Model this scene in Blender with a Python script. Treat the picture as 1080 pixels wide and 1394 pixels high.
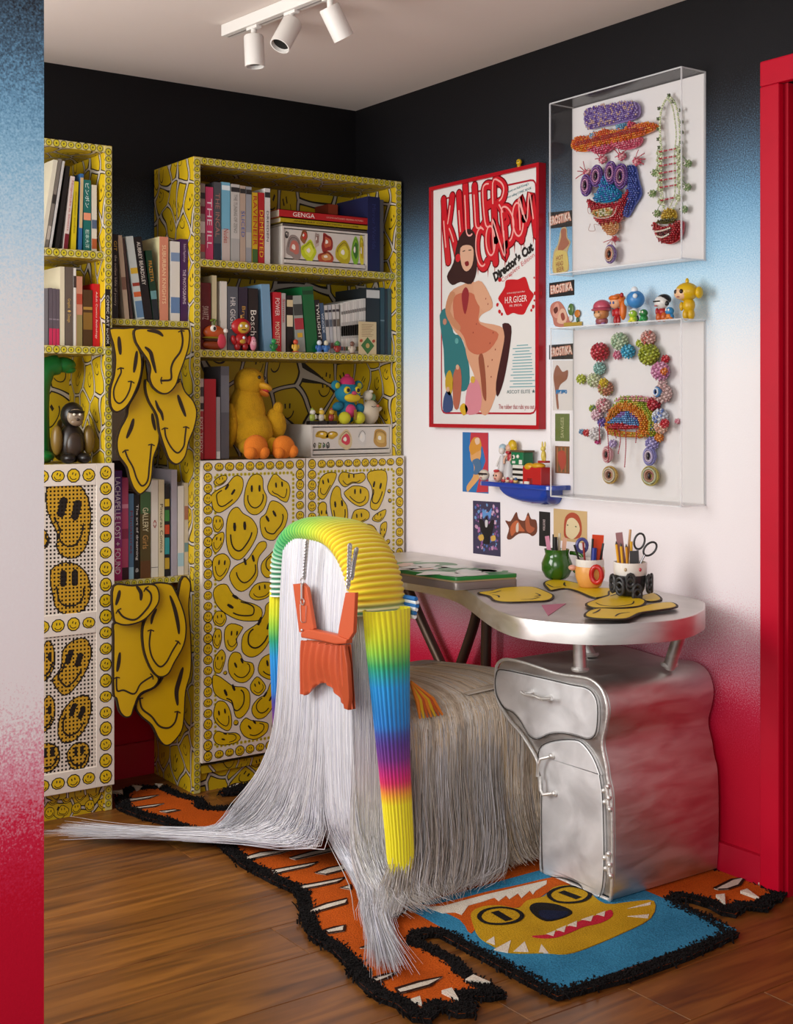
import bpy, bmesh, math, random
from math import sin, cos, pi, radians as rad
from mathutils import Vector, Matrix, geometry
for o in list(bpy.data.objects): bpy.data.objects.remove(o)
S = bpy.context.scene
COL = S.collection
rnd = random.Random(7)
# ------------------------------------------------------------------ camera
cd = bpy.data.cameras.new('camera'); cam = bpy.data.objects.new('camera', cd); COL.objects.link(cam)
cam.location = (-2.684, -4.054, 1.224); cam.rotation_euler = (rad(90), 0, rad(-35.3))
cd.sensor_fit = 'HORIZONTAL'; cd.sensor_width = 36; cd.lens = 1778 / 1080 * 36; cd.shift_y = -142 / 1080
cd.clip_start = .05
S.camera = cam
# ------------------------------------------------------------------ light
w = bpy.data.worlds.new('world'); S.world = w; w.use_nodes = True
bg = w.node_tree.nodes['Background']; bg.inputs[0].default_value = (1, .97, .94, 1); bg.inputs[1].default_value = .55
def area(name, loc, target, sx, sy, power, col):
    l = bpy.data.lights.new(name, 'AREA'); l.shape = 'RECTANGLE'; l.size = sx; l.size_y = sy; l.energy = power; l.color = col
    o = bpy.data.objects.new(name, l); COL.objects.link(o); o.location = loc
    o.rotation_euler = (Vector(target) - Vector(loc)).to_track_quat('-Z', 'Y').to_euler()
    return o
area('assumed_window_daylight', (-2.72, -1.1, 1.55), (0, -1.25, 1.0), 1.25, 1.25, 50, (1, .985, .96))  # assumed daylight from an unseen window in the left wall
area('assumed_front_light', (-3.9, -3.9, 1.75), (-1.2, -1.7, 1.0), 1.6, 1.5, 50, (1, .98, .96))  # assumed light left of the camera, added to brighten the partition; no window built
S.view_settings.view_transform = 'Standard'; S.view_settings.look = 'None'
S.view_settings.exposure = 0.06; S.view_settings.gamma = 1; S.view_settings.use_curve_mapping = False
# ------------------------------------------------------------------ materials
def lin(h):
    h = h.lstrip('#'); c = [int(h[i:i + 2], 16) / 255 for i in (0, 2, 4)]
    return tuple((x / 12.92 if x <= .04045 else ((x + .055) / 1.055) ** 2.4) for x in c) + (1,)
MATS = {}
def M(h, r=.55, metal=0, spec=.5, bump=0, bscale=200, coat=0, var=0, vscale=8, trans=0, ior=1.45, alpha=1, sheen=0):
    k = (h, r, metal, spec, bump, bscale, coat, var, vscale, trans, ior, alpha, sheen)
    if k in MATS: return MATS[k]
    m = bpy.data.materials.new('paint_' + h.lstrip('#')); m.use_nodes = True
    nt = m.node_tree; p = nt.nodes['Principled BSDF']; L = nt.links
    p.inputs['Base Color'].default_value = lin(h); p.inputs['Roughness'].default_value = r
    p.inputs['Metallic'].default_value = metal; p.inputs['Specular IOR Level'].default_value = spec
    p.inputs['Coat Weight'].default_value = coat; p.inputs['Coat Roughness'].default_value = .1
    p.inputs['Transmission Weight'].default_value = trans; p.inputs['IOR'].default_value = ior; p.inputs['Alpha'].default_value = alpha
    p.inputs['Sheen Weight'].default_value = sheen
    if bump or var:
        tc = nt.nodes.new('ShaderNodeTexCoord')
    if bump:
        n = nt.nodes.new('ShaderNodeTexNoise'); n.inputs['Scale'].default_value = bscale; n.inputs['Detail'].default_value = 3
        b = nt.nodes.new('ShaderNodeBump'); b.inputs['Strength'].default_value = bump; b.inputs['Distance'].default_value = .004
        L.new(tc.outputs['Object'], n.inputs['Vector']); L.new(n.outputs['Fac'], b.inputs['Height']); L.new(b.outputs[0], p.inputs['Normal'])
    if var:
        n2 = nt.nodes.new('ShaderNodeTexNoise'); n2.inputs['Scale'].default_value = vscale; n2.inputs['Detail'].default_value = 4
        hs = nt.nodes.new('ShaderNodeHueSaturation'); hs.inputs['Color'].default_value = lin(h)
        mr = nt.nodes.new('ShaderNodeMapRange'); mr.inputs[1].default_value = .25; mr.inputs[2].default_value = .55
        mr.inputs[3].default_value = 1 - var; mr.inputs[4].default_value = 1 + var
        L.new(tc.outputs['Object'], n2.inputs['Vector']); L.new(n2.outputs['Fac'], mr.inputs[0]); L.new(mr.outputs[0], hs.inputs['Value'])
        L.new(hs.outputs[0], p.inputs['Base Color'])
    MATS[k] = m; return m
def vcol_mat(name, r=.6, bump=0, bscale=300, sheen=0, spec=.5, aniso=0):
    m = bpy.data.materials.new(name); m.use_nodes = True; nt = m.node_tree; p = nt.nodes['Principled BSDF']
    a = nt.nodes.new('ShaderNodeVertexColor'); a.layer_name = 'Col'
    nt.links.new(a.outputs[0], p.inputs['Base Color']); p.inputs['Roughness'].default_value = r; p.inputs['Sheen Weight'].default_value = sheen
    p.inputs['Specular IOR Level'].default_value = spec
    if bump:
        tc = nt.nodes.new('ShaderNodeTexCoord'); n = nt.nodes.new('ShaderNodeTexNoise'); n.inputs['Scale'].default_value = bscale
        b = nt.nodes.new('ShaderNodeBump'); b.inputs['Strength'].default_value = bump; b.inputs['Distance'].default_value = .004
        nt.links.new(tc.outputs['Object'], n.inputs['Vector']); nt.links.new(n.outputs['Fac'], b.inputs['Height']); nt.links.new(b.outputs[0], p.inputs['Normal'])
    return m
# ------------------------------------------------------------------ mesh builder
ORG = {}
def spline(pts, n=4, closed=True):
    out = []; N = len(pts)
    for i in range(N if closed else N - 1):
        if closed: p0, p1, p2, p3 = pts[i - 1], pts[i], pts[(i + 1) % N], pts[(i + 2) % N]
        else: p0, p1, p2, p3 = pts[max(i - 1, 0)], pts[i], pts[i + 1], pts[min(i + 2, N - 1)]
        for k in range(n):
            t = k / n
            out.append(tuple(.5 * (2 * b + (c - a) * t + (2 * a - 5 * b + 4 * c - d) * t * t + (3 * b - a - 3 * c + d) * t ** 3) for a, b, c, d in zip(p0, p1, p2, p3)))
    if not closed: out.append(tuple(pts[-1]))
    return out
def poly_area(p): return sum(p[i - 1][0] * p[i][1] - p[i][0] * p[i - 1][1] for i in range(len(p))) / 2
def offset(p, d):
    """move a closed outline inwards by d (metres)"""
    n = len(p); s = 1 if poly_area(p) > 0 else -1; out = []
    for i in range(n):
        ax, ay = p[i - 1]; bx, by = p[i]; cx, cy = p[(i + 1) % n]
        tx, ty = cx - ax, cy - ay; l = math.hypot(tx, ty) or 1e-9
        out.append((bx - s * ty / l * d, by + s * tx / l * d))
    return out
def centroid(p): return (sum(q[0] for q in p) / len(p), sum(q[1] for q in p) / len(p))
def inside(p, x, y):
    r = False
    for i in range(len(p)):
        (x1, y1), (x2, y2) = p[i - 1], p[i]
        if (y1 > y) != (y2 > y) and x < (x2 - x1) * (y - y1) / (y2 - y1) + x1: r = not r
    return r
def onx(X): return lambda a, b, h=0: (X - h, a, b)          # right wall side, a = y, b = z
def ony(Y): return lambda a, b, h=0: (a, Y - h, b)          # faces the camera side, a = x, b = z
def onz(Z): return lambda a, b, h=0: (a, b, Z + h)          # lies flat, a = x, b = y
def plane(o, u, v, n):
    o, u, v, n = Vector(o), Vector(u), Vector(v), Vector(n)
    return lambda a, b, h=0: tuple(o + u * a + v * b + n * h)
class MB:
    def __init__(s): s.v = []; s.f = []; s.m = []; s.mats = []; s.c = []; s.col = None
    def mi(s, mat):
        if mat not in s.mats: s.mats.append(mat)
        return s.mats.index(mat)
    def add(s, vs, fs, mat, col=None):
        b = len(s.v); k = s.mi(mat); s.v += [tuple(x) for x in vs]
        cc = col or s.col
        s.c += cc if isinstance(cc, list) else [cc or (1, 1, 1, 1)] * len(vs)
        for f in fs: s.f.append(tuple(b + i for i in f)); s.m.append(k)
        return s
    def box(s, x0, x1, y0, y1, z0, z1, mat, T=None):
        vs = [(x, y, z) for z in (z0, z1) for y in (y0, y1) for x in (x0, x1)]
        if T: vs = [T(*q) for q in vs]
        return s.add(vs, [(0, 2, 3, 1), (4, 5, 7, 6), (0, 1, 5, 4), (2, 6, 7, 3), (0, 4, 6, 2), (1, 3, 7, 5)], mat)
    def flat(s, p, mp, h, mat):
        t = geometry.tessellate_polygon([[Vector((x, y, 0)) for x, y in p]])
        return s.add([mp(x, y, h) for x, y in p], [tuple(q) for q in t], mat)
    def prism(s, p, mp, h0, h1, mat, side=None, edge=0):
        """extruded outline; edge = rounded lip"""
        n = len(p); t = [tuple(q) for q in geometry.tessellate_polygon([[Vector((x, y, 0)) for x, y in p]])]
        s.add([mp(x, y, h0) for x, y in p], t, mat)
        if edge:
            rings = [(p, h0), (p, h1 - edge), (offset(p, edge * .3), h1 - edge * .3), (offset(p, edge), h1)]
        else: rings = [(p, h0), (p, h1)]
        q = rings[-1][0]; s.add([mp(x, y, h1) for x, y in q], t, mat)
        vs = []; fs = []
        for pp, h in rings: vs += [mp(x, y, h) for x, y in pp]
        for r in range(len(rings) - 1):
            for i in range(n):
                j = (i + 1) % n; fs.append((r * n + i, r * n + j, (r + 1) * n + j, (r + 1) * n + i))
        return s.add(vs, fs, side or mat)
    def stroke(s, pts, wd, mp, h, mat, closed=False, taper=False):
        n = len(pts); vs = []; fs = []
        for i in range(n):
            if closed: a, c = pts[i - 1], pts[(i + 1) % n]
            else: a, c = pts[max(i - 1, 0)], pts[min(i + 1, n - 1)]
            tx, ty = c[0] - a[0], c[1] - a[1]; l = math.hypot(tx, ty) or 1e-9; ww = wd / 2
            if taper: ww *= max(.25, sin(pi * (i + .35) / (n - .3)) ** .5)
            vs += [mp(pts[i][0] - ty / l * ww, pts[i][1] + tx / l * ww, h), mp(pts[i][0] + ty / l * ww, pts[i][1] - tx / l * ww, h)]
        for i in range(n if closed else n - 1):
            j = (i + 1) % n; fs.append((2 * i, 2 * i + 1, 2 * j + 1, 2 * j))
        return s.add(vs, fs, mat)
    def tube(s, path, r, mat, n=8, closed=False, cap=True, squash=None, cols=None):
        P = [Vector(q) for q in path]; N = len(P); R = r if isinstance(r, (list, tuple)) else [r] * N
        vs = []; fs = []; cc = []; up = None
        for i in range(N):
            a = P[i - 1] if (i or closed) else P[0]; b = P[(i + 1) % N] if (i < N - 1 or closed) else P[-1]
            t = (b - a).normalized()
            if up is None: up = Vector((0, 0, 1)) if abs(t.z) < .9 else Vector((1, 0, 0))
            x = t.cross(up).normalized(); up = x.cross(t).normalized()
            for k in range(n):
                an = 2 * pi * k / n; vs.append(P[i] + (x * cos(an) + up * sin(an)) * R[i])
                if cols: cc.append(cols[i])
        for i in range(N if closed else N - 1):
            j = (i + 1) % N
            for k in range(n): l = (k + 1) % n; fs.append((i * n + k, i * n + l, j * n + l, j * n + k))
        if cap and not closed: fs += [tuple(range(n - 1, -1, -1)), tuple((N - 1) * n + k for k in range(n))]
        return s.add(vs, fs, mat, cc or None)
    def ell(s, c, r, mat, rot=None, seg=14, rings=9, col=None, zmin=-1, zmax=1):
        if not isinstance(r, (list, tuple)): r = (r, r, r)
        vs = []; fs = []; c = Vector(c)
        for i in range(rings + 1):
            ph = -pi / 2 + pi * i / rings
            for k in range(seg):
                th = 2 * pi * k / seg; q = Vector((cos(ph) * cos(th) * r[0], cos(ph) * sin(th) * r[1], max(zmin, min(zmax, sin(ph))) * r[2]))
                if rot: q = rot @ q
                vs.append(c + q)
        for i in range(rings):
            for k in range(seg):
                l = (k + 1) % seg; fs.append((i * seg + k, i * seg + l, (i + 1) * seg + l, (i + 1) * seg + k))
        return s.add(vs, fs, mat, col)
    def lathe(s, prof, c, mat, n=20, ax=None):
        """prof = [(radius, height)]; ax = optional rotation matrix"""
        vs = []; fs = []; c = Vector(c); N = len(prof)
        for r, z in prof:
            for k in range(n):
                q = Vector((r * cos(2 * pi * k / n), r * sin(2 * pi * k / n), z)); vs.append(c + (ax @ q if ax else q))
        for i in range(N - 1):
            for k in range(n): l = (k + 1) % n; fs.append((i * n + k, i * n + l, (i + 1) * n + l, (i + 1) * n + k))
        if prof[0][0] > 1e-5: fs.append(tuple(range(n - 1, -1, -1)))
        if prof[-1][0] > 1e-5: fs.append(tuple((N - 1) * n + k for k in range(n)))
        return s.add(vs, fs, mat)
    def text(s, body, size, mp, h, mat, bold=0, shear=0, align='CENTER', fit=None, depth=0, space=1):
        cu = bpy.data.curves.new('lettering', 'FONT'); cu.body = body; cu.size = size; cu.align_x = align; cu.align_y = 'CENTER'
        cu.offset = bold; cu.shear = shear; cu.resolution_u = 2; cu.space_character = space
        ob = bpy.data.objects.new('lettering', cu); me = bpy.data.meshes.new_from_object(ob)
        vs = [(v.co.x, v.co.y) for v in me.vertices]
        if vs and fit:
            x0 = min(v[0] for v in vs); x1 = max(v[0] for v in vs); y0 = min(v[1] for v in vs); y1 = max(v[1] for v in vs)
            vs = [((x - (x0 + x1) / 2) * fit[0] / (x1 - x0 + 1e-6), (y - (y0 + y1) / 2) * fit[1] / (y1 - y0 + 1e-6)) for x, y in vs]
        fs = [tuple(p.vertices) for p in me.polygons]
        bpy.data.objects.remove(ob); bpy.data.curves.remove(cu); bpy.data.meshes.remove(me)
        if vs: s.add([mp(x, y, h) for x, y in vs], fs, mat)
        return s
    def build(s, name, parent=None, smooth=False, bevel=0, kind=None, angle=40, vcol=False, label=None, seg=2):
        org = ORG.get(parent.name, Vector()) if parent else Vector()
        me = bpy.data.meshes.new(name); me.from_pydata([(x - org.x, y - org.y, z - org.z) for x, y, z in s.v], [], s.f)
        for m in s.mats: me.materials.append(m)
        me.polygons.foreach_set('material_index', s.m)
        if vcol:
            a = me.color_attributes.new('Col', 'FLOAT_COLOR', 'POINT'); a.data.foreach_set('color', [x for c in s.c for x in c])
        me.update()
        if smooth: me.shade_smooth(); me.set_sharp_from_angle(angle=rad(angle))
        o = bpy.data.objects.new(name, me); COL.objects.link(o)
        if parent: o.parent = parent; ORG[o.name] = org
        else: ORG[o.name] = Vector()
        if bevel:
            b = o.modifiers.new('bevel', 'BEVEL'); b.width = bevel; b.segments = seg; b.limit_method = 'ANGLE'; b.angle_limit = rad(50)
        if kind: o['kind'] = kind
        if label: o['label'] = label
        return o
def thing(name, loc, label, cat, group=None):
    o = bpy.data.objects.new(name, None); COL.objects.link(o); o.location = loc; o.empty_display_size = .05
    ORG[o.name] = Vector(loc); o['label'] = label; o['category'] = cat
    if group: o['group'] = group
    return o
def struct(name, loc=(0, 0, 0)):
    o = bpy.data.objects.new(name, None); COL.objects.link(o); o.location = loc; ORG[o.name] = Vector(loc); o['kind'] = 'structure'
    return o
def tag(o, label, cat, group=None):
    o['label'] = label; o['category'] = cat
    if group: o['group'] = group
    return o
def mixc(a, b, t): return tuple(x + (y - x) * t for x, y in zip(a, b))
def grad(stops, t):
    if t <= stops[0][0]: return lin(stops[0][1])
    for (t0, c0), (t1, c1) in zip(stops, stops[1:]):
        if t <= t1: return mixc(lin(c0), lin(c1), (t - t0) / (t1 - t0 + 1e-9))
    return lin(stops[-1][1])
# ------------------------------------------------------------------ room shell
def spray_wall():
    m = bpy.data.materials.new('sprayed_wall_paint'); m.use_nodes = True; nt = m.node_tree; L = nt.links; p = nt.nodes['Principled BSDF']
    g = nt.nodes.new('ShaderNodeNewGeometry'); sx = nt.nodes.new('ShaderNodeSeparateXYZ'); L.new(g.outputs['Position'], sx.inputs[0])
    n1 = nt.nodes.new('ShaderNodeTexNoise'); n1.inputs['Scale'].default_value = 1.6; n1.inputs['Detail'].default_value = 3
    n2 = nt.nodes.new('ShaderNodeTexNoise'); n2.inputs['Scale'].default_value = 280; n2.inputs['Detail'].default_value = 2
    L.new(g.outputs['Position'], n1.inputs['Vector']); L.new(g.outputs['Position'], n2.inputs['Vector'])
    def mad(src, mul, add_):
        q = nt.nodes.new('ShaderNodeMath'); q.operation = 'MULTIPLY_ADD'; L.new(src, q.inputs[0]); q.inputs[1].default_value = mul
        if isinstance(add_, float): q.inputs[2].default_value = add_
        else: L.new(add_, q.inputs[2])
        return q.outputs[0]
    z = mad(n1.outputs['Fac'], .16, mad(sx.outputs['Z'], 1.0, -.08))
    z = mad(n2.outputs['Fac'], .34, mad(z, 1.0, -.17))
    z = mad(sx.outputs['Y'], .05, mad(z, 1.0, .085))
    z = mad(z, 1 / 2.4, 0.0)
    r = nt.nodes.new('ShaderNodeValToRGB'); e = r.color_ramp.elements
    stops = [(0, '#b80426'), (.34, '#c2062c'), (.46, '#cc2448'), (.58, '#d98ea2'), (.70, '#e6dcdf'), (1.30, '#e8e6e8'), (1.40, '#dfe5ea'), (1.53, '#bcd9ec'), (1.65, '#93c1de'),
             (1.76, '#6c9dc0'), (1.86, '#4a667e'), (1.96, '#2c343e'), (2.07, '#141418'), (2.4, '#0a080a')]
    e[0].position = 0; e[0].color = lin(stops[0][1]); e[1].position = 1; e[1].color = lin(stops[-1][1])
    for zz, c in stops[1:-1]: q = e.new(zz / 2.4); q.color = lin(c)
    L.new(z, r.inputs[0]); L.new(r.outputs[0], p.inputs['Base Color']); p.inputs['Roughness'].default_value = .6; p.inputs['Specular IOR Level'].default_value = .2
    n3 = nt.nodes.new('ShaderNodeTexNoise'); n3.inputs['Scale'].default_value = 190; L.new(g.outputs['Position'], n3.inputs['Vector'])
    b = nt.nodes.new('ShaderNodeBump'); b.inputs['Strength'].default_value = .12; b.inputs['Distance'].default_value = .003
    L.new(n3.outputs['Fac'], b.inputs['Height']); L.new(b.outputs[0], p.inputs['Normal'])
    return m
WALL = spray_wall()
H = 2.328
def sbox(name, *a, mat=None):
    o = MB().box(*a, mat).build(name); o['kind'] = 'structure'; return o
sbox('wall_back', -2.9, .12, 0, .12, 0, H, mat=WALL)
sbox('wall_right', 0, .12, -1.885, 0, 0, H, mat=WALL)
MB().box(0, .12, -3.2, -1.885, 2.04, H, WALL).box(0, .12, -4.4, -2.86, 0, 2.04, WALL).build('wall_front_right')['kind'] = 'structure'
sbox('ceiling', -3.4, .12, -4.4, .12, H, H + .1, mat=M('#ddd0c8', .9, bump=.05, bscale=120))
# partition whose end shows at the left of the picture
sbox('wall_partition', -3.4, -1.861, -1.816, -1.70, 0, H, mat=WALL)
# left wall of the nook with an assumed window, out of view, for the daylight
wl = MB()
for b in ((-1.70, -1.65, 0, H), (-.55, 0, 0, H), (-1.65, -.55, 0, .85), (-1.65, -.55, 2.2, H)): wl.box(-2.82, -2.70, *b, WALL)
wl.build('wall_left')['kind'] = 'structure'
win = struct('assumed_window_1', (-2.76, -1.1, .85))
fr = MB(); W_ = M('#efeeea', .4)
for b in ((-1.65, -1.60, .85, 2.2), (-.60, -.55, .85, 2.2), (-1.60, -.60, .85, .90), (-1.60, -.60, 2.15, 2.2)): fr.box(-2.80, -2.76, *b, W_)
fr.build('assumed_window_frame', win)
# baseboard of the back wall, seen in the gap between the bookcases
sbox('baseboard_back', -2.0, -.01, -.016, -.0005, 0, .11, mat=M('#b3082b', .4))
sbox('baseboard_right', -.016, -.0005, -1.885, -.02, 0, .085, mat=M('#b3082b', .4))
# red door frame and door
RED = M('#b90126', .42, spec=.3, var=.05); RED2 = M('#a5001f', .45, spec=.3)
dr = struct('door_1', (0, -2.3, 0))
MB().box(-.022, .0, -1.945, -1.886, 0, 2.036, RED).build('door_frame', dr, bevel=.004)
MB().box(-.022, .0, -2.86, -1.886, 2.036, 2.10, RED).build('door_frame', dr, bevel=.004)
MB().box(-.022, .0, -2.86, -2.80, 0, 2.036, RED).build('door_frame', dr, bevel=.004)
MB().box(.0, .10, -1.957, -1.938, 0, 2.036, RED2).build('door_jamb', dr)
MB().box(.03, .07, -2.80, -1.958, .01, 2.03, RED).build('door_leaf', dr, bevel=.003)
# floor: every plank its own piece
def wood(name, h1, h2, h3):
    m = bpy.data.materials.new(name); m.use_nodes = True; nt = m.node_tree; L = nt.links; p = nt.nodes['Principled BSDF']
    tc = nt.nodes.new('ShaderNodeTexCoord'); mp = nt.nodes.new('ShaderNodeMapping'); mp.inputs['Scale'].default_value = (1.0, 11, 11)
    oi = nt.nodes.new('ShaderNodeObjectInfo'); ad = nt.nodes.new('ShaderNodeVectorMath'); ad.operation = 'ADD'
    ml = nt.nodes.new('ShaderNodeVectorMath'); ml.operation = 'SCALE'; ml.inputs[0].default_value = (13, 7, 5)
    L.new(oi.outputs['Random'], ml.inputs['Scale']); L.new(tc.outputs['Object'], ad.inputs[0]); L.new(ml.outputs[0], ad.inputs[1]); L.new(ad.outputs[0], mp.inputs[0])
    n = nt.nodes.new('ShaderNodeTexNoise'); n.inputs['Scale'].default_value = 2.2; n.inputs['Detail'].default_value = 8; n.inputs['Distortion'].default_value = 1.3
    L.new(mp.outputs[0], n.inputs['Vector'])
    r = nt.nodes.new('ShaderNodeValToRGB'); e = r.color_ramp.elements; e[0].position = .3; e[0].color = lin(h1); e[1].position = .72; e[1].color = lin(h3); q = e.new(.5); q.color = lin(h2)
    hs = nt.nodes.new('ShaderNodeHueSaturation'); mr = nt.nodes.new('ShaderNodeMapRange'); mr.inputs[3].default_value = .82; mr.inputs[4].default_value = 1.15
    L.new(oi.outputs['Random'], mr.inputs[0]); L.new(mr.outputs[0], hs.inputs['Value']); L.new(n.outputs['Fac'], r.inputs[0]); L.new(r.outputs[0], hs.inputs['Color']); L.new(hs.outputs[0], p.inputs['Base Color'])
    p.inputs['Roughness'].default_value = .36; b = nt.nodes.new('ShaderNodeBump'); b.inputs['Strength'].default_value = .08; b.inputs['Distance'].default_value = .003
    L.new(n.outputs['Fac'], b.inputs['Height']); L.new(b.outputs[0], p.inputs['Normal'])
    return m
WOOD = wood('oiled_oak_planks', '#4d2c10', '#6f4319', '#8a5823')
flo = struct('floor')
MB().box(-3.4, .3, -4.4, .0, -.06, -.022, M('#2a1709', .8)).build('subfloor', flo)
PW = .178; y = -4.4; i = 0
proto = {}
while y < -.01:
    x = -3.4 - rnd.random() * 1.2
    while x < .3:
        Ln = rnd.choice([1.2, 1.5, 1.8]); x0 = max(x, -3.4); x1 = min(x + Ln, .3)
        if x1 - x0 > .05:
            y1 = min(y + PW, 0)
            o = MB().box(-(x1 - x0) / 2 + .0008, (x1 - x0) / 2 - .0008, .0008, y1 - y - .0008, -.02, 0, WOOD).build('plank', flo, bevel=.0012, seg=1); o.location = ((x0 + x1) / 2, y, 0)
        x += Ln
    y += PW
# ceiling track light
tk = thing('track_light', (-.84, -1.0, H), 'white ceiling track light with three cylinder spotlights above the desk nook', 'light')
WH = M('#d9d4ce', .45); GR = M('#8d8782', .5); DK = M('#2b2927', .6)
RX = lambda y: -.905 + (-.69 - y) * .09
def skew(x, y, z): return (x + RX(y), y, z)
MB().box(-.017, .017, -1.75, -.69, H - .034, H - .0005, WH, skew).build('track_rail', tk, bevel=.002)
MB().box(-.003, .003, -1.75, -.70, H - .0355, H - .033, GR, skew).build('track_slot', tk)
for (yy, ax) in ((-.83, (.02, -.05, -1)), (-1.01, (-.50, -.1, -.8)), (-1.18, (.52, -.02, -.85))):
    d = Vector(ax).normalized(); q = Vector((RX(yy), yy, H - .068)); Rm = d.to_track_quat('Z', 'Y').to_matrix()
    sp = MB().lathe([(0, -.008), (.026, -.008), (.028, -.004), (.028, .080), (.0245, .080), (.0245, .069), (0, .069)], q, WH, 28, Rm).build('spotlight', tk, smooth=True)
    MB().lathe([(.008, 0), (.008, .036)], q + Vector((0, 0, -.002)), WH, 14).build('stem', sp, smooth=True)
    MB().lathe([(0, 0), (.023, 0)], q + d * .0695, DK, 20, Rm).build('lens', sp)
    MB().box(-.008, .008, yy - .025, yy + .025, H - .042, H - .034, WH, skew).build('adapter', sp)
# ------------------------------------------------------------------ smiley print
YEL = M('#d0ad0a', .5, var=.06, vscale=30); YEL2 = M('#bfae22', .5); EDGEP = M('#c4b878', .6); INK = M('#1d140d', .6); PAPER = M('#d9cfc2', .6, var=.03)
YBOARD = M('#c69f04', .42, var=.05, vscale=6); EDGE = M('#2a1c10', .6)
def smiley(mb, p, mp, down, h=.0004, line=.0045, sm=3, face=True, yel=None):
    q = spline(p, sm); mb.flat(q, mp, h, INK); mb.flat(offset(q, line), mp, h + .0004, yel or YEL)
    if not face: return
    c = centroid(q); R = math.sqrt(abs(poly_area(q)) / pi); a0 = math.atan2(down[1], down[0])
    s = [(c[0] + (x - c[0]) * .66, c[1] + (y - c[1]) * .66) for x, y in q]
    mo = sorted(((math.atan2(y - c[1], x - c[0]) - a0 + pi) % (2 * pi) - pi, x, y) for x, y in s)
    mo = [(x, y) for t, x, y in mo if abs(t) < 1.55]
    if len(mo) > 2: mb.stroke(mo, max(.0022, R * .075), mp, h + .0008, INK)
    dx, dy = cos(a0), sin(a0)
    for sd in (-1, 1):
        ex, ey = c[0] - dx * R * .30 - dy * R * .27 * sd, c[1] - dy * R * .30 + dx * R * .27 * sd
        mb.stroke([(ex - dx * R * .2, ey - dy * R * .2), (ex, ey), (ex + dx * R * .2, ey + dy * R * .2)], R * .17, mp, h + .0008, INK, taper=True)
def blob(c, r, seed, st=.28, el=1.0, rot=0, n=7):
    g = random.Random(seed); out = []
    for k in range(n):
        a = 2 * pi * k / n; rr = r * (1 + st * (g.random() - .5)); x, y = cos(a) * rr, sin(a) * rr * el
        out.append((c[0] + x * cos(rot) - y * sin(rot), c[1] + x * sin(rot) + y * cos(rot)))
    return out
def row(mb, a, b, n, r, mp, h=.0004, det=True, sq=1.0, seed=1):
    """a strip of little round smileys from a to b"""
    g = random.Random(seed)
    for i in range(n):
        t = (i + .5) / n; c = (a[0] + (b[0] - a[0]) * t, a[1] + (b[1] - a[1]) * t)
        rr = r * (1 + .1 * (g.random() - .5)); ky = sq * (1 + .25 * (g.random() - .5))
        p = [(c[0] + rr * cos(k * pi / 5), c[1] + rr * ky * sin(k * pi / 5)) for k in range(10)]
        mb.flat(p, mp, h, INK); mb.flat([(c[0] + (x - c[0]) * .84, c[1] + (y - c[1]) * .84) for x, y in p], mp, h + .0003, YEL if det else YEL2)
        if det:
            an = -pi / 2 + (g.random() - .5) * .9; d = (cos(an), sin(an)); e = (-d[1], d[0])
            for sd in (-1, 1):
                m = (c[0] - d[0] * rr * .22 + e[0] * rr * .22 * sd, c[1] - d[1] * rr * .22 + e[1] * rr * .22 * sd)
                mb.stroke([(m[0] - d[0] * rr * .17, m[1] - d[1] * rr * .17), (m[0] + d[0] * rr * .17, m[1] + d[1] * rr * .17)], rr * .15, mp, h + .0006, INK)
            mb.stroke([(c[0] + rr * .56 * cos(an + t2), c[1] + rr * .56 * sin(an + t2)) for t2 in (-1.1, -.55, 0, .55, 1.1)], rr * .12, mp, h + .0006, INK)
        else:
            mb.flat([(c[0] + (x - c[0]) * .22, c[1] + (y - c[1]) * .3) for x, y in p[::2]], mp, h + .0005, INK)
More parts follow.
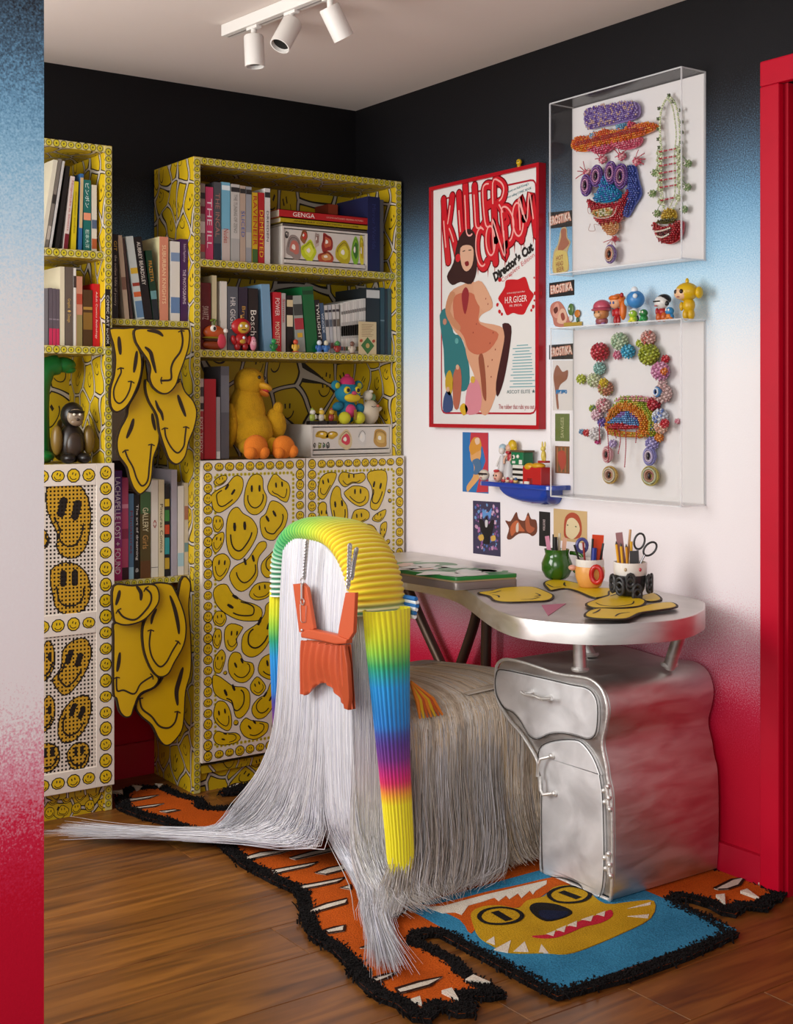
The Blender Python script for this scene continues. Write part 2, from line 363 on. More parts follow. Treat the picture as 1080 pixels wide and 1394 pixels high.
def smiley_paper(name, scale, lo='#c7a60d', pap='#bfb4a6'):  # pap: paper tone darkened because the panels sit in shade
    """printed paper: melted faces as voronoi cells, each with two eyes and a mouth"""
    m = bpy.data.materials.new(name); m.use_nodes = True; nt = m.node_tree; L = nt.links; p = nt.nodes['Principled BSDF']; N = nt.nodes.new
    tc = N('ShaderNodeTexCoord'); sep = N('ShaderNodeSeparateXYZ'); L.new(tc.outputs['Object'], sep.inputs[0])
    geo = N('ShaderNodeNewGeometry'); sn = N('ShaderNodeSeparateXYZ'); L.new(geo.outputs['True Normal'], sn.inputs[0])
    ab = N('ShaderNodeMath'); ab.operation = 'ABSOLUTE'; L.new(sn.outputs['X'], ab.inputs[0])
    gt = N('ShaderNodeMath'); gt.operation = 'GREATER_THAN'; gt.inputs[1].default_value = .5; L.new(ab.outputs[0], gt.inputs[0])
    mx = N('ShaderNodeMix'); L.new(gt.outputs[0], mx.inputs[0]); L.new(sep.outputs['X'], mx.inputs[2]); L.new(sep.outputs['Y'], mx.inputs[3])
    abz = N('ShaderNodeMath'); abz.operation = 'ABSOLUTE'; L.new(sn.outputs['Z'], abz.inputs[0])
    gz = N('ShaderNodeMath'); gz.operation = 'GREATER_THAN'; gz.inputs[1].default_value = .5; L.new(abz.outputs[0], gz.inputs[0])
    mz = N('ShaderNodeMix'); L.new(gz.outputs[0], mz.inputs[0]); L.new(sep.outputs['Z'], mz.inputs[2]); L.new(sep.outputs['Y'], mz.inputs[3])
    cb = N('ShaderNodeCombineXYZ'); L.new(mx.outputs[0], cb.inputs[0]); L.new(mz.outputs[0], cb.inputs[1])
    ns = N('ShaderNodeTexNoise'); ns.inputs['Scale'].default_value = scale * .9; ns.inputs['Detail'].default_value = 0; L.new(cb.outputs[0], ns.inputs['Vector'])
    s1 = N('ShaderNodeVectorMath'); s1.operation = 'MULTIPLY_ADD'; L.new(ns.outputs['Color'], s1.inputs[0]); s1.inputs[1].default_value = (.7 / scale,) * 3; L.new(cb.outputs[0], s1.inputs[2])
    flat = N('ShaderNodeVectorMath'); flat.operation = 'MULTIPLY'; flat.inputs[1].default_value = (scale * 1.25, scale, 0); L.new(s1.outputs[0], flat.inputs[0])
    def vor(feat):
        v = N('ShaderNodeTexVoronoi'); v.voronoi_dimensions = '2D'; v.feature = feat; v.inputs['Scale'].default_value = 1; v.inputs['Randomness'].default_value = .75; L.new(flat.outputs[0], v.inputs['Vector']); return v
    vf = vor('F1'); v2 = vor('F2'); dd = N('ShaderNodeMath'); dd.operation = 'SUBTRACT'; L.new(v2.outputs['Distance'], dd.inputs[0]); L.new(vf.outputs['Distance'], dd.inputs[1])
    r = N('ShaderNodeValToRGB'); r.color_ramp.interpolation = 'CONSTANT'; e = r.color_ramp.elements
    e[0].position = 0; e[0].color = lin(pap); e[1].position = .07; e[1].color = lin('#1d140d'); q = e.new(.14); q.color = lin(lo)
    L.new(dd.outputs[0], r.inputs[0])
    d = N('ShaderNodeVectorMath'); d.operation = 'SUBTRACT'; L.new(flat.outputs[0], d.inputs[0]); L.new(vf.outputs['Position'], d.inputs[1])
    rot = N('ShaderNodeVectorRotate'); rot.rotation_type = 'Z_AXIS'; L.new(d.outputs[0], rot.inputs['Vector'])
    sc = N('ShaderNodeSeparateColor'); L.new(vf.outputs['Color'], sc.inputs[0])
    an = N('ShaderNodeMath'); an.operation = 'MULTIPLY_ADD'; an.inputs[1].default_value = 1.8; an.inputs[2].default_value = -.9; L.new(sc.outputs[0], an.inputs[0]); L.new(an.outputs[0], rot.inputs['Angle'])
    sp = N('ShaderNodeSeparateXYZ'); L.new(rot.outputs[0], sp.inputs[0])
    def math_(op, a, b=None):
        k = N('ShaderNodeMath'); k.operation = op
        for i_, v in enumerate((a, b)):
            if v is None: continue
            if isinstance(v, (int, float)): k.inputs[i_].default_value = v
            else: L.new(v, k.inputs[i_])
        return k.outputs[0]
    ax = math_('ABSOLUTE', sp.outputs['X']); y_ = sp.outputs['Y']
    eye = math_('MULTIPLY', math_('LESS_THAN', math_('ABSOLUTE', math_('SUBTRACT', ax, .085)), .028), math_('LESS_THAN', math_('ABSOLUTE', math_('SUBTRACT', y_, .10)), .07))
    ln = N('ShaderNodeVectorMath'); ln.operation = 'LENGTH'; L.new(rot.outputs[0], ln.inputs[0])
    mou = math_('MULTIPLY', math_('LESS_THAN', math_('ABSOLUTE', math_('SUBTRACT', ln.outputs['Value'], .22)), .016), math_('LESS_THAN', y_, -.02))
    ink = math_('MULTIPLY', math_('MAXIMUM', eye, mou), math_('GREATER_THAN', dd.outputs[0], .07))
    mc = N('ShaderNodeMix'); mc.data_type = 'RGBA'; L.new(ink, mc.inputs[0]); L.new(r.outputs[0], mc.inputs[6]); mc.inputs[7].default_value = lin('#1d140d')
    L.new(mc.outputs[2], p.inputs['Base Color']); p.inputs['Roughness'].default_value = .55
    return m
SIDE = smiley_paper('printed_paper_sides', 10.5); BACKP = smiley_paper('printed_paper_back', 6.5); INNER = smiley_paper('printed_paper_shelf', 11, '#b89b10')
# ------------------------------------------------------------------ bookcases
def bookcase(x0, x1, label):
    t = thing('bookcase', ((x0 + x1) / 2, -.16, 0), label, 'bookcase', 'printed bookcases'); T = .024; F = -.31
    for a in (x0, x1 - T):
        o = MB().box(a, a + T, F, -.017, 0, 2.02, SIDE).build('side_panel', t, bevel=.001, seg=1)
        mb = MB(); mb.box(a + .001, a + T - .001, F - .0006, F, .002, 2.018, EDGEP); row(mb, (a + T / 2, .01), (a + T / 2, 2.012), 92, .0102, ony(F - .0006), det=False); mb.build('edge_print', o, kind='stuff')
    for z0, z1, nm in ((1.998, 2.02, 'top_panel'), (1.673, 1.697, 'shelf'), (1.385, 1.409, 'shelf'), (1.03, 1.054, 'shelf'), (.06, .084, 'shelf')):
        o = MB().box(x0 + T, x1 - T, F + .002, -.022, z0, z1, INNER).build(nm, t)
        if z0 > 1.1:
            mb = MB(); mb.box(x0 + T, x1 - T, F + .0012, F + .002, z0 + .001, z1 - .001, EDGEP); row(mb, (x0 + T + .003, (z0 + z1) / 2), (x1 - T - .003, (z0 + z1) / 2), int((x1 - x0 - 2 * T) / .0225), .0103, ony(F + .0012), det=False); mb.build('edge_print', o, kind='stuff')
    MB().box(x0 + T, x1 - T, -.022, -.017, .06, 2.0, BACKP).build('back_panel', t)
    MB().box(x0 + T, x1 - T, F + .012, F + .028, 0, .06, SIDE).build('plinth', t)
    return t
bR = bookcase(-.820, -.012, 'right-hand yellow smiley print bookcase with two solid lower doors in the corner')
bL = bookcase(-1.90, -1.094, 'left-hand yellow smiley print bookcase with perforated lattice door, cut by the picture edge')
# doors of the right bookcase
def door(t, x0, x1, z0, z1, faces, down, seed, bn=(6, 24)):
    F = -.328; d = MB().box(x0, x1, F, F + .017, z0, z1, PAPER).build('door', t, bevel=.0012, seg=1); mp = ony(F)
    mb = MB(); wdt, hgt = x1 - x0, z1 - z0; e = .021
    row(mb, (x0 + e * 2, z1 - e), (x1 - e * 2, z1 - e), bn[0], .0175, mp, sq=.82, seed=seed)
    row(mb, (x0 + e * 2, z0 + e), (x1 - e * 2, z0 + e), bn[0], .0175, mp, sq=.9, seed=seed + 1)
    row(mb, (x0 + e, z0 + .003), (x0 + e, z1 - .003), bn[1], .0165, mp, seed=seed + 2)
    row(mb, (x1 - e, z0 + .003), (x1 - e, z1 - .003), bn[1], .0165, mp, seed=seed + 3)
    mb.build('smiley_border', d, kind='stuff')
    mb = MB(); i = .047
    for a, b in (((x0 + i, z1 - i), (x1 - i, z1 - i)), ((x0 + i, z0 + i), (x1 - i, z0 + i)), ((x0 + i, z0 + i), (x0 + i, z1 - i)), ((x1 - i, z0 + i), (x1 - i, z1 - i))):
        L_ = abs(b[0] - a[0]) + abs(b[1] - a[1]); n = int(L_ / .014)
        for k in range(n):
            t_ = (k + .5) / n; c = (a[0] + (b[0] - a[0]) * t_, a[1] + (b[1] - a[1]) * t_)
            mb.flat([(c[0] + .0055 * cos(u * pi / 4), c[1] + .0055 * sin(u * pi / 4)) for u in range(8)], mp, .0004, YEL2)
            mb.flat([(c[0] + .0018 * cos(u * pi / 2), c[1] + .0018 * sin(u * pi / 2)) for u in range(4)], mp, .0007, INK)
    mb.build('dot_border', d, kind='stuff')
    for k, p in enumerate(faces):
        mb = MB(); smiley(mb, p, mp, down[k % len(down)], line=.0028); mb.build('smiley_print', d)
    # tiny filler faces in the gaps
    mb = MB(); g = random.Random(seed); cs = []; sp = [spline(p, 3) for p in faces]
    for _ in range(2500):
        c = (x0 + .062 + g.random() * (wdt - .124), z0 + .062 + g.random() * (hgt - .124)); r = .0075 + g.random() * .006
        if any(inside(q, *c) for q in sp) or any(min(math.hypot(c[0] - u, c[1] - v) for u, v in q) < r + .005 for q in sp) or any(math.hypot(c[0] - u, c[1] - v) < r + s + .004 for u, v, s in cs): continue
        cs.append((*c, r)); smiley(mb, blob(c, r, len(cs), n=6), mp, (g.random() - .5, -1), line=.0018, sm=2)
    mb.build('small_smiley_print', d, kind='stuff')
    return d
DL = [
 [(-0.767,0.949),(-0.74,0.966),(-0.712,0.979),(-0.688,1.003),(-0.668,1.006),(-0.652,0.991),(-0.654,0.959),(-0.672,0.928),(-0.704,0.904),(-0.736,0.888),(-0.758,0.896),(-0.767,0.921)],
 [(-0.76,0.988),(-0.74,1.005),(-0.716,1.009),(-0.71,0.997),(-0.724,0.98),(-0.748,0.973)],
 [(-0.636,0.987),(-0.62,1.006),(-0.595,1.009),(-0.579,0.993),(-0.577,0.96),(-0.564,0.931),(-0.575,0.895),(-0.603,0.875),(-0.632,0.883),(-0.65,0.913),(-0.648,0.952)],
 [(-0.546,1.002),(-0.529,1.007),(-0.508,0.99),(-0.483,0.975),(-0.476,0.946),(-0.487,0.913),(-0.508,0.916),(-0.529,0.929),(-0.554,0.941),(-0.564,0.967)],
 [(-0.696,0.897),(-0.672,0.905),(-0.652,0.884),(-0.62,0.865),(-0.599,0.831),(-0.607,0.796),(-0.636,0.755),(-0.664,0.733),(-0.692,0.741),(-0.71,0.77),(-0.716,0.816),(-0.712,0.866)],
 [(-0.554,0.916),(-0.533,0.919),(-0.504,0.903),(-0.485,0.873),(-0.495,0.833),(-0.521,0.805),(-0.541,0.788),(-0.575,0.798),(-0.589,0.824),(-0.591,0.863),(-0.57,0.88)],
 [(-0.76,0.875),(-0.744,0.881),(-0.726,0.87),(-0.724,0.845),(-0.744,0.825),(-0.762,0.84)],
 [(-0.765,0.805),(-0.748,0.822),(-0.726,0.828),(-0.72,0.813),(-0.728,0.782),(-0.75,0.76),(-0.765,0.777)],
 [(-0.764,0.735),(-0.748,0.755),(-0.72,0.758),(-0.7,0.738),(-0.7,0.716),(-0.716,0.686),(-0.74,0.67),(-0.76,0.689)],
 [(-0.704,0.685),(-0.684,0.715),(-0.64,0.733),(-0.616,0.761),(-0.595,0.786),(-0.57,0.788),(-0.566,0.768),(-0.591,0.741),(-0.599,0.716),(-0.599,0.677),(-0.628,0.643),(-0.66,0.63),(-0.688,0.648)],
 [(-0.587,0.69),(-0.583,0.722),(-0.546,0.753),(-0.521,0.791),(-0.504,0.808),(-0.478,0.803),(-0.478,0.737),(-0.512,0.703),(-0.537,0.676),(-0.566,0.667)],
 [(-0.632,0.618),(-0.612,0.649),(-0.575,0.657),(-0.541,0.647),(-0.539,0.625),(-0.566,0.602),(-0.607,0.598)],
 [(-0.762,0.636),(-0.744,0.659),(-0.712,0.659),(-0.692,0.63),(-0.656,0.603),(-0.612,0.588),(-0.583,0.567),(-0.587,0.535),(-0.62,0.531),(-0.668,0.539),(-0.712,0.561),(-0.748,0.593)],
 [(-0.527,0.624),(-0.521,0.675),(-0.504,0.695),(-0.483,0.683),(-0.483,0.61),(-0.512,0.598)],
 [(-0.659,0.474),(-0.645,0.501),(-0.599,0.525),(-0.575,0.552),(-0.57,0.58),(-0.542,0.595),(-0.508,0.583),(-0.508,0.521),(-0.542,0.483),(-0.566,0.444),(-0.599,0.418),(-0.631,0.416),(-0.657,0.437)],
 [(-0.763,0.553),(-0.75,0.576),(-0.723,0.572),(-0.712,0.548),(-0.727,0.525),(-0.752,0.532)],
 [(-0.763,0.497),(-0.75,0.52),(-0.732,0.514),(-0.73,0.481),(-0.743,0.454),(-0.761,0.468)],
 [(-0.721,0.513),(-0.696,0.533),(-0.654,0.518),(-0.659,0.503),(-0.675,0.48),(-0.673,0.459),(-0.696,0.441),(-0.718,0.46)],
 [(-0.761,0.416),(-0.75,0.439),(-0.73,0.453),(-0.716,0.435),(-0.718,0.411),(-0.734,0.377),(-0.757,0.385)],
 [(-0.707,0.414),(-0.691,0.439),(-0.664,0.434),(-0.65,0.408),(-0.617,0.396),(-0.613,0.363),(-0.641,0.337),(-0.677,0.342),(-0.705,0.373)],
 [(-0.599,0.377),(-0.584,0.409),(-0.547,0.421),(-0.508,0.417),(-0.494,0.374),(-0.508,0.338),(-0.551,0.333),(-0.589,0.352)],
 [(-0.627,0.327),(-0.603,0.351),(-0.58,0.334),(-0.568,0.308),(-0.594,0.286),(-0.622,0.302)],
 [(-0.763,0.372),(-0.741,0.37),(-0.714,0.35),(-0.687,0.331),(-0.645,0.321),(-0.627,0.295),(-0.631,0.25),(-0.659,0.223),(-0.682,0.232),(-0.696,0.275),(-0.737,0.296),(-0.761,0.324)],
 [(-0.62,0.257),(-0.599,0.279),(-0.57,0.291),(-0.551,0.326),(-0.528,0.326),(-0.518,0.293),(-0.528,0.261),(-0.566,0.217),(-0.599,0.211),(-0.62,0.232)],
 [(-0.759,0.263),(-0.746,0.289),(-0.718,0.284),(-0.698,0.251),(-0.693,0.206),(-0.709,0.188),(-0.741,0.208),(-0.759,0.235)],
 [(-0.666,0.198),(-0.645,0.223),(-0.622,0.212),(-0.584,0.203),(-0.559,0.191),(-0.566,0.163),(-0.608,0.146),(-0.65,0.163)],
 [(-0.761,0.175),(-0.746,0.195),(-0.718,0.185),(-0.677,0.179),(-0.661,0.16),(-0.682,0.145),(-0.741,0.148)],
 [(-0.542,0.462),(-0.523,0.502),(-0.504,0.508),(-0.494,0.465),(-0.504,0.429),(-0.532,0.432)],
 [(-0.547,0.181),(-0.532,0.229),(-0.508,0.242),(-0.494,0.198),(-0.504,0.15),(-0.532,0.154)]]
DLd = [(-.6, -.8), (0, -1), (0, -1), (.1, -1), (.05, -1), (.5, -.85), (0, -1), (-.2, -1), (-.1, -1), (.3, -1), (-.7, -.7), (.1, -1), (.8, -.5), (0, -1), (-.5, -1), (.1, -1), (0, -1), (-.1, -1), (-.1, -1), (.45, -.9), (.2, -1), (.35, -1), (.4, -.9), (-.6, -.8), (.15, -1), (.6, -.7), (.8, -.3), (0, -1), (0, -1)]
door(bR, -.800, -.418, .098, 1.056, DL, DLd, 3, (8, 28))
DR = [
 [(-0.37,0.95),(-0.361,0.986),(-0.335,1.005),(-0.296,1.004),(-0.299,0.981),(-0.318,0.952),(-0.344,0.916),(-0.368,0.924)],
 [(-0.288,0.988),(-0.27,1.007),(-0.226,0.999),(-0.185,1.001),(-0.176,0.98),(-0.199,0.964),(-0.23,0.965),(-0.261,0.953),(-0.283,0.969)],
 [(-0.172,0.984),(-0.158,1.006),(-0.099,1.008),(-0.085,0.985),(-0.09,0.944),(-0.104,0.903),(-0.127,0.87),(-0.154,0.875),(-0.158,0.897),(-0.149,0.927),(-0.154,0.953)],
 [(-0.322,0.904),(-0.314,0.941),(-0.296,0.96),(-0.279,0.95),(-0.274,0.921),(-0.252,0.89),(-0.248,0.849),(-0.257,0.82),(-0.279,0.806),(-0.305,0.815),(-0.314,0.86)],
 [(-0.266,0.931),(-0.248,0.949),(-0.221,0.959),(-0.176,0.95),(-0.161,0.927),(-0.167,0.898),(-0.199,0.884),(-0.235,0.9)],
 [(-0.37,0.892),(-0.353,0.909),(-0.335,0.901),(-0.333,0.875),(-0.325,0.846),(-0.327,0.809),(-0.361,0.811),(-0.363,0.855)],
 [(-0.235,0.849),(-0.221,0.874),(-0.185,0.878),(-0.161,0.864),(-0.163,0.841),(-0.194,0.828),(-0.217,0.807),(-0.244,0.812)],
 [(-0.149,0.844),(-0.131,0.859),(-0.092,0.872),(-0.094,0.849),(-0.117,0.828),(-0.145,0.833)],
 [(-0.208,0.791),(-0.185,0.822),(-0.149,0.82),(-0.129,0.798),(-0.136,0.768),(-0.167,0.755),(-0.203,0.772)],
 [(-0.117,0.79),(-0.113,0.82),(-0.088,0.828),(-0.088,0.796),(-0.104,0.763),(-0.117,0.767)]]
DRd = [(.2, -1), (0, -1), (-.25, -1), (.1, -1), (0, -1), (0, -1), (.1, -1), (-.2, -1), (.2, -1), (-.1, -1)]
for k, (cx, cz) in enumerate([(-.32, .72), (-.2, .66), (-.1, .7), (-.31, .56), (-.2, .5), (-.1, .54), (-.32, .4), (-.2, .35), (-.1, .38), (-.31, .24), (-.19, .22), (-.09, .23)]):
    DR.append(blob((cx, cz), .045, 40 + k, .5, 1.35, .4 * (k % 3 - 1), 8)); DRd.append((.2 * (k % 3 - 1), -1))
door(bR, -.413, -.012, .098, 1.056, DR, DRd, 11, (9, 27))
# lattice door of the left bookcase
def lattice(t):
    F = -.328; x0, x1, z0, z1 = -1.496, -1.094, .082, 1.056; mp = ony(F)
    d = MB(); fx = .058
    panes = [(x0 + fx, x1 - fx, .612, .992), (x0 + fx, x1 - fx, .145, .548)]
    d.box(x0, x0 + fx, F, F + .017, z0, z1, PAPER).box(x1 - fx, x1, F, F + .017, z0, z1, PAPER)
    for a, b in ((.992, z1), (.548, .612), (z0, .145)): d.box(x0 + fx, x1 - fx, F, F + .017, a, b, PAPER)
    d = d.build('door', t, bevel=.001, seg=1)
    mb = MB()
    row(mb, (x1 - .028, z0 + .004), (x1 - .028, z1 - .004), 20, .0205, mp, seed=5); row(mb, (x0 + .028, z0 + .004), (x0 + .028, z1 - .004), 20, .0205, mp, seed=6)
    for zz, s_ in ((1.022, 7), (.58, 8), (.114, 9)): row(mb, (x0 + fx, zz), (x1 - fx, zz), 6, .0215, mp, sq=.95, seed=s_)
    mb.build('smiley_border', d, kind='stuff')
    faces = [
     [(-1.307,0.983),(-1.28,0.999),(-1.231,1.002),(-1.195,0.987),(-1.17,0.939),(-1.167,0.867),(-1.182,0.805),(-1.215,0.774),(-1.256,0.782),(-1.276,0.811),(-1.274,0.85),(-1.292,0.889),(-1.306,0.929)],
     [(-1.296,0.735),(-1.276,0.76),(-1.244,0.766),(-1.207,0.756),(-1.174,0.718),(-1.167,0.662),(-1.19,0.617),(-1.24,0.607),(-1.276,0.628),(-1.288,0.672)],
     [(-1.28,0.399),(-1.288,0.424),(-1.264,0.452),(-1.256,0.506),(-1.223,0.533),(-1.182,0.533),(-1.164,0.496),(-1.174,0.449),(-1.207,0.398),(-1.248,0.368)],
     [(-1.272,0.258),(-1.264,0.312),(-1.231,0.354),(-1.19,0.366),(-1.166,0.346),(-1.17,0.291),(-1.203,0.24),(-1.248,0.227)],
     [(-1.244,0.199),(-1.215,0.226),(-1.178,0.217),(-1.17,0.18),(-1.19,0.144),(-1.231,0.151)],
     [(-1.328,0.482),(-1.307,0.538),(-1.284,0.524),(-1.278,0.469),(-1.3,0.425),(-1.328,0.421)], [(-1.328,0.328),(-1.304,0.379),(-1.28,0.36),(-1.28,0.306),(-1.304,0.271),(-1.332,0.275)],
     [(-1.336,0.221),(-1.304,0.24),(-1.268,0.219),(-1.264,0.179),(-1.288,0.152),(-1.328,0.158)], [(-1.332,0.853),(-1.312,0.867),(-1.296,0.843),(-1.3,0.816),(-1.328,0.806)]]
    sp = [spline(p, 3) for p in faces]; inn = [offset(q, .0045) for q in sp]; lines = MB()
    fd = [(-.25, -1), (0, -1), (-.4, -1), (-.4, -1), (0, -1), (0, -1), (0, -1), (0, -1), (0, -1)]
    WP = M('#d6cbbd', .6); YP = M('#c09320', .6); HOLE = M('#241a12', .8)
    # geometry of eyes and mouths as strokes, looked up cell by cell
    strokes = []
    for q, dn in zip(sp, fd):
        c = centroid(q); R = math.sqrt(abs(poly_area(q)) / pi); a0 = math.atan2(dn[1], dn[0]); dx, dy = cos(a0), sin(a0)
        mo = sorted(((math.atan2(y - c[1], x - c[0]) - a0 + pi) % (2 * pi) - pi, c[0] + (x - c[0]) * .68, c[1] + (y - c[1]) * .68) for x, y in q)
        strokes += [((x, y), .0032) for t_, x, y in mo if abs(t_) < 1.6 for x, y in [(x, y)]]
        mo = [(x, y) for t_, x, y in mo if abs(t_) < 1.6]
        strokes += [((a[0] + (b[0] - a[0]) * k / 4, a[1] + (b[1] - a[1]) * k / 4), .003) for a, b in zip(mo, mo[1:]) for k in range(4)]
        for sd in (-1, 1):
            ex, ey = c[0] - dx * R * .35 - dy * R * .25 * sd, c[1] - dy * R * .35 + dx * R * .25 * sd
            strokes += [((ex + dx * R * u, ey + dy * R * u), .0065 * R / .045) for u in (-.2, -.1, 0, .1, .2)]
    P = .0116 / 4
    for (a, b, c0, c1) in panes:
        W = MB(); Y_ = MB(); nx = int((b - a) / P); nz = int((c1 - c0) / P); G = {WP: [], YP: [], INK: []}
        for i in range(nx):
            for j in range(nz):
                if i % 4 in (1, 2) and j % 4 in (1, 2): continue
                x = a + (i + .5) * (b - a) / nx; z = c0 + (j + .5) * (c1 - c0) / nz; k = WP
                if x > -1.36:
                    for q, n_ in zip(sp, inn):
                        if inside(q, x, z):
                            k = YP if inside(n_, x, z) else INK
                            if k is YP and any(abs(s_[0] - x) < r_ and abs(s_[1] - z) < r_ and math.hypot(s_[0] - x, s_[1] - z) < r_ for s_, r_ in strokes): k = INK
                            break
                G[k].append((x, z))
        pan = MB(); hx = (b - a) / nx / 2; hz = (c1 - c0) / nz / 2
        for k, cells in G.items():
            vs = []; fs = []
            for x, z in cells:
                n0 = len(vs); vs += [mp(x - hx, z - hz, -.004), mp(x + hx, z - hz, -.004), mp(x + hx, z + hz, -.004), mp(x - hx, z + hz, -.004)]; fs.append((n0, n0 + 1, n0 + 2, n0 + 3))
            if vs: pan.add(vs, fs, k)
        pan.build('perforated_panel', d); MB().box(a, b, F + .009, F + .012, c0, c1, HOLE).build('panel_backing', d)
lattice(bL)
MB().box(-1.90, -1.499, -.328, -.311, .082, 1.056, PAPER).build('door', bL)
mb = MB()
for k in range(9):
    for j in range(2): smiley(mb, blob((-1.455 + k * .042 + j * .012, .022 + j * .036), .017, k * 3 + j, .3, 1, 0, 7), ony(-.298), (0, -1), line=.002)
mb.build('plinth_print', bL, kind='stuff')
# ------------------------------------------------------------------ shelves between the bookcases with the melted faces
un = thing('wall_shelf_unit', (-.955, -.15, .66), 'narrow two-board wall shelf bridging the gap between the two smiley bookcases', 'shelf')
for z0 in (1.478, .672):
    o = MB().box(-1.092, -.8215, -.285, -.018, z0, z0 + .02, INNER).build('shelf_board', un)
    mb = MB(); mb.box(-1.091, -.8225, -.286, -.2852, z0 + .0005, z0 + .0195, EDGEP); row(mb, (-1.088, z0 + .01), (-.826, z0 + .01), 12, .0088, ony(-.286), det=False); mb.build('edge_print', o, kind='stuff')
def cutouts(label, loc, Y, faces):
    t = thing('smiley_cutout_panel', loc, label, 'wall art', 'melted smiley cutout panels')
    for dep, out, strokes in faces:
        mp = ony(Y); q = spline(out, 4); b = MB().prism(q, mp, dep - .011, dep, EDGE).build('melted_face', t)
        MB().prism(offset(q, .005), mp, dep, dep + .0012, YBOARD).build('yellow_face', b)
        for kind, pts, wd in strokes:
            MB().stroke(spline(pts, 5, False), wd, mp, dep + .0017, EDGE, taper=kind == 'eye').build('eye' if kind == 'eye' else 'mouth', b)
            if kind == 'mouth':
                for e_, f_ in ((pts[0], pts[1]), (pts[-1], pts[-2])):
                    dx, dy = f_[0] - e_[0], f_[1] - e_[1]; l = math.hypot(dx, dy); nx, ny = -dy / l * .011, dx / l * .011
                    MB().stroke([(e_[0] - nx + dx / l * .004, e_[1] - ny + dy / l * .004), e_, (e_[0] + nx + dx / l * .004, e_[1] + ny + dy / l * .004)], .004, mp, dep + .0019, EDGE).build('mouth_corner', b)
cutouts('upper cluster of four dripping yellow smiley cutouts hung between the bookcases', (-.95, -.3, 1.05), -.345, [
 (0, [(-1.003,1.384),(-0.994,1.336),(-0.99,1.296),(-0.981,1.247),(-0.964,1.207),(-0.954,1.162),(-0.954,1.117),(-0.972,1.069),(-0.977,1.02),(-0.986,0.984),(-1.016,0.958),(-1.038,0.974),(-1.053,1.007),(-1.063,1.043),(-1.089,1.079),(-1.095,1.119),(-1.085,1.159),(-1.063,1.199),(-1.057,1.231),(-1.025,1.287),(-1.012,1.344)],
  [('eye', [(-1.04,1.191),(-1.048,1.163),(-1.063,1.131)], .013), ('eye', [(-0.979,1.207),(-0.975,1.182),(-0.968,1.154)], .012), ('mouth', [(-1.068,1.095),(-1.059,1.071),(-1.042,1.042),(-1.029,1.006),(-1.012,0.985),(-0.994,1.001),(-0.988,1.049),(-0.981,1.112)], .0055)]),
 (.013, [(-1.005,1.311),(-0.983,1.299),(-0.93,1.296),(-0.899,1.304),(-0.888,1.313),(-0.872,1.276),(-0.845,1.248),(-0.831,1.21),(-0.84,1.161),(-0.858,1.12),(-0.872,1.071),(-0.899,1.047),(-0.926,1.06),(-0.943,1.097),(-0.961,1.15),(-0.97,1.199),(-0.996,1.243),(-1.007,1.279)],
  [('eye', [(-0.974,1.247),(-0.965,1.223),(-0.954,1.207),(-0.948,1.184)], .011), ('eye', [(-0.899,1.264),(-0.888,1.235),(-0.872,1.196)], .013), ('mouth', [(-0.943,1.162),(-0.939,1.134),(-0.921,1.101),(-0.899,1.084),(-0.879,1.104),(-0.874,1.137),(-0.87,1.165)], .0055)]),
 (.026, [(-1.126,1.462),(-1.083,1.465),(-1.041,1.465),(-1.041,1.422),(-1.026,1.387),(-1.023,1.343),(-1.036,1.291),(-1.068,1.231),(-1.104,1.209),(-1.125,1.227),(-1.127,1.278),(-1.115,1.322),(-1.111,1.369),(-1.117,1.412),(-1.126,1.44)],
  [('eye', [(-1.099,1.438),(-1.097,1.411),(-1.094,1.383)], .013), ('eye', [(-1.041,1.396),(-1.045,1.364),(-1.051,1.33)], .012), ('mouth', [(-1.094,1.344),(-1.092,1.33),(-1.104,1.306),(-1.115,1.278),(-1.113,1.25),(-1.098,1.237),(-1.079,1.251),(-1.064,1.279),(-1.059,1.304)], .005)]),
 (.039, [(-1.049,1.463),(-0.973,1.467),(-0.898,1.469),(-0.871,1.465),(-0.871,1.419),(-0.885,1.373),(-0.903,1.328),(-0.916,1.292),(-0.942,1.267),(-0.969,1.267),(-0.995,1.287),(-1.006,1.315),(-1.003,1.343),(-1.012,1.367),(-1.038,1.402),(-1.053,1.429)],
  [('eye', [(-1.014,1.458),(-0.986,1.456),(-0.973,1.452),(-0.96,1.442)], .012), ('eye', [(-1.021,1.408),(-1.003,1.393),(-0.995,1.367),(-0.984,1.329)], .013), ('mouth', [(-0.969,1.307),(-0.956,1.307),(-0.934,1.312),(-0.934,1.344),(-0.925,1.368),(-0.903,1.397),(-0.895,1.43),(-0.9,1.462)], .0065)])])
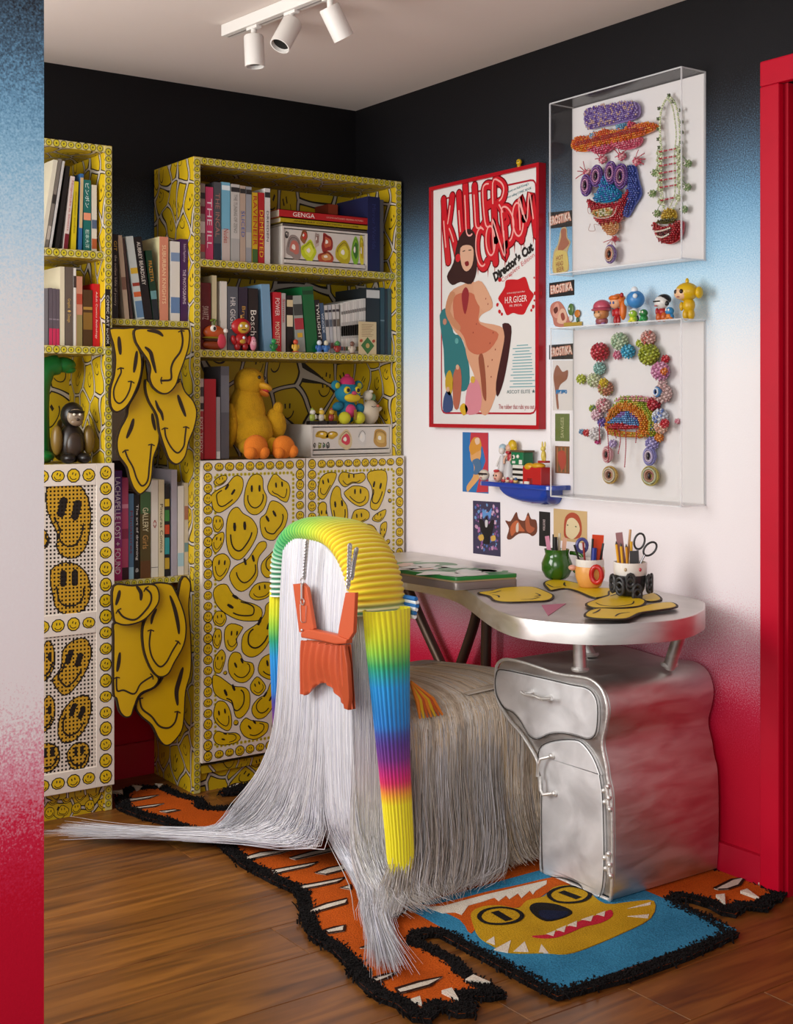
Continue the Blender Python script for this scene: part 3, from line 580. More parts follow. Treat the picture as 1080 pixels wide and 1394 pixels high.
cutouts('lower cluster of four dripping yellow smiley cutouts hung above the red skirting', (-.95, -.3, .16), -.345, [
 (0, [(-0.884,0.683),(-0.847,0.678),(-0.852,0.604),(-0.845,0.5),(-0.845,0.401),(-0.863,0.338),(-0.868,0.264),(-0.877,0.216),(-0.91,0.182),(-0.937,0.179),(-0.959,0.204),(-0.981,0.247),(-1.016,0.28),(-1.033,0.311),(-1.016,0.349),(-0.955,0.377),(-0.919,0.467)],
  [('eye', [(-0.875,0.415),(-0.886,0.381),(-0.897,0.342),(-0.893,0.298)], .016), ('mouth', [(-1.02,0.337),(-1.012,0.304),(-0.981,0.276),(-0.955,0.243),(-0.924,0.233),(-0.902,0.248),(-0.893,0.28)], .006)]),
 (.013, [(-1.108,0.577),(-1.06,0.572),(-1.013,0.572),(-1.009,0.495),(-0.987,0.424),(-0.961,0.393),(-0.978,0.366),(-1.022,0.352),(-1.041,0.318),(-1.052,0.29),(-1.073,0.287),(-1.092,0.309),(-1.101,0.346),(-1.111,0.371),(-1.111,0.529)],
  [('eye', [(-1.09,0.487),(-1.094,0.456),(-1.099,0.429)], .012), ('mouth', [(-1.101,0.413),(-1.099,0.373),(-1.078,0.371),(-1.043,0.356),(-1.022,0.384),(-0.983,0.403)], .0055)]),
 (.026, [(-0.989,0.687),(-0.932,0.684),(-0.91,0.657),(-0.883,0.594),(-0.874,0.54),(-0.883,0.487),(-0.914,0.438),(-0.936,0.404),(-0.967,0.398),(-0.993,0.423),(-1.015,0.473),(-1.023,0.522),(-1.021,0.562),(-1.006,0.597),(-0.993,0.64)],
  [('eye', [(-0.932,0.647),(-0.916,0.605),(-0.905,0.559),(-0.901,0.524)], .013), ('eye', [(-0.976,0.61),(-0.989,0.587),(-0.994,0.564)], .01), ('mouth', [(-0.995,0.547),(-1,0.504),(-0.991,0.463),(-0.967,0.432),(-0.945,0.441),(-0.923,0.475),(-0.903,0.502)], .0055)]),
 (.039, [(-1.122,0.692),(-1.059,0.69),(-0.995,0.689),(-0.974,0.668),(-0.973,0.631),(-0.999,0.598),(-1.029,0.577),(-1.072,0.569),(-1.106,0.576),(-1.122,0.597)],
  [('eye', [(-1.102,0.678),(-1.106,0.659),(-1.114,0.634)], .012), ('eye', [(-1.049,0.687),(-1.034,0.665),(-1.034,0.641)], .012), ('mouth', [(-1.108,0.619),(-1.089,0.596),(-1.055,0.585),(-1.029,0.6),(-1.003,0.63),(-1.001,0.658),(-1.019,0.677)], .006)])])
# ------------------------------------------------------------------ metal desk
def metal(name, col, r0, r1, sc=(3, 3, 14)):
    m = bpy.data.materials.new(name); m.use_nodes = True; nt = m.node_tree; L = nt.links; p = nt.nodes['Principled BSDF']; N = nt.nodes.new
    tc = N('ShaderNodeTexCoord'); mp = N('ShaderNodeMapping'); mp.inputs['Scale'].default_value = sc; L.new(tc.outputs['Object'], mp.inputs[0])
    n = N('ShaderNodeTexNoise'); n.inputs['Scale'].default_value = 2.5; n.inputs['Detail'].default_value = 7; n.inputs['Distortion'].default_value = .6; L.new(mp.outputs[0], n.inputs['Vector'])
    mr = N('ShaderNodeMapRange'); mr.inputs[1].default_value = .3; mr.inputs[2].default_value = .7; mr.inputs[3].default_value = r0; mr.inputs[4].default_value = r1
    L.new(n.outputs['Fac'], mr.inputs[0]); L.new(mr.outputs[0], p.inputs['Roughness']); p.inputs['Metallic'].default_value = 1
    hs = N('ShaderNodeHueSaturation'); hs.inputs['Color'].default_value = lin(col); m2 = N('ShaderNodeMapRange'); m2.inputs[1].default_value = .3; m2.inputs[2].default_value = .7; m2.inputs[3].default_value = .84; m2.inputs[4].default_value = 1.08
    L.new(n.outputs['Fac'], m2.inputs[0]); L.new(m2.outputs[0], hs.inputs['Value']); L.new(hs.outputs[0], p.inputs['Base Color'])
    n2 = N('ShaderNodeTexNoise'); n2.inputs['Scale'].default_value = 9; n2.inputs['Detail'].default_value = 3; L.new(tc.outputs['Object'], n2.inputs['Vector'])
    b = N('ShaderNodeBump'); b.inputs['Strength'].default_value = .18; b.inputs['Distance'].default_value = .01; L.new(n2.outputs['Fac'], b.inputs['Height']); L.new(b.outputs[0], p.inputs['Normal'])
    return m
ALU = metal('brushed_aluminium', '#d9d6d3', .36, .52); ALUF = metal('matte_aluminium_front', '#f0f0f1', .6, .75, (4, 4, 4)); WELD = M('#e2e0dd', .5, .9, bump=.4, bscale=90)  # front copy is rougher, its colour raised to make the fronts brighter
BRN = M('#5a4a40', .42, .75)
DZ = .722
dk = thing('desk', (-.3, -1.3, 0), 'wavy welded aluminium desk with bean-shaped top and a bulging drawer pedestal', 'desk')
front = [(-0.372,-0.808),(-0.369,-0.917),(-0.375,-1.015),(-0.404,-1.13),(-0.466,-1.267),(-0.547,-1.424),(-0.61,-1.56),(-0.637,-1.666),(-0.623,-1.742),(-0.588,-1.805),(-0.539,-1.853),(-0.458,-1.891),(-0.368,-1.91),(-0.278,-1.893),(-0.184,-1.847)]
outl = spline(front, 4, False)
ex, ey = outl[-1]
outl += spline([(ex, ey), (ex + .06, ey + .05), (ex + .12, ey + .12), (-.03, ey + .30), (-.006, ey + .42)], 5, False)[1:] + [(-.004, -.36), (outl[0][0], -.36)]
MB().prism(outl, onz(0), DZ - .05, DZ, ALU, edge=.004).build('desktop', dk, smooth=True, angle=35)
# pedestal
prof = spline([(-1.305,0.49),(-1.309,0.521),(-1.337,0.542),(-1.393,0.548),(-1.475,0.545),(-1.554,0.54),(-1.63,0.545),(-1.679,0.545),(-1.717,0.526),(-1.734,0.485),(-1.729,0.444),(-1.718,0.408),(-1.718,0.382),(-1.73,0.344),(-1.736,0.312)] + [(-1.747,0.278),(-1.751,0.206),(-1.751,0.11),(-1.747,0.036),(-1.734,-0.003),(-1.659,-0.011),(-1.579,-0.007),(-1.502,-0.007),(-1.491,0.02),(-1.49,0.061),(-1.493,0.139),(-1.493,0.242),(-1.481,0.281)] + [(-1.479,0.284),(-1.472,0.304),(-1.448,0.328),(-1.41,0.358),(-1.365,0.383),(-1.326,0.416),(-1.305,0.449)], 3)
prof = [(a, max(b, .016)) for a, b in prof]
pd = MB().prism(prof, onx(-.02), 0, .38, ALU, edge=.006).build('pedestal', dk, smooth=True, angle=50)
drw = spline([(-1.315,0.507),(-1.343,0.516),(-1.421,0.519),(-1.517,0.521),(-1.605,0.522),(-1.659,0.524),(-1.688,0.513),(-1.703,0.486),(-1.701,0.432),(-1.689,0.406),(-1.664,0.395),(-1.63,0.395),(-1.579,0.392),(-1.528,0.38),(-1.496,0.364),(-1.47,0.355),(-1.443,0.362),(-1.415,0.389),(-1.382,0.408),(-1.343,0.414),(-1.315,0.44),(-1.307,0.472)], 3)
mf = onx(-.4)
d1 = MB().prism(drw, mf, .001, .009, ALUF, edge=.005).build('drawer', dk, smooth=True, angle=60)
MB().tube([mf(a, b, .010) for a, b in drw], .0014, M('#4c4a48', .5, .6), 6, True).build('seam', d1, smooth=True)
drd = spline([(-1.485,0.296),(-1.483,0.317),(-1.496,0.343),(-1.549,0.368),(-1.62,0.385),(-1.654,0.38),(-1.688,0.355),(-1.711,0.32)] + [(-1.711,0.313),(-1.72,0.271),(-1.724,0.199),(-1.726,0.127),(-1.724,0.073),(-1.716,0.027),(-1.694,0.001),(-1.666,0.009),(-1.63,0.026),(-1.579,0.023),(-1.527,0.012),(-1.502,0.011),(-1.496,0.089),(-1.496,0.166),(-1.496,0.243),(-1.484,0.282)], 3)
d2 = MB().prism(drd, mf, .001, .010, ALUF, edge=.005).build('pedestal_door', dk, smooth=True, angle=60)
MB().tube([mf(a, b, .010) for a, b in drd], .0012, M('#4c4a48', .5, .6), 6, True).build('seam', d2, smooth=True)
MB().tube([mf(a, b, .006) for a, b in prof], .0045, WELD, 8, True).build('weld_bead', pd, smooth=True)
hp = [(-1.444,0.478),(-1.46,0.474),(-1.498,0.476),(-1.524,0.474),(-1.563,0.481)]
MB().tube([(-.435, a, b) for a, b in spline(hp, 4, False)], .0045, WELD, 8).tube([(-.408, hp[1][0], hp[1][1] + .004), (-.438, *hp[1])], .0065, WELD, 8).tube([(-.408, hp[3][0] - .008, hp[3][1] + .002), (-.438, *hp[3])], .0065, WELD, 8).build('handle', d1, smooth=True)
hq = [(-1.54,0.327),(-1.516,0.317),(-1.507,0.297),(-1.505,0.269)] + [(-1.513,0.271),(-1.516,0.236),(-1.526,0.227),(-1.55,0.233)]
MB().tube([(-.432 if 0 < i < 7 else -.41, a, b) for i, (a, b) in enumerate(hq)], .0045, WELD, 8).ell((-.414, *hq[0]), .008, WELD).ell((-.414, *hq[-1]), .008, WELD).build('handle', d2, smooth=True)
for pts in ([(-1.737,0.297),(-1.744,0.243)], [(-1.74,0.133),(-1.747,0.081)]):
    (a, b), (c, e_) = pts
    m = MB().tube([(-.412, a, b), (-.412, c, e_)], .006, WELD, 10)
    for k in range(5): t_ = k / 4; m.ell((-.415, a + (c - a) * t_ + (.008 if k % 2 else -.008), b + (e_ - b) * t_), .0065, WELD, seg=8, rings=6)
    m.build('hinge', d2, smooth=True)
# posts between pedestal and top
topz = .555
for (x, y, z0), (x2, y2) in (((-.385, -1.615, .556), (-.39, -1.615)), ((-.20, -1.46, .55), (-.24, -1.40)), ((-.15, -1.70, .555), (-.21, -1.80))):
    p0, p1 = Vector((x, y, z0)), Vector((x2, y2, DZ - .045))
    MB().tube([p0, p0 + (p1 - p0) * .5, p1], .0165, ALU, 16).build('post', dk, smooth=True)
    MB().tube([p0 + Vector((.018 * cos(k * pi / 6), .018 * sin(k * pi / 6), .004)) for k in range(12)], .006, WELD, 6, True).build('weld_collar', dk, smooth=True)
# branching rear legs against the wall
LG = [[(-.06, -.36, .68), (-.06, -.48, .52), (-.06, -.60, .38), (-.06, -.74, .22), (-.06, -.82, .0)], [(-.06, -.815, .68), (-.06, -.79, .56), (-.06, -.74, .45), (-.06, -.68, .34), (-.06, -.60, .2), (-.06, -.52, 0)], [(-.055, -.84, .68), (-.055, -.835, .52), (-.055, -.83, .3), (-.055, -.83, 0)]]
for pth in LG: MB().tube(spline(pth, 4, False), .017, BRN, 12).build('leg', dk, smooth=True)
# ------------------------------------------------------------------ hairy chair
import numpy as np
ch = thing('hair_chair', (-.56, -1.08, 0), 'arched chair covered in floor-length silver and blonde hair under a rainbow ribbed knit', 'chair')
HAIRBASE = M('#a89a8a', .7, bump=.3, bscale=300); WHITEBASE = M('#ecebee', .7, bump=.3, bscale=300)
def arch(yn, yf, zt, r, z0=0.0, n=10, rn=None):
    q = rn or r
    p = [(yn, z0)] + [(yn + q - q * cos(k * pi / 2 / n), zt - q + q * sin(k * pi / 2 / n)) for k in range(n + 1)]
    p += [(yf - r + r * sin(k * pi / 2 / n), zt - r + r * cos(k * pi / 2 / n)) for k in range(n + 1)] + [(yf, z0)]
    return p
MB().prism(arch(-1.27, -.925, .88, .11, .16, 10, .17), onx(-.735), 0, .112, WHITEBASE, edge=.02).build('backrest', ch, smooth=True)
sm = MB(); sp_ = spline([(-.74, -1.27), (-.74, -.87), (-.30, -.87), (-.275, -.9), (-.275, -1.25), (-.31, -1.29), (-.70, -1.29)], 4)
sm.prism(sp_, onz(0), .33, .435, HAIRBASE, edge=.03).build('seat', ch, smooth=True)
MB().prism(offset(sp_, .03), onz(0), .03, .33, M('#5c5149', .8)).build('base', ch)
for x, y in ((-.70, -1.24), (-.70, -.92), (-.32, -1.24), (-.32, -.92)): MB().lathe([(.014, 0), (.018, .03)], (x, y, 0), M('#2b2522', .5), 12).build('leg', ch)
# knit: rings over the crown
KN = vcol_mat('ribbed_knit', .8, .25, 900, sheen=.3)
kn = spline(arch(-1.295, -.895, .892, .13, .70, 6, .19), 12, False)
ln = [0]
for a, b in zip(kn, kn[1:]): ln.append(ln[-1] + math.hypot(b[0] - a[0], b[1] - a[1]))
tot = ln[-1]; NS = 460; path = []
for i in range(NS + 1):
    d = tot * i / NS; k = max(j for j in range(len(ln)) if ln[j] <= d + 1e-9); k = min(k, len(kn) - 2); t = (d - ln[k]) / (ln[k + 1] - ln[k] + 1e-9)
    path.append((kn[k][0] + (kn[k + 1][0] - kn[k][0]) * t, kn[k][1] + (kn[k + 1][1] - kn[k][1]) * t, d))
mb = MB(); vs = []; fs = []; cs = []; ng = 28; pit = tot / 46
for i, (y, z, d) in enumerate(path):
    a = path[max(i - 1, 0)]; b = path[min(i + 1, NS)]; ty, tz = b[0] - a[0], b[1] - a[1]; l = math.hypot(ty, tz) or 1; ny, nz = -tz / l, ty / l
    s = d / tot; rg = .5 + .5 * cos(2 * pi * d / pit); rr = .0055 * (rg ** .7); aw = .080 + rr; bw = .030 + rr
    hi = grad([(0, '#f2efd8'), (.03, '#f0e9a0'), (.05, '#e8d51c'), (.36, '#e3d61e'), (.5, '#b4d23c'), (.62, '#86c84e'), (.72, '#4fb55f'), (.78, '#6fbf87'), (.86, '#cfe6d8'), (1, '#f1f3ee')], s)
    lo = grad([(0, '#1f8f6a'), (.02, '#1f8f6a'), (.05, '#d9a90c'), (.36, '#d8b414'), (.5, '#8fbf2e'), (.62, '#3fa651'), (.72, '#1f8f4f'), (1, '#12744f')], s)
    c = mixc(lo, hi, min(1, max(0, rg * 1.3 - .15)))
    for k in range(ng):
        an = 2 * pi * k / ng; e = 1.0
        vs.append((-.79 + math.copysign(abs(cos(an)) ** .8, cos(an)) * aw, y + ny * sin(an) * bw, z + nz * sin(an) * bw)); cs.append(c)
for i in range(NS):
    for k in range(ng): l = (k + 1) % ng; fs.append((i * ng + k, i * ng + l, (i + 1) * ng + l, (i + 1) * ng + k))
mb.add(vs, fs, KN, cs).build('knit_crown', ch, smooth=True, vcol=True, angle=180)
def sleeve(y0, ytop, stops, prof, ribs):
    mb = MB(); vs = []; fs = []; cs = []; n = 168; N = 60
    for i in range(N + 1):
        z = prof[0][0] + (prof[-1][0] - prof[0][0]) * i / N
        for (za, xa, wa, da), (zb, xb, wb, db) in zip(prof, prof[1:]):
            if zb - 1e-6 <= z <= za + 1e-6: break
        t = (za - z) / (za - zb); x = xa + (xb - xa) * t; w_ = wa + (wb - wa) * t; dd = da + (db - da) * t
        for k in range(n):
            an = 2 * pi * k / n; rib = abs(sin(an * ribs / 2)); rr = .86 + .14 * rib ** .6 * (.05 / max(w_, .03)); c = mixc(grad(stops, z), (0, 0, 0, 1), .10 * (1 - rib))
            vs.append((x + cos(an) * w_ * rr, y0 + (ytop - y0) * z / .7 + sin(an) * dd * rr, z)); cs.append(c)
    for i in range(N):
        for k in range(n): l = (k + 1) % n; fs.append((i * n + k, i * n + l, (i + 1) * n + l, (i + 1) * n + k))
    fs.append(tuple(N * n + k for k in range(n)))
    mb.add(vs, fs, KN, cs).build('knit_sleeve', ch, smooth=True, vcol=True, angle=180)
ST = [(.0, '#f0e714'), (.235, '#f2e51a'), (.262, '#ef9f2a'), (.285, '#dc2b5c'), (.31, '#c71a78'), (.345, '#7a2b87'), (.385, '#54328f'), (.41, '#3f4fa6'), (.43, '#1f7fd0'), (.525, '#1a97dd'), (.555, '#1ea1a8'), (.578, '#27a567'), (.61, '#8cca3c'), (.65, '#d3de22'), (.69, '#ece31a')]
sleeve(-1.405, -1.345, ST, [(.715, -.795, .074, .034), (.66, -.797, .068, .040), (.5, -.797, .056, .036), (.33, -.795, .044, .030), (.15, -.79, .038, .026), (.11, -.79, .037, .025), (.045, -.79, .026, .020)], 26)
sleeve(-.865, -.875, [(z + .0, c) for z, c in ST], [(.715, -.795, .074, .034), (.6, -.80, .070, .034), (.3, -.80, .05, .03), (.06, -.79, .03, .02)], 26)
# blue and white striped turn-up seen behind the near sleeve
mb = MB()
for k in range(6): mb.tube([(-.715 + .004 * sin(k), -1.36 + .03 * j, .735 - k * .009) for j in range(4)], .006, M(['#2a6db0', '#e8eef0'][k % 2], .8), 8)
mb.build('striped_cuff', ch, smooth=True)
# hair strands -----------------------------------------------------------
HAIR = vcol_mat('long_hair', .36, spec=.5)
rs = np.random.RandomState(5)
def hair(name, ctrl, cols, r0, seg=2, label=None):
    """ctrl (N,K,3) control points -> three-sided tapering strands in one mesh"""
    N, K, _ = ctrl.shape; ext = np.concatenate([2 * ctrl[:, :1] - ctrl[:, 1:2], ctrl, 2 * ctrl[:, -1:] - ctrl[:, -2:-1]], 1); out = []
    for i in range(K - 1):
        p0, p1, p2, p3 = ext[:, i], ext[:, i + 1], ext[:, i + 2], ext[:, i + 3]
        for k in range(seg):
            t = k / seg; out.append(.5 * (2 * p1 + (p2 - p0) * t + (2 * p0 - 5 * p1 + 4 * p2 - p3) * t * t + (3 * p1 - p0 - 3 * p2 + p3) * t ** 3))
    out.append(ctrl[:, -1]); P = np.stack(out, 1); cutf = .80 + .20 * rs.rand(N) ** .7; tt = np.linspace(0, 1, P.shape[1])[None] * cutf[:, None] * (P.shape[1] - 1); i0 = np.minimum(tt.astype(int), P.shape[1] - 2); ff = (tt - i0)[:, :, None]; ar = np.arange(N)[:, None]; P = P[ar, i0] * (1 - ff) + P[ar, i0 + 1] * ff; P[:, :, 2] = np.maximum(P[:, :, 2], .0235 + rs.rand(N, 1) * .012); T = P.shape[1]
    tg = np.gradient(P, axis=1); tg /= np.linalg.norm(tg, axis=2, keepdims=True) + 1e-9
    ref = np.tile(np.array([.7, -.7, .15]), (N, T, 1)); sx = np.cross(tg, ref); sx /= np.linalg.norm(sx, axis=2, keepdims=True) + 1e-9; sy = np.cross(tg, sx)
    rad_ = (r0 * (.7 + .6 * rs.rand(N, 1)) * (1 - .8 * np.linspace(0, 1, T)[None] ** 4))[:, :, None]
    rings = np.stack([P + rad_ * (sx * cos(a) + sy * sin(a)) for a in (0, 2.094, 4.189)], 2)
    V_ = rings.reshape(-1, 3); base = (np.arange(N)[:, None, None] * T + np.arange(T - 1)[None, :, None]) * 3; k = np.arange(3)[None, None]; l = (k + 1) % 3
    F_ = np.stack([base + k, base + l, base + 3 + l, base + 3 + k], -1).reshape(-1, 4)
    org = ORG[ch.name]; V_ = V_ - np.array(org); me = bpy.data.meshes.new(name)
    me.vertices.add(len(V_)); me.vertices.foreach_set('co', V_.astype(np.float32).ravel())
    me.loops.add(F_.size); me.loops.foreach_set('vertex_index', F_.ravel().astype(np.int32)); me.polygons.add(len(F_)); me.polygons.foreach_set('loop_start', np.arange(0, F_.size, 4, dtype=np.int32))
    me.update(calc_edges=True); a = me.color_attributes.new('Col', 'FLOAT_COLOR', 'POINT')
    C_ = np.concatenate([np.repeat(cols, T * 3, 0), np.ones((N * T * 3, 1))], 1); a.data.foreach_set('color', C_.astype(np.float32).ravel())
    me.materials.append(HAIR); me.shade_smooth()
    o = bpy.data.objects.new(name, me); COL.objects.link(o); o.parent = ch; o['kind'] = 'stuff'
    if label: o['label'] = label
    return o
def pal(hexes, idx): A = np.array([lin(h)[:3] for h in hexes]); return A[idx]
SIL = ['#e4e4ea', '#d9d9e2', '#ededf0', '#cacad8', '#e2deda', '#bebecd']
def silver(n): return pal(SIL, rs.choice(len(SIL), n, p=[.36, .24, .26, .06, .06, .02])) * (.94 + .12 * rs.rand(n, 1))
# A: the back curtain that sweeps away to the left over the floor
def jitter(n, clumps, mix=.65):
    """offsets that stay with a strand: shared by its lock, growing towards the tip"""
    k = rs.randint(0, clumps, n); c = rs.randn(clumps, 3)[k]; d = rs.randn(n, 3); return mix * c + (1 - mix) * d
def strands(fl, j, base, amp):
    """fl = (axis, n): jitter along that axis is damped for the first n points so the curtain stays a smooth sheet"""
    k = lambda ax, i: .22 if fl and fl[0] == ax and i < fl[1] else 1
    return np.stack([np.stack([q[0] + j[:, 0] * a * k(0, i), q[1] + j[:, 1] * a * k(1, i), q[2] + np.abs(j[:, 2]) * a * .3], 1) for i, (q, a) in enumerate(zip(base, amp))], 1)
n = 7000; u = rs.rand(n); o = np.zeros(n); y0 = -.935 - .33 * u; zt = .872 - .085 * np.clip((u - .45) / .55, 0, 1) ** 2 - .03 * np.clip(.3 - u, 0, 1); xr = -.852 - .006 * rs.rand(n); j = jitter(n, 170)
swp = np.clip(1.1 - 1.25 * u + .10 * j[:, 2], 0, 1)       # far strands sweep furthest
A = strands((0, 5), j, [(xr, y0, zt), (xr - .010, y0, o + .70), (xr - .014, y0, o + .50), (xr - .012, y0 + .03 * swp, o + .32), (xr - .014, y0 + .11 * swp, .17 + .02 * swp),
  (xr - .03, y0 + .22 * swp - .02, .07 + .01 * swp), (-.96 + o, -.83 + .10 * (swp - .5) + .1 * (y0 + 1), o + .034), (-1.07 + o, -.725 + .06 * (swp - .5), o + .028), (-1.21 + o, -.60 + o, o + .026), (-1.33 + o, -.505 + o, o + .025)],
  [0, .003, .005, .008, .011, .014, .018, .020, .024, .042])
cut = rs.rand(n); cA = silver(n) * (.9 + .12 * np.sin(j[:, :1] * 9)); gA = u < .68
k6 = gA & (cut < .40); k8 = gA & (cut >= .40) & (cut < .82); k10 = gA & (cut >= .82)
hair('back_hair', A[k6][:, :7], cA[k6], .0014, label='white-silver hair hanging down the chair back')
hair('back_hair', A[k8][:, :8], cA[k8], .0014); hair('back_hair', A[k10], cA[k10], .0012)
# B: straight fall that gathers in a lock on the rug towards the camera
n = 5600; u = rs.rand(n); o = np.zeros(n); y0 = -1.12 - .165 * u; zt = .872 - .085 * np.clip((y0 + 1.08) / -.18, 0, 1) ** 2; xr = -.852 - .006 * rs.rand(n); j = jitter(n, 150)
B = strands((0, 5), j, [(xr, y0, zt), (xr - .010, y0, o + .66), (xr - .012, y0, o + .45), (xr - .006, y0, o + .26), (xr + .005, y0 - .01, o + .13), (-.812 + .03 * u, y0 * .6 - .5, o + .05),
  (-.872 + .03 * u, -1.37 - .03 * u, o + .034), (-.945 + o, -1.51 + o, o + .030), (-1.01 + o, -1.63 + o, o + .028), (-1.10 + o, -1.80 + o, o + .027)], [0, .003, .005, .007, .010, .013, .018, .019, .020, .036])
cut = rs.rand(n); cB = silver(n) * (.9 + .12 * np.sin(j[:, :1] * 9))
n2 = 2600; u2 = rs.rand(n2); o2 = np.zeros(n2); xb = -.862 + .15 * u2; j2 = jitter(n2, 70)
B2 = strands((1, 5), j2, [(xb, o2 - 1.272, o2 + .74), (xb, -1.284 - .012 * rs.rand(n2), o2 + .60), (xb, o2 - 1.29, o2 + .42), (xb - .005, o2 - 1.295, o2 + .25), (xb - .01, o2 - 1.305, o2 + .12), (xb * .8 - .175, o2 - 1.34, o2 + .05), (xb * .6 - .375, o2 - 1.43, o2 + .034), (-.975 + .05 * u2, o2 - 1.55, o2 + .03)], [0, .003, .004, .006, .010, .015, .02, .024])
hair('back_hair', B2, silver(n2) * np.array([1, .98, .94]), .001)
for a_, b_, k_ in ((0, .36, 7), (.36, .62, 8), (.62, .84, 9), (.84, 1, 10)): q = (cut >= a_) & (cut < b_); hair('back_hair', B[q][:, :k_], cB[q], .0014)
# D: seat hair over the near side
def blonde(x, n):
    k = np.sin(x * 61) + np.sin(x * 143 + 1.3) + .8 * rs.randn(n); HX = ['#ad9a87', '#c4b09b', '#d8c6b1', '#ded6cf', '#dbc2a0', '#c9c0bd']
    idx = np.clip(((k + 3) / 6 * len(HX)).astype(int), 0, len(HX) - 1); return pal(HX, idx) * (.85 + .28 * rs.rand(n, 1))
n = 9500; u = rs.rand(n); o = np.zeros(n); xs = -.735 + .49 * u; fl = rs.rand(n); j = jitter(n, 200); dz = .008 * rs.rand(n)
D = strands((1, 6), j, [(xs * .8 - .10, -.90 - .10 * fl, .448 + dz), (xs * .95 - .02, -1.12 + o, .458 + dz), (xs, -1.275 + o, .450 + dz * .6), (xs, -1.320 - dz, .405 + o), (xs, -1.332 - dz, o + .28), (xs - .012, -1.345 - .01 * fl, o + .15), (xs - .03 * fl, -1.36 - .04 * fl, o + .04), (xs - .05 * fl, -1.385 - .08 * fl, o + .027)],
  [.004, .004, .003, .004, .007, .014, .020, .026])
hair('seat_hair', D, blonde(xs + j[:, 0] * .004, n), .0013, label='grey-blonde hair draped over the seat')
# E: over the front of the seat
n = 1700; u = rs.rand(n); o = np.zeros(n); ys = -1.30 + .43 * u; j = jitter(n, 60)
E_ = strands((0, 5), j, [(-.50 + o, ys, o + .452), (-.33 + o, ys, o + .458), (-.264 + o, ys, o + .43), (-.25 + o, ys, o + .30), (-.242 + o, ys - .01, o + .14), (-.228 + o, ys - .015, o + .03)], [.004, .003, .003, .006, .013, .02])
hair('seat_hair', E_, blonde(ys, n), .0012)
# C: pale ends fanning out over the rug
n = 2400; u = rs.rand(n); o = np.zeros(n); xs = -.76 + .36 * u; v = rs.rand(n); j = jitter(n, 60); zr = .10 + .28 * rs.rand(n) ** 1.5
C2 = strands((1, 3), j, [(xs, -1.318 + o, zr + .04), (xs - .006, -1.335 + o, zr), (xs - .02, -1.35 + o, zr * .62 + .02), (xs - .045, -1.378 - .02 * v, zr * .25 + .03), (xs - .08 - .05 * v, -1.42 - .05 * v, o + .032), (xs * .72 - .28 - .08 * v, -1.49 - .10 * v * (1 - u), o + .028)], [.002, .003, .007, .012, .018, .03])
hair('seat_hair', C2, pal(['#ccc6c6', '#b8ada3', '#c3b8ad', '#dbd8dc', '#ab9f94'], rs.choice(5, n)) * (.85 + .25 * rs.rand(n, 1)), .001)
# orange feathered tassel tucked behind the sleeve
tm = MB()
for k in range(7): tm.tube([(-.715, -1.335, .52), (-.70 + .008 * k, -1.345, .47), (-.695 + .012 * k, -1.35, .425)], [.004, .006, .003], M(['#d8781c', '#c9a21a', '#b8501c'][k % 3], .7), 6)
tag(tm.build('tassel', smooth=True), 'orange and yellow tassel hanging at the seat beside the rainbow sleeve', 'tassel')
# ------------------------------------------------------------------ orange handbag on the chair back
BX = -.905
bag = thing('handbag', (BX, -1.12, .45), 'pleated orange leather handbag hanging by silver chains on the chair back', 'handbag')
OR = M('#bb5433', .4, bump=.15, bscale=400); ORD = M('#a3431f', .5); SILV = M('#d9d9db', .38, 1)
mp = onx(BX)
for pts in ([(-1.074,0.757),(-1.124,0.765),(-1.145,0.755),(-1.179,0.654),(-1.164,0.64),(-1.106,0.634)], [(-1.329,0.764),(-1.373,0.769),(-1.365,0.67),(-1.339,0.644),(-1.293,0.649),(-1.302,0.684)]):
    MB().prism(pts, mp, -.004, .006, OR, edge=.002).build('strap', bag, smooth=True)
MB().prism([(-1.124,0.636),(-1.164,0.651),(-1.23,0.653),(-1.294,0.654),(-1.344,0.65),(-1.341,0.639),(-1.294,0.63),(-1.217,0.628),(-1.127,0.623)], mp, -.006, .012, OR, edge=.004).build('top_band', bag, smooth=True)
top = spline([(-1.129,0.617),(-1.193,0.623),(-1.261,0.627),(-1.311,0.631),(-1.34,0.637)], 8, False); bot = spline([(-1.111,0.473),(-1.135,0.474),(-1.184,0.507),(-1.227,0.521),(-1.265,0.512),(-1.307,0.49),(-1.336,0.475),(-1.361,0.48)], 8, False)
def samp(p, t): k = min(int(t * (len(p) - 1)), len(p) - 2); f_ = t * (len(p) - 1) - k; return (p[k][0] + (p[k + 1][0] - p[k][0]) * f_, p[k][1] + (p[k + 1][1] - p[k][1]) * f_)
vs = []; fs = []; NU, NV = 90, 14
for side in (0, 1):
    for i in range(NU + 1):
        for j in range(NV + 1):
            a, b = samp(top, i / NU), samp(bot, i / NU); v = j / NV; y = a[0] + (b[0] - a[0]) * v; z = a[1] + (b[1] - a[1]) * v
            bul = .016 * sin(pi * min(1, .25 + v * .8)) * sin(pi * (i / NU)) ** .5; pl = .014 * (.5 + .5 * sin(i / NU * 52 + 1.2 * sin(v * 2))) * (1 - .55 * v)
            vs.append((BX - (bul + pl) if not side else BX + .004, y, z))
M1 = NV + 1; off = (NU + 1) * M1
for i in range(NU):
    for j in range(NV):
        q = (i * M1 + j, i * M1 + j + 1, (i + 1) * M1 + j + 1, (i + 1) * M1 + j); fs += [q, tuple(off + k for k in q[::-1])]
for i in range(NU): fs += [(i * M1 + NV, off + i * M1 + NV, off + (i + 1) * M1 + NV, (i + 1) * M1 + NV)]
MB().add(vs, fs, OR).build('pleated_body', bag, smooth=True, angle=80)
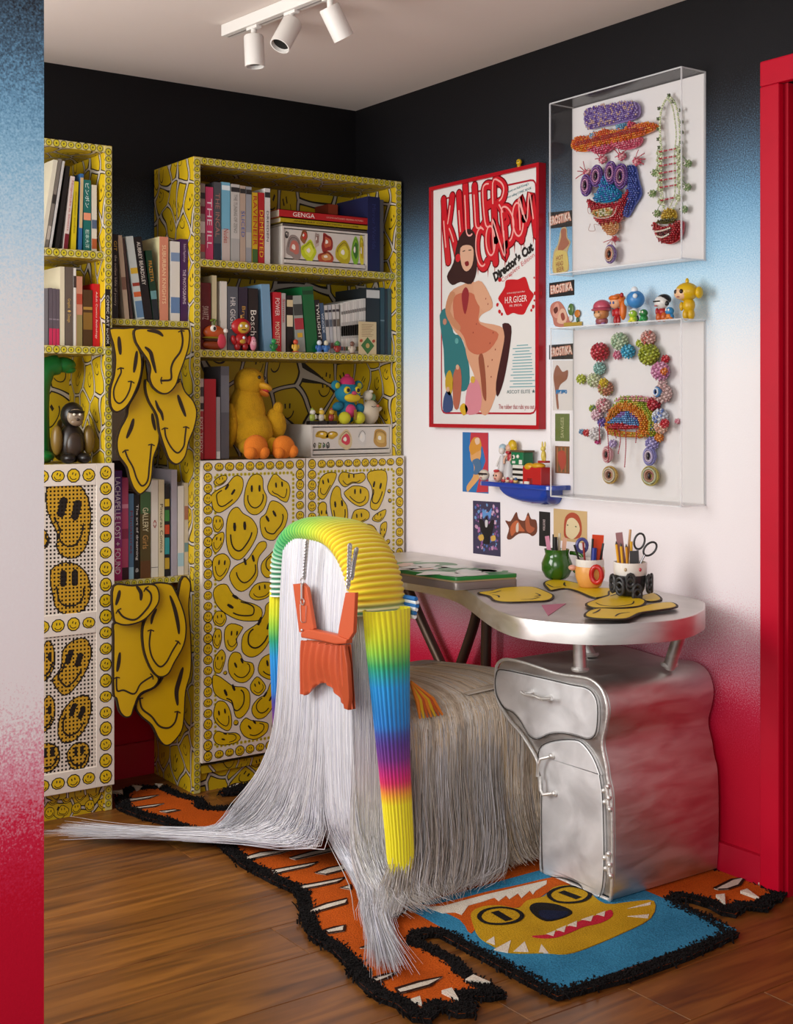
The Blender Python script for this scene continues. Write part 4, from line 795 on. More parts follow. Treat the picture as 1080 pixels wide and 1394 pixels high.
MB().prism([(-1.305,0.627),(-1.337,0.635),(-1.352,0.59),(-1.361,0.511),(-1.356,0.478),(-1.337,0.478),(-1.319,0.531),(-1.299,0.581)], mp, .004, .016, ORD, edge=.003).build('gusset', bag, smooth=True)
for pts in ([(-1.143,0.875),(-1.139,0.843),(-1.134,0.811),(-1.13,0.778)], [(-1.347,0.881),(-1.345,0.849),(-1.343,0.815),(-1.339,0.777)], [(-1.376,0.874),(-1.368,0.851),(-1.361,0.827),(-1.356,0.803)]):
    m = MB(); q = spline(pts, 6, False); L_ = len(q) - 1
    for k in range(24):
        t = k / 24; y, z = samp(q, t); n2 = samp(q, min(1, t + .03)); d = Vector((0, n2[0] - y, n2[1] - z)).normalized(); s_ = Vector((0, -d.z, d.y)) if k % 2 else Vector((1, 0, 0))
        m.tube([Vector((BX - .004, y, z)) + d * .0068 * cos(a) + s_ * .0052 * sin(a) for a in (k2 * pi / 4 for k2 in range(8))], .0018, SILV, 5, True)
    m.build('chain', bag, smooth=True, kind='stuff')
def ring(c, r, th): return MB().tube([(BX - .010, c[0] + r * cos(k * pi / 7), c[1] + r * sin(k * pi / 7)) for k in range(14)], th, SILV, 6, True)
rc = [(-1.13,0.771),(-1.13,0.718),(-1.127,0.643)]
ring(rc[0], .008, .0016).build('ring', bag, smooth=True); ring(rc[1], .0085, .0016).build('ring', bag, smooth=True)
MB().tube([(BX - .012, rc[0][0], rc[0][1] - .008), (BX - .012, rc[1][0], rc[1][1] + .008)], .0032, SILV, 8).build('clasp', bag, smooth=True)
MB().tube([(BX - .0095, a, b) for a, b in [(-1.118,0.709),(-1.121,0.667),(-1.128,0.663),(-1.145,0.667),(-1.149,0.71)]], .001, SILV, 5).build('key_fob_loop', bag, smooth=True)
MB().ell((BX - .009, *rc[2]), .004, SILV, seg=8, rings=6).build('stud', bag, smooth=True)
# ------------------------------------------------------------------ tiger rug
def pile(h, h2):
    m = bpy.data.materials.new('rug_pile'); m.use_nodes = True; nt = m.node_tree; L = nt.links; p = nt.nodes['Principled BSDF']; N = nt.nodes.new
    tc = N('ShaderNodeTexCoord'); n = N('ShaderNodeTexNoise'); n.inputs['Scale'].default_value = 260; n.inputs['Detail'].default_value = 3; L.new(tc.outputs['Object'], n.inputs['Vector'])
    n2 = N('ShaderNodeTexNoise'); n2.inputs['Scale'].default_value = 9; n2.inputs['Detail'].default_value = 4; L.new(tc.outputs['Object'], n2.inputs['Vector'])
    r = N('ShaderNodeMix'); r.data_type = 'RGBA'; r.inputs[6].default_value = lin(h2); r.inputs[7].default_value = lin(h)
    ad = N('ShaderNodeMath'); ad.operation = 'MULTIPLY_ADD'; ad.inputs[1].default_value = 1.6; L.new(n.outputs['Fac'], ad.inputs[0]); sb = N('ShaderNodeMath'); sb.operation = 'MULTIPLY_ADD'; sb.inputs[1].default_value = .9; sb.inputs[2].default_value = -.75
    L.new(n2.outputs['Fac'], sb.inputs[0]); L.new(sb.outputs[0], ad.inputs[2]); ad.use_clamp = True; L.new(ad.outputs[0], r.inputs[0]); L.new(r.outputs[2], p.inputs['Base Color'])
    p.inputs['Roughness'].default_value = .95; p.inputs['Specular IOR Level'].default_value = .1; p.inputs['Sheen Weight'].default_value = 0
    b = N('ShaderNodeBump'); b.inputs['Strength'].default_value = .7; b.inputs['Distance'].default_value = .006; L.new(n.outputs['Fac'], b.inputs['Height']); L.new(b.outputs[0], p.inputs['Normal'])
    return m
RO = pile('#cf5d18', '#8f3d0c'); RW = pile('#ded6c8', '#b9ad9c'); RB = pile('#3d8db4', '#1f5d7d'); RY = pile('#c99e1f', '#93700f'); RK = pile('#232020', '#0d0b0b'); RR = pile('#c4283c', '#9c1b2c'); RN = pile('#1d2440', '#0e1224'); RD = pile('#3a1d14', '#221009')
rug = thing('tiger_rug', (-.7, -1.1, 0), 'orange tufted tiger-shaped rug with black shaggy edge and a blue square head panel', 'rug')
left = [(-1.031,-0.204),(-0.964,-0.153),(-0.87,-0.201),(-0.862,-0.318),(-0.833,-0.404),(-0.86,-0.476),(-0.828,-0.516),(-0.739,-0.499)]
rear2 = [(-.66, -.385), (-.72, -.40), (-.76, -.385), (-.74, -.35), (-.66, -.335), (-.5, -.335), (-.38, -.36)]
near = [(-0.986,-0.783),(-1.015,-0.977),(-1.009,-1.135),(-0.995,-1.229),(-1.084,-1.412),(-1.113,-1.494),(-1.111,-1.581),(-1.127,-1.666),(-1.155,-1.755),(-1.164,-1.835),(-1.148,-1.888),(-1.158,-1.953),(-1.132,-1.978),(-1.084,-1.944),(-1.075,-1.991),(-1.046,-2.008),(-1.022,-1.988),(-1.013,-1.934),(-0.974,-1.973),(-0.938,-1.982),(-0.939,-1.929),(-0.932,-1.86),(-0.911,-1.781),(-0.916,-1.689),(-0.927,-1.665),(-0.9,-1.633),(-0.867,-1.647)]
head = [(-0.865,-1.654),(-0.863,-1.818),(-0.864,-1.966),(-0.859,-2.05),(-0.669,-2.074),(-0.484,-2.072),(-0.298,-2.051),(-0.277,-1.943),(-0.271,-1.845)]
paw = [(-0.24,-1.815),(-0.227,-1.852),(-0.22,-1.895),(-0.23,-1.939),(-0.214,-1.972),(-0.158,-1.949),(-0.122,-1.994),(-0.085,-1.971),(-0.031,-1.967),(0.003,-1.94),(0.02,-1.868),(0.032,-1.809),(0.03,-1.773)]
rp = [(-1.081,-0.342),(-1.06,-0.462),(-1.032,-0.532)]
body = left + rear2 + [(-.30, -.50), (-.27, -.75), (-.20, -1.0), (-.13, -1.25), (-.05, -1.45), (-.035, -1.62)] + paw[::-1] + head[::-1] + near[::-1] + rp[::-1]
bs = []
for i in range(len(body)):
    a, b = Vector(body[i]), Vector(body[(i + 1) % len(body)]); k = max(1, int((b - a).length / .02))
    bs += [tuple(a + (b - a) * j / k) for j in range(k)]
mz = onz(0)
MB().prism(bs, mz, .001, .011, RO, RK).build('body', rug)
# black shaggy border
bd = MB().stroke(offset(bs, .016), .034, mz, .0125, RK, closed=True).build('border', rug)
tm = MB(); g = random.Random(3); n = len(bs); inn = offset(bs, .016)
for i in range(n):
    a, b = inn[i], inn[(i + 1) % n]
    for _ in range(int(math.hypot(b[0] - a[0], b[1] - a[1]) / .00036) + 1):
        t = g.random(); x = a[0] + (b[0] - a[0]) * t + g.gauss(0, .009); y = a[1] + (b[1] - a[1]) * t + g.gauss(0, .009); h = .0115 + g.random() * .006; an = g.random() * 6.3; r = .0027
        vs = [(x + r * cos(an + k * 2.09), y + r * sin(an + k * 2.09), .004) for k in range(3)]; tx, ty = x + g.gauss(0, .005), y + g.gauss(0, .005)
        vs += [(tx + r * .8 * cos(an + k * 2.09), ty + r * .8 * sin(an + k * 2.09), h) for k in range(3)]
        tm.add(vs, [(0, 1, 4, 3), (1, 2, 5, 4), (2, 0, 3, 5), (3, 4, 5)], RK)
tm.build('border_tufts', rug, kind='stuff')
ZS = .0118
def patch(name, pts, mat, h, par=rug, sm=3, outline=None, ow=.009):
    q = spline(pts, sm) if sm else pts
    o = MB().prism(q, mz, .010, ZS + h, mat).build(name, par)
    if outline: MB().stroke(q, ow, mz, ZS + h + .0006, outline, closed=True).build('outline', o)
    return o
for pts in ([(-0.964,-0.805),(-0.929,-0.811),(-0.874,-0.84),(-0.912,-0.848),(-0.969,-0.832)], [(-0.892,-0.889),(-0.84,-0.874),(-0.792,-0.89),(-0.833,-0.91),(-0.887,-0.914)], [(-0.983,-0.943),(-0.932,-0.935),(-0.841,-0.964),(-0.89,-0.974),(-0.96,-0.968),(-0.992,-0.968)],
    [(-0.888,-1.019),(-0.817,-1.011),(-0.724,-1.017),(-0.74,-1.042),(-0.816,-1.041),(-0.882,-1.04)], [(-0.978,-1.072),(-0.932,-1.078),(-0.842,-1.091),(-0.884,-1.106),(-0.955,-1.102),(-0.987,-1.103)], [(-0.891,-1.155),(-0.844,-1.145),(-0.79,-1.15),(-0.816,-1.181),(-0.876,-1.182)],
    [(-0.975,-1.211),(-0.927,-1.219),(-0.847,-1.229),(-0.881,-1.246),(-0.941,-1.242),(-0.983,-1.235)], [(-1.036,-1.361),(-0.983,-1.351),(-0.921,-1.353),(-0.939,-1.378),(-0.993,-1.381),(-1.045,-1.383)], [(-1.071,-1.486),(-1.042,-1.485),(-1.016,-1.489),(-1.035,-1.515),(-1.072,-1.506)],
    [(-0.895,-1.282),(-0.862,-1.28),(-0.88,-1.308)], [(-1.128,-1.76),(-1.09,-1.762),(-1.063,-1.767),(-1.095,-1.78),(-1.135,-1.782)], [(-1.112,-1.831),(-1.054,-1.832),(-0.998,-1.842),(-1.044,-1.86),(-1.103,-1.856),(-1.118,-1.851)],
    [(-1.045,-1.673),(-1.014,-1.669),(-1.001,-1.671),(-1.035,-1.688)], [(-0.919,-1.515),(-0.865,-1.5),(-0.84,-1.495),(-0.885,-1.517)], [(-1.059,-1.617),(-1.021,-1.615),(-1,-1.62),(-1.035,-1.635)],
    [(-1.051,-0.264),(-1,-0.279),(-0.931,-0.29),(-0.973,-0.304),(-1.026,-0.302),(-1.061,-0.295)], [(-1.042,-0.365),(-1.003,-0.37),(-0.955,-0.381),(-0.991,-0.393),(-1.039,-0.383)], [(-0.999,-0.443),(-0.958,-0.452),(-0.943,-0.468),(-0.988,-0.469)],
    [(-0.71,-0.333),(-0.673,-0.318),(-0.654,-0.322),(-0.689,-0.348)], [(-0.129,-1.831),(-0.043,-1.815),(-0.002,-1.824),(-0.058,-1.853),(-0.103,-1.854),(-0.125,-1.843)],
    [(-0.552,-1.369),(-0.494,-1.36),(-0.45,-1.357),(-0.485,-1.376),(-0.535,-1.384)], [(-0.307,-1.357),(-0.259,-1.347),(-0.278,-1.377),(-0.304,-1.371)]):
    patch('stripe', pts, RW, .0012, sm=0, outline=RD)
for pts in ([(-1.12,-1.896),(-1.097,-1.896),(-1.113,-1.924)], [(-1.046,-1.902),(-1.02,-1.903),(-1.04,-1.951)], [(-0.972,-1.888),(-0.944,-1.88),(-0.938,-1.93)], [(-0.169,-1.871),(-0.145,-1.879),(-0.194,-1.923)], [(-0.099,-1.889),(-0.073,-1.889),(-0.096,-1.945)], [(-0.017,-1.878),(0.005,-1.88),(-0.004,-1.912)],
    [(-1.039,-0.183),(-1.008,-0.19),(-1.024,-0.23)], [(-0.961,-0.155),(-0.94,-0.189),(-0.969,-0.209)], [(-0.895,-0.183),(-0.875,-0.204),(-0.897,-0.225)]):
    patch('claw', pts, RW, .0065, sm=0)
# square blue panel in its own right shape
hb = [(-0.834,-1.481),(-0.847,-2.037),(-0.288,-2.036)]
far_ = (hb[0][0] + hb[2][0] - hb[1][0], hb[0][1] + hb[2][1] - hb[1][1])
hp = patch('head_panel', [hb[0], hb[1], hb[2], far_], RB, .0014, sm=0)
patch('orange_brow', [(-0.811,-1.469),(-0.782,-1.505),(-0.704,-1.517),(-0.61,-1.52),(-0.518,-1.53),(-0.429,-1.537),(-0.39,-1.552),(-0.408,-1.604),(-0.455,-1.599),(-0.548,-1.631),(-0.615,-1.643),(-0.659,-1.629),(-0.701,-1.624),(-0.806,-1.7),(-0.777,-1.619),(-0.789,-1.515)], RO, .0026, hp)
patch('yellow_face', [(-0.729,-1.604),(-0.682,-1.591),(-0.644,-1.611),(-0.62,-1.648),(-0.571,-1.624),(-0.517,-1.627),(-0.459,-1.596),(-0.413,-1.61),(-0.408,-1.668),(-0.429,-1.75),(-0.366,-1.777),(-0.319,-1.806),(-0.403,-1.876),(-0.525,-1.901),(-0.644,-1.914),(-0.706,-1.911),(-0.742,-1.879),(-0.804,-1.834),(-0.811,-1.782),(-0.804,-1.724),(-0.768,-1.657)], RY, .0034, hp)
patch('brow_teeth', [(-0.797,-1.516),(-0.757,-1.534),(-0.704,-1.534),(-0.623,-1.536),(-0.529,-1.543),(-0.44,-1.55),(-0.458,-1.569),(-0.51,-1.587),(-0.533,-1.603),(-0.522,-1.578),(-0.572,-1.605),(-0.558,-1.575),(-0.601,-1.593),(-0.591,-1.569),(-0.63,-1.587),(-0.624,-1.563),(-0.662,-1.567),(-0.708,-1.566),(-0.758,-1.603),(-0.761,-1.582),(-0.788,-1.566)], RW, .0038, hp, 0)
def eye(ring_, slit):
    e = patch('eye', ring_, RY, .0044, hp, 3, RK, .011); MB().stroke(slit, .022, mz, ZS + .0055, RK).build('pupil', e)
eye([(-0.733,-1.638),(-0.695,-1.615),(-0.654,-1.624),(-0.635,-1.658),(-0.646,-1.693),(-0.68,-1.71),(-0.719,-1.702),(-0.743,-1.675)], [(-0.684,-1.636),(-0.687,-1.663),(-0.69,-1.697)])
eye([(-0.505,-1.63),(-0.466,-1.611),(-0.423,-1.616),(-0.408,-1.652),(-0.419,-1.687),(-0.46,-1.707),(-0.498,-1.697),(-0.519,-1.669)], [(-0.466,-1.632),(-0.463,-1.66),(-0.46,-1.69)])
ns = patch('nose', [(-0.598,-1.664),(-0.565,-1.65),(-0.534,-1.678),(-0.526,-1.723),(-0.538,-1.75),(-0.58,-1.759),(-0.62,-1.75),(-0.619,-1.707)], RK, .0046, hp)
patch('nose_navy', [(-0.591,-1.694),(-0.565,-1.712),(-0.54,-1.738),(-0.573,-1.756),(-0.61,-1.747),(-0.613,-1.719)], RN, .0052, ns)  # navy pile of the nose
mo = patch('mouth', [(-0.705,-1.795),(-0.667,-1.81),(-0.607,-1.803),(-0.542,-1.793),(-0.483,-1.791),(-0.447,-1.787),(-0.471,-1.817),(-0.522,-1.831),(-0.572,-1.825),(-0.62,-1.832),(-0.668,-1.833),(-0.698,-1.815)], RR, .0044, hp)
for pts in ([(-0.671,-1.807),(-0.641,-1.804),(-0.666,-1.825)], [(-0.635,-1.801),(-0.601,-1.797),(-0.631,-1.823)], [(-0.597,-1.797),(-0.561,-1.791),(-0.587,-1.817)], [(-0.547,-1.791),(-0.506,-1.789),(-0.536,-1.812)], [(-0.496,-1.789),(-0.464,-1.786),(-0.49,-1.809)]): patch('tooth', pts, RW, .0052, mo, 0)
for pts in ([(-0.81,-1.759),(-0.777,-1.747),(-0.806,-1.785)], [(-0.823,-1.802),(-0.76,-1.786),(-0.807,-1.831)], [(-0.795,-1.836),(-0.739,-1.809),(-0.769,-1.857)], [(-0.751,-1.871),(-0.718,-1.842),(-0.736,-1.885)], [(-0.409,-1.805),(-0.331,-1.808),(-0.346,-1.82)], [(-0.443,-1.839),(-0.392,-1.86),(-0.412,-1.875)]): patch('whisker', pts, RW, .0044, hp, 0)
# ------------------------------------------------------------------ books
PG = M('#cbbfa8', .8)
def book(x, w, h, z, col, label, d=.20, yf=-.275, tilt=0, title=None, tc='#e8e2d6', ts=None, bands=(), group=None, horiz=False, side=None, lean=0):
    """x = left edge at the foot, spine faces the room; tilt in degrees (top moves right when positive)"""
    t = thing('book', (x + w / 2, yf + d / 2, z), label, 'book', group); c = cos(rad(tilt)); s = sin(rad(tilt))
    px = x + w if tilt > 0 else x
    def T(a, y, b):   # rotate about the lower corner that carries the book
        u = a - px; v = b - z; return (px + u * c + v * s, y, z - u * s + v * c)
    b = .0022; cm = M(col, .42); sm_ = M(side, .5) if side else cm
    cv = MB().box(x, x + w, yf, yf + b, z, z + h, cm, T).box(x, x + b, yf + b, yf + d, z, z + h, sm_, T).box(x + w - b, x + w, yf + b, yf + d, z, z + h, sm_, T).build('cover', t)
    MB().box(x + b, x + w - b, yf + b, yf + d - .004, z + .003, z + h - .003, PG, T).build('pages', t)
    mp = lambda a, q, hh=0: T(a, yf - hh, q)
    for (z0, z1, bc) in bands:
        MB().box(x + .0004, x + w - .0004, yf - .0006, yf, z + h * z0, z + h * z1, M(bc, .45), T).build('spine_band', cv)
    if title:
        for k, (body, at, ln_, colr) in enumerate(title if isinstance(title, list) else [(title, .5, .8, tc)]):
            zc = z + h * at; xc = x + w / 2; L_ = h * ln_; W_2 = w * (ts or .55)
            m = MB().text(body, .01, lambda a, q, hh=0: T(xc + q, yf - .0012 - hh, zc - a), 0, M(colr, .5), fit=(L_, W_2)); m.build('spine_title', cv)
    return t
# --- left bookcase, top shelf
zA = 1.6975; zB = 1.4095; G1 = 'books on the left bookcase top shelf'; G2 = 'books on the left bookcase second shelf'
book(-1.3070, 0.0132, .27, zA, '#c9c2ae', 'cream magazine leaning against the picture edge on the top left shelf', tilt=9, group=G1)
book(-1.2920, 0.0102, .275, zA, '#6f675e', 'thin speckled grey magazine leaning right on the top left shelf', tilt=9, group=G1, bands=((.1, .25, '#a79d90'), (.5, .6, '#2c2723')))
book(-1.2790, 0.0072, .27, zA, '#b9b5b0', 'thin pale grey magazine leaning between speckled and black ones, top left shelf', tilt=9, group=G1)
book(-1.2610, .0125, .255, zA, '#15110f', 'slim black book leaning in the middle of the top left shelf', tilt=8, group=G1)
book(-1.2350, 0.0132, .225, zA, '#c9b9b0', 'white spine with red print and maroon foot on the top left shelf', tilt=6, group=G1, bands=((0, .22, '#6b1522'),), title=[('Ninjyutsuke sa Stuisers', .6, .68, '#a3222c')])
book(-1.2100, 0.0142, .210, zA, '#c2ac12', 'plain yellow book on the top left shelf', tilt=2.5, group=G1, title=[('illustration studies', .55, .6, '#4e460a')], ts=.3)
book(-1.1870, 0.0102, .235, zA, '#2c5d8e', 'blue and cream book left of the teal one on the top left shelf', tilt=1.5, group=G1, bands=((.3, .95, '#c0a67c'),))
book(-1.1710, 0.0232, .218, zA, '#14605a', 'teal book with white Japanese lettering on the top left shelf', group=G1, bands=((.44, .54, '#d68a68'),), title=[('ピンポン', .78, .34, '#dce8e2'), ('松本大洋', .18, .26, '#c5d8cf')])
book(-1.1450, 0.0162, .205, zA, '#c6bfb2', 'white book with scattered coloured print beside the teal one', group=G1, bands=((.05, .2, '#a2522d'), (.35, .48, '#4c5a72')))
# --- left bookcase, second shelf
book(-1.2940, 0.0122, .17, zB, '#6e6a6c', 'grey spine at the picture edge on the second left shelf', group=G2)
for k in range(3): book(-1.2790 + k * 0.0110, 0.0102, .172 - .001 * k, zB, '#5a4f55', ['first', 'second', 'third'][k] + ' of three mauve and pink paperbacks on the second left shelf', group=G2, bands=((0, .30, '#b92a4f'), (.45, .47, '#8a7d84')))
book(-1.2450, 0.0142, .238, zB, '#cdc2a6', 'tall cream book on the second left shelf', group=G2)
book(-1.2290, 0.0242, .238, zB, '#5d5148', 'thick taupe book with gilt script on the second left shelf', group=G2, title=[('Graphic ♦ Design', .45, .3, '#c9a45a')])
book(-1.2030, 0.0082, .236, zB, '#d5cfc6', 'narrow white book beside the taupe one on the second left shelf', group=G2, bands=((.75, .9, '#3b2f2b'),))
book(-1.1930, 0.0182, .212, zB, '#b98066', 'peach floral spine with olive foot on the second left shelf', group=G2, bands=((0, .45, '#8b7b4c'), (.6, .75, '#a6452f')))
book(-1.1720, 0.0292, .172, zB, '#4a3016', 'short brown book with gold pattern on the second left shelf', group=G2, bands=((.3, .6, '#7d5a22'), (.65, .7, '#a27c36')))
book(-1.1410, 0.0215, .192, zB, '#b50f1c', 'bright red book at the right end of the second left shelf', group=G2, title=[('Adult Comics Anthology', .5, .75, '#e7c7c4')], ts=.35)
st = MB().box(-1.117, -1.101, -.3122, -.3115, 1.41, 1.584, M('#17120f', .4)).build('spine_sticker', bL); MB().text('COMIC ART BOOK', .01, plane((-1.109, -.3123, 1.49), (0, 0, -1), (1, 0, 0), (0, -1, 0)), .0004, M('#d8d2c8', .5), fit=(.15, .008)).build('sticker_lettering', st)
# --- shelf between the bookcases (top)
zM = 1.4985; G3 = 'books on the upper bridge shelf'
book(-1.0870, 0.0092, .258, zM, '#2f3b55', 'dark blue spine at the left end of the upper bridge shelf', group=G3, yf=-.272)
book(-1.0770, 0.0192, .260, zM, '#17130f', 'black book with white lettering beside the dark blue one', group=G3, yf=-.272, title=[('GIT', .86, .12, '#c8a13a'), ('the outlaw bible of poetry', .45, .6, '#b9ada0')], ts=.5)
book(-1.0360, 0.0152, .258, zM, '#b59f86', 'beige book leaning left on the upper bridge shelf', group=G3, yf=-.272, tilt=-5.5, bands=((.35, .5, '#7c5a48'),))
book(-1.0160, 0.0072, .25, zM, '#3d2a26', 'thin dark book leaning left between beige and comic spines', group=G3, yf=-.272, tilt=-6.5)
book(-0.9950, 0.0242, .258, zM, '#b9c0ba', 'comic with a busy white and blue spine leaning left', group=G3, yf=-.272, tilt=-8.5, bands=((.02, .22, '#5c7c98'), (.27, .33, '#c25a2a'), (.55, .62, '#c9a22c'), (.4, .44, '#913322')))
book(-0.9690, 0.0262, .258, zM, '#14110f', 'black art book leaning left with white capital lettering', group=G3, yf=-.272, tilt=-8.5, title=[('AUBREY BEARDSLEY', .68, .52, '#d8d0c4')], ts=.45)
book(-0.9400, 0.0202, .218, zM, '#123420', 'dark green book leaning left on the upper bridge shelf', group=G3, yf=-.272, tilt=-7, bands=((0, .3, '#1b2326'), (.3, .42, '#5f8a8a')), title=[('FRAZETTA', .7, .3, '#c98a2c')])
book(-0.9190, 0.0292, .264, zM, '#c98064', 'large salmon-spined book with cream cover on the upper bridge shelf', group=G3, yf=-.272, d=.235, side='#d9cf9f', title=[('SUBURBAN KNIGHTS', .55, .7, '#e8c9a0')], ts=.45)
book(-0.8810, 0.0312, .252, zM, '#cfcac2', 'white book with blue print beside the purple one', group=G3, yf=-.272, bands=((.1, .3, '#5d79a0'), (.75, .86, '#7389a8')))
book(-0.8470, 0.0255, .262, zM, '#3c1a4c', 'purple book at the right end of the upper bridge shelf', group=G3, yf=-.272, title=[('THE PHOTOGRAPHS', .42, .42, '#cdbcd2'), ('Robert Mapplethorpe', .83, .22, '#b6a2be')], ts=.42)
# --- shelf between the bookcases (bottom)
zN = .6925; G4 = 'books on the lower bridge shelf'
book(-1.0800, 0.0292, .338, zN, '#8f1e58', 'tall magenta and purple book standing forward on the lower bridge shelf', group=G4, yf=-.285, bands=((.0, .3, '#b0246a'), (.3, .62, '#8d2a72'), (.62, 1, '#5b2f6e'), ), title=[('LACHAPELLE LOST + FOUND', .5, .88, '#e9dfe6')], ts=.6)
book(-1.0480, 0.0222, .315, zN, '#b8496a', 'pink patterned spine beside the magenta book on the lower bridge shelf', group=G4, bands=((0, .12, '#3a1520'), (.4, .5, '#8e2c4c'), (.7, .74, '#dc90a6')))
book(-1.0240, 0.0162, .265, zN, '#4b6c86', 'thin blue and red script book on the lower bridge shelf', group=G4, bands=((0, .14, '#90b6c6'),), title=[('Miniatures', .55, .5, '#7c2430')])
book(-1.0060, 0.0172, .262, zN, '#15100f', 'black book with white handwriting on the lower bridge shelf', group=G4, title=[('The art of dreaming', .55, .66, '#e2dcd2'), ('@', .1, .05, '#e2dcd2')])
book(-0.9860, 0.0342, .268, zN, '#4f4322', 'olive brown thick book with pale bubble lettering, lower bridge shelf', group=G4, bands=((.75, 1, '#3c5a34'), (0, .2, '#5e3b1e')), title=[('GALLERY', .68, .28, '#d9cfa8'), ('Girls', .42, .16, '#b98b4c')])
book(-0.9490, 0.0232, .304, zN, '#d3ccbd', 'white book with a red oval on its spine, lower bridge shelf', group=G4, bands=((.1, .105, '#2a2622'),), title=[('<>', .55, .08, '#9c2a2a')])
book(-0.9240, 0.0192, .305, zN, '#cfc29c', 'cream book with black script on its spine, lower bridge shelf', group=G4, title=[('Pinturas Comics', .5, .5, '#4a3c2c')])
book(-0.9030, 0.0162, .29, zN, '#20201f', 'book with brightly coloured blocks down a black spine', group=G4, bands=((.08, .2, '#b3922a'), (.24, .42, '#2f8b8b'), (.46, .56, '#b8401f'), (.6, .72, '#3d7a3a'), (.76, .84, '#c7a324')))
book(-0.8800, 0.0192, .335, zN, '#a39ca4', 'tall plain grey book on the lower bridge shelf', group=G4)
book(-0.8580, 0.0212, .283, zN, '#d4cfc6', 'white book with pale blue foot on the lower bridge shelf', group=G4, bands=((.1, .25, '#9fc0c8'),))
book(-0.8350, 0.0135, .292, zN, '#c2b49c', 'beige book at the right end of the lower bridge shelf', group=G4, bands=((.6, .75, '#a06a54'), (.25, .35, '#6d8a8c')))
MB().box(-1.09, -.823, -.012, -.004, .70, 1.05, M('#1c1414', .7)).build('dark_back_sheet', un)  # dark sheet filling the gap behind the lower bridge books
# --- right bookcase, top shelf
zC = 1.6975; G5 = 'books on the right bookcase top shelf'; yF = -.29
book(-0.7890, 0.0192, .243, zC, '#8d7d74', 'floral grey and red spine at the left end of the right top shelf', group=G5, yf=yF, bands=((.1, .2, '#b04a4a'), (.35, .5, '#d2c6bb'), (.6, .7, '#6c2c34'), (.8, .88, '#35302e')))
book(-0.7680, 0.0272, .234, zC, '#c13a62', 'hot pink book with white capitals on the right top shelf', group=G5, yf=yF, title=[('THE ILL', .5, .68, '#ead3da')], ts=.6)
book(-0.7380, 0.0252, .252, zC, '#4a4c50', 'dark grey book with pale red lettering on the right top shelf', group=G5, yf=yF, bands=((0, .22, '#2d3540'),), title=[('THE INCAL', .58, .56, '#a77468')], ts=.6)
book(-0.7100, 0.0302, .255, zC, '#6ea6bd', 'sky blue book with pale lower half on the right top shelf', group=G5, yf=yF, bands=((0, .40, '#b9a9a0'), (.9, .96, '#d8e2e4')), title=[('Nudes', .32, .18, '#a4443c')])
book(-0.6760, 0.0312, .252, zC, '#b9b4ad', 'white trade paperback with black badge on the right top shelf', group=G5, yf=yF, bands=((.9, .96, '#2c2a29'), (.0, .3, '#a3a09b')), title=[('THE TUNING OF ZENO', .62, .5, '#7f7a74')], ts=.4)
book(-0.6430, 0.0202, .250, zC, '#ab9684', 'tan trade paperback with blue lettering on the right top shelf', group=G5, yf=yF, bands=((.9, .96, '#2c2a29'),), title=[('SLICED', .5, .34, '#3c5aa0')], ts=.6)
book(-0.6210, 0.0202, .249, zC, '#8f8f92', 'grey trade paperback left of the yellow one, right top shelf', group=G5, yf=yF, bands=((.9, .96, '#2c2a29'), (.2, .4, '#aaa49c')))
book(-0.5980, 0.0202, .232, zC, '#c09a1c', 'yellow book with red capitals on the right top shelf', group=G5, yf=yF, bands=((0, .2, '#3c5c2c'),), title=[('RAVENEER', .6, .7, '#a5201c')], ts=.7)
book(-0.5750, 0.0222, .234, zC, '#a51f24', 'red book with yellow capitals on the right top shelf', group=G5, yf=yF, title=[('DEMENTED', .42, .66, '#d9b02c')], ts=.62)
book(-0.5510, 0.0202, .250, zC, '#cdc8c2', 'white book with black print beside the sticker drawer box', group=G5, yf=yF, bands=((.88, .95, '#2c2a29'),), title=[('DRESDEN', .5, .4, '#3a3634')], ts=.4)
book(-0.1410, 0.0502, .262, zC, '#1c2046', 'thick navy book at the right end of the right top shelf', group=G5, yf=yF, title=[('Mirror Worlds', .6, .6, '#33386a')], ts=.3)
book(-0.0890, 0.0142, .255, zC, '#4d4a4c', 'thin grey folder beside the thick navy book', group=G5, yf=yF)
book(-0.1950, 0.0402, .252, zC, '#8a2f1c', 'rust orange and black book behind the stacked manga, right top shelf', group=G5, yf=-.118, d=.09, bands=((.6, .8, '#26222a'), (.8, 1, '#a24425')))
# --- right bookcase, second shelf
zD = 1.4095; G6 = 'books on the right bookcase second shelf'; yF = -.25
book(-0.7860, 0.0392, .215, zD, '#5f1414', 'dark red book behind the orange creature on the right second shelf', group=G6, yf=-.285, title=[('SWARTZ', .55, .2, '#c9b0a4')])
book(-0.7420, 0.0162, .240, zD, '#c8bb95', 'tall cream book on the right second shelf', group=G6, yf=-.285)
book(-0.7110, 0.0222, .223, zD, '#cfc8bd', 'white book left of the grey monograph, right second shelf', group=G6, yf=-.285)
book(-0.6860, 0.0372, .208, zD, '#54565c', 'grey monograph with white serif capitals behind the red robot toy', group=G6, yf=-.285, title=[('HR GIGER', .58, .5, '#d6d2cc')], ts=.5)
book(-0.6460, 0.0332, .208, zD, '#2b2230', 'dark violet book with gold script beside the grey monograph', group=G6, yf=-.285, title=[('Bruegel', .5, .4, '#b98b3c')], ts=.5)
book(-0.6090, 0.0352, .206, zD, '#221b18', 'black book with white serif title on the right second shelf', group=G6, yf=-.285, title=[('Bosch', .45, .4, '#ddd6cb')], ts=.6)
book(-0.5500, 0.0312, .222, zD, '#6f93ae', 'light blue book leaning slightly on the right second shelf', group=G6, yf=-.285, tilt=-3)
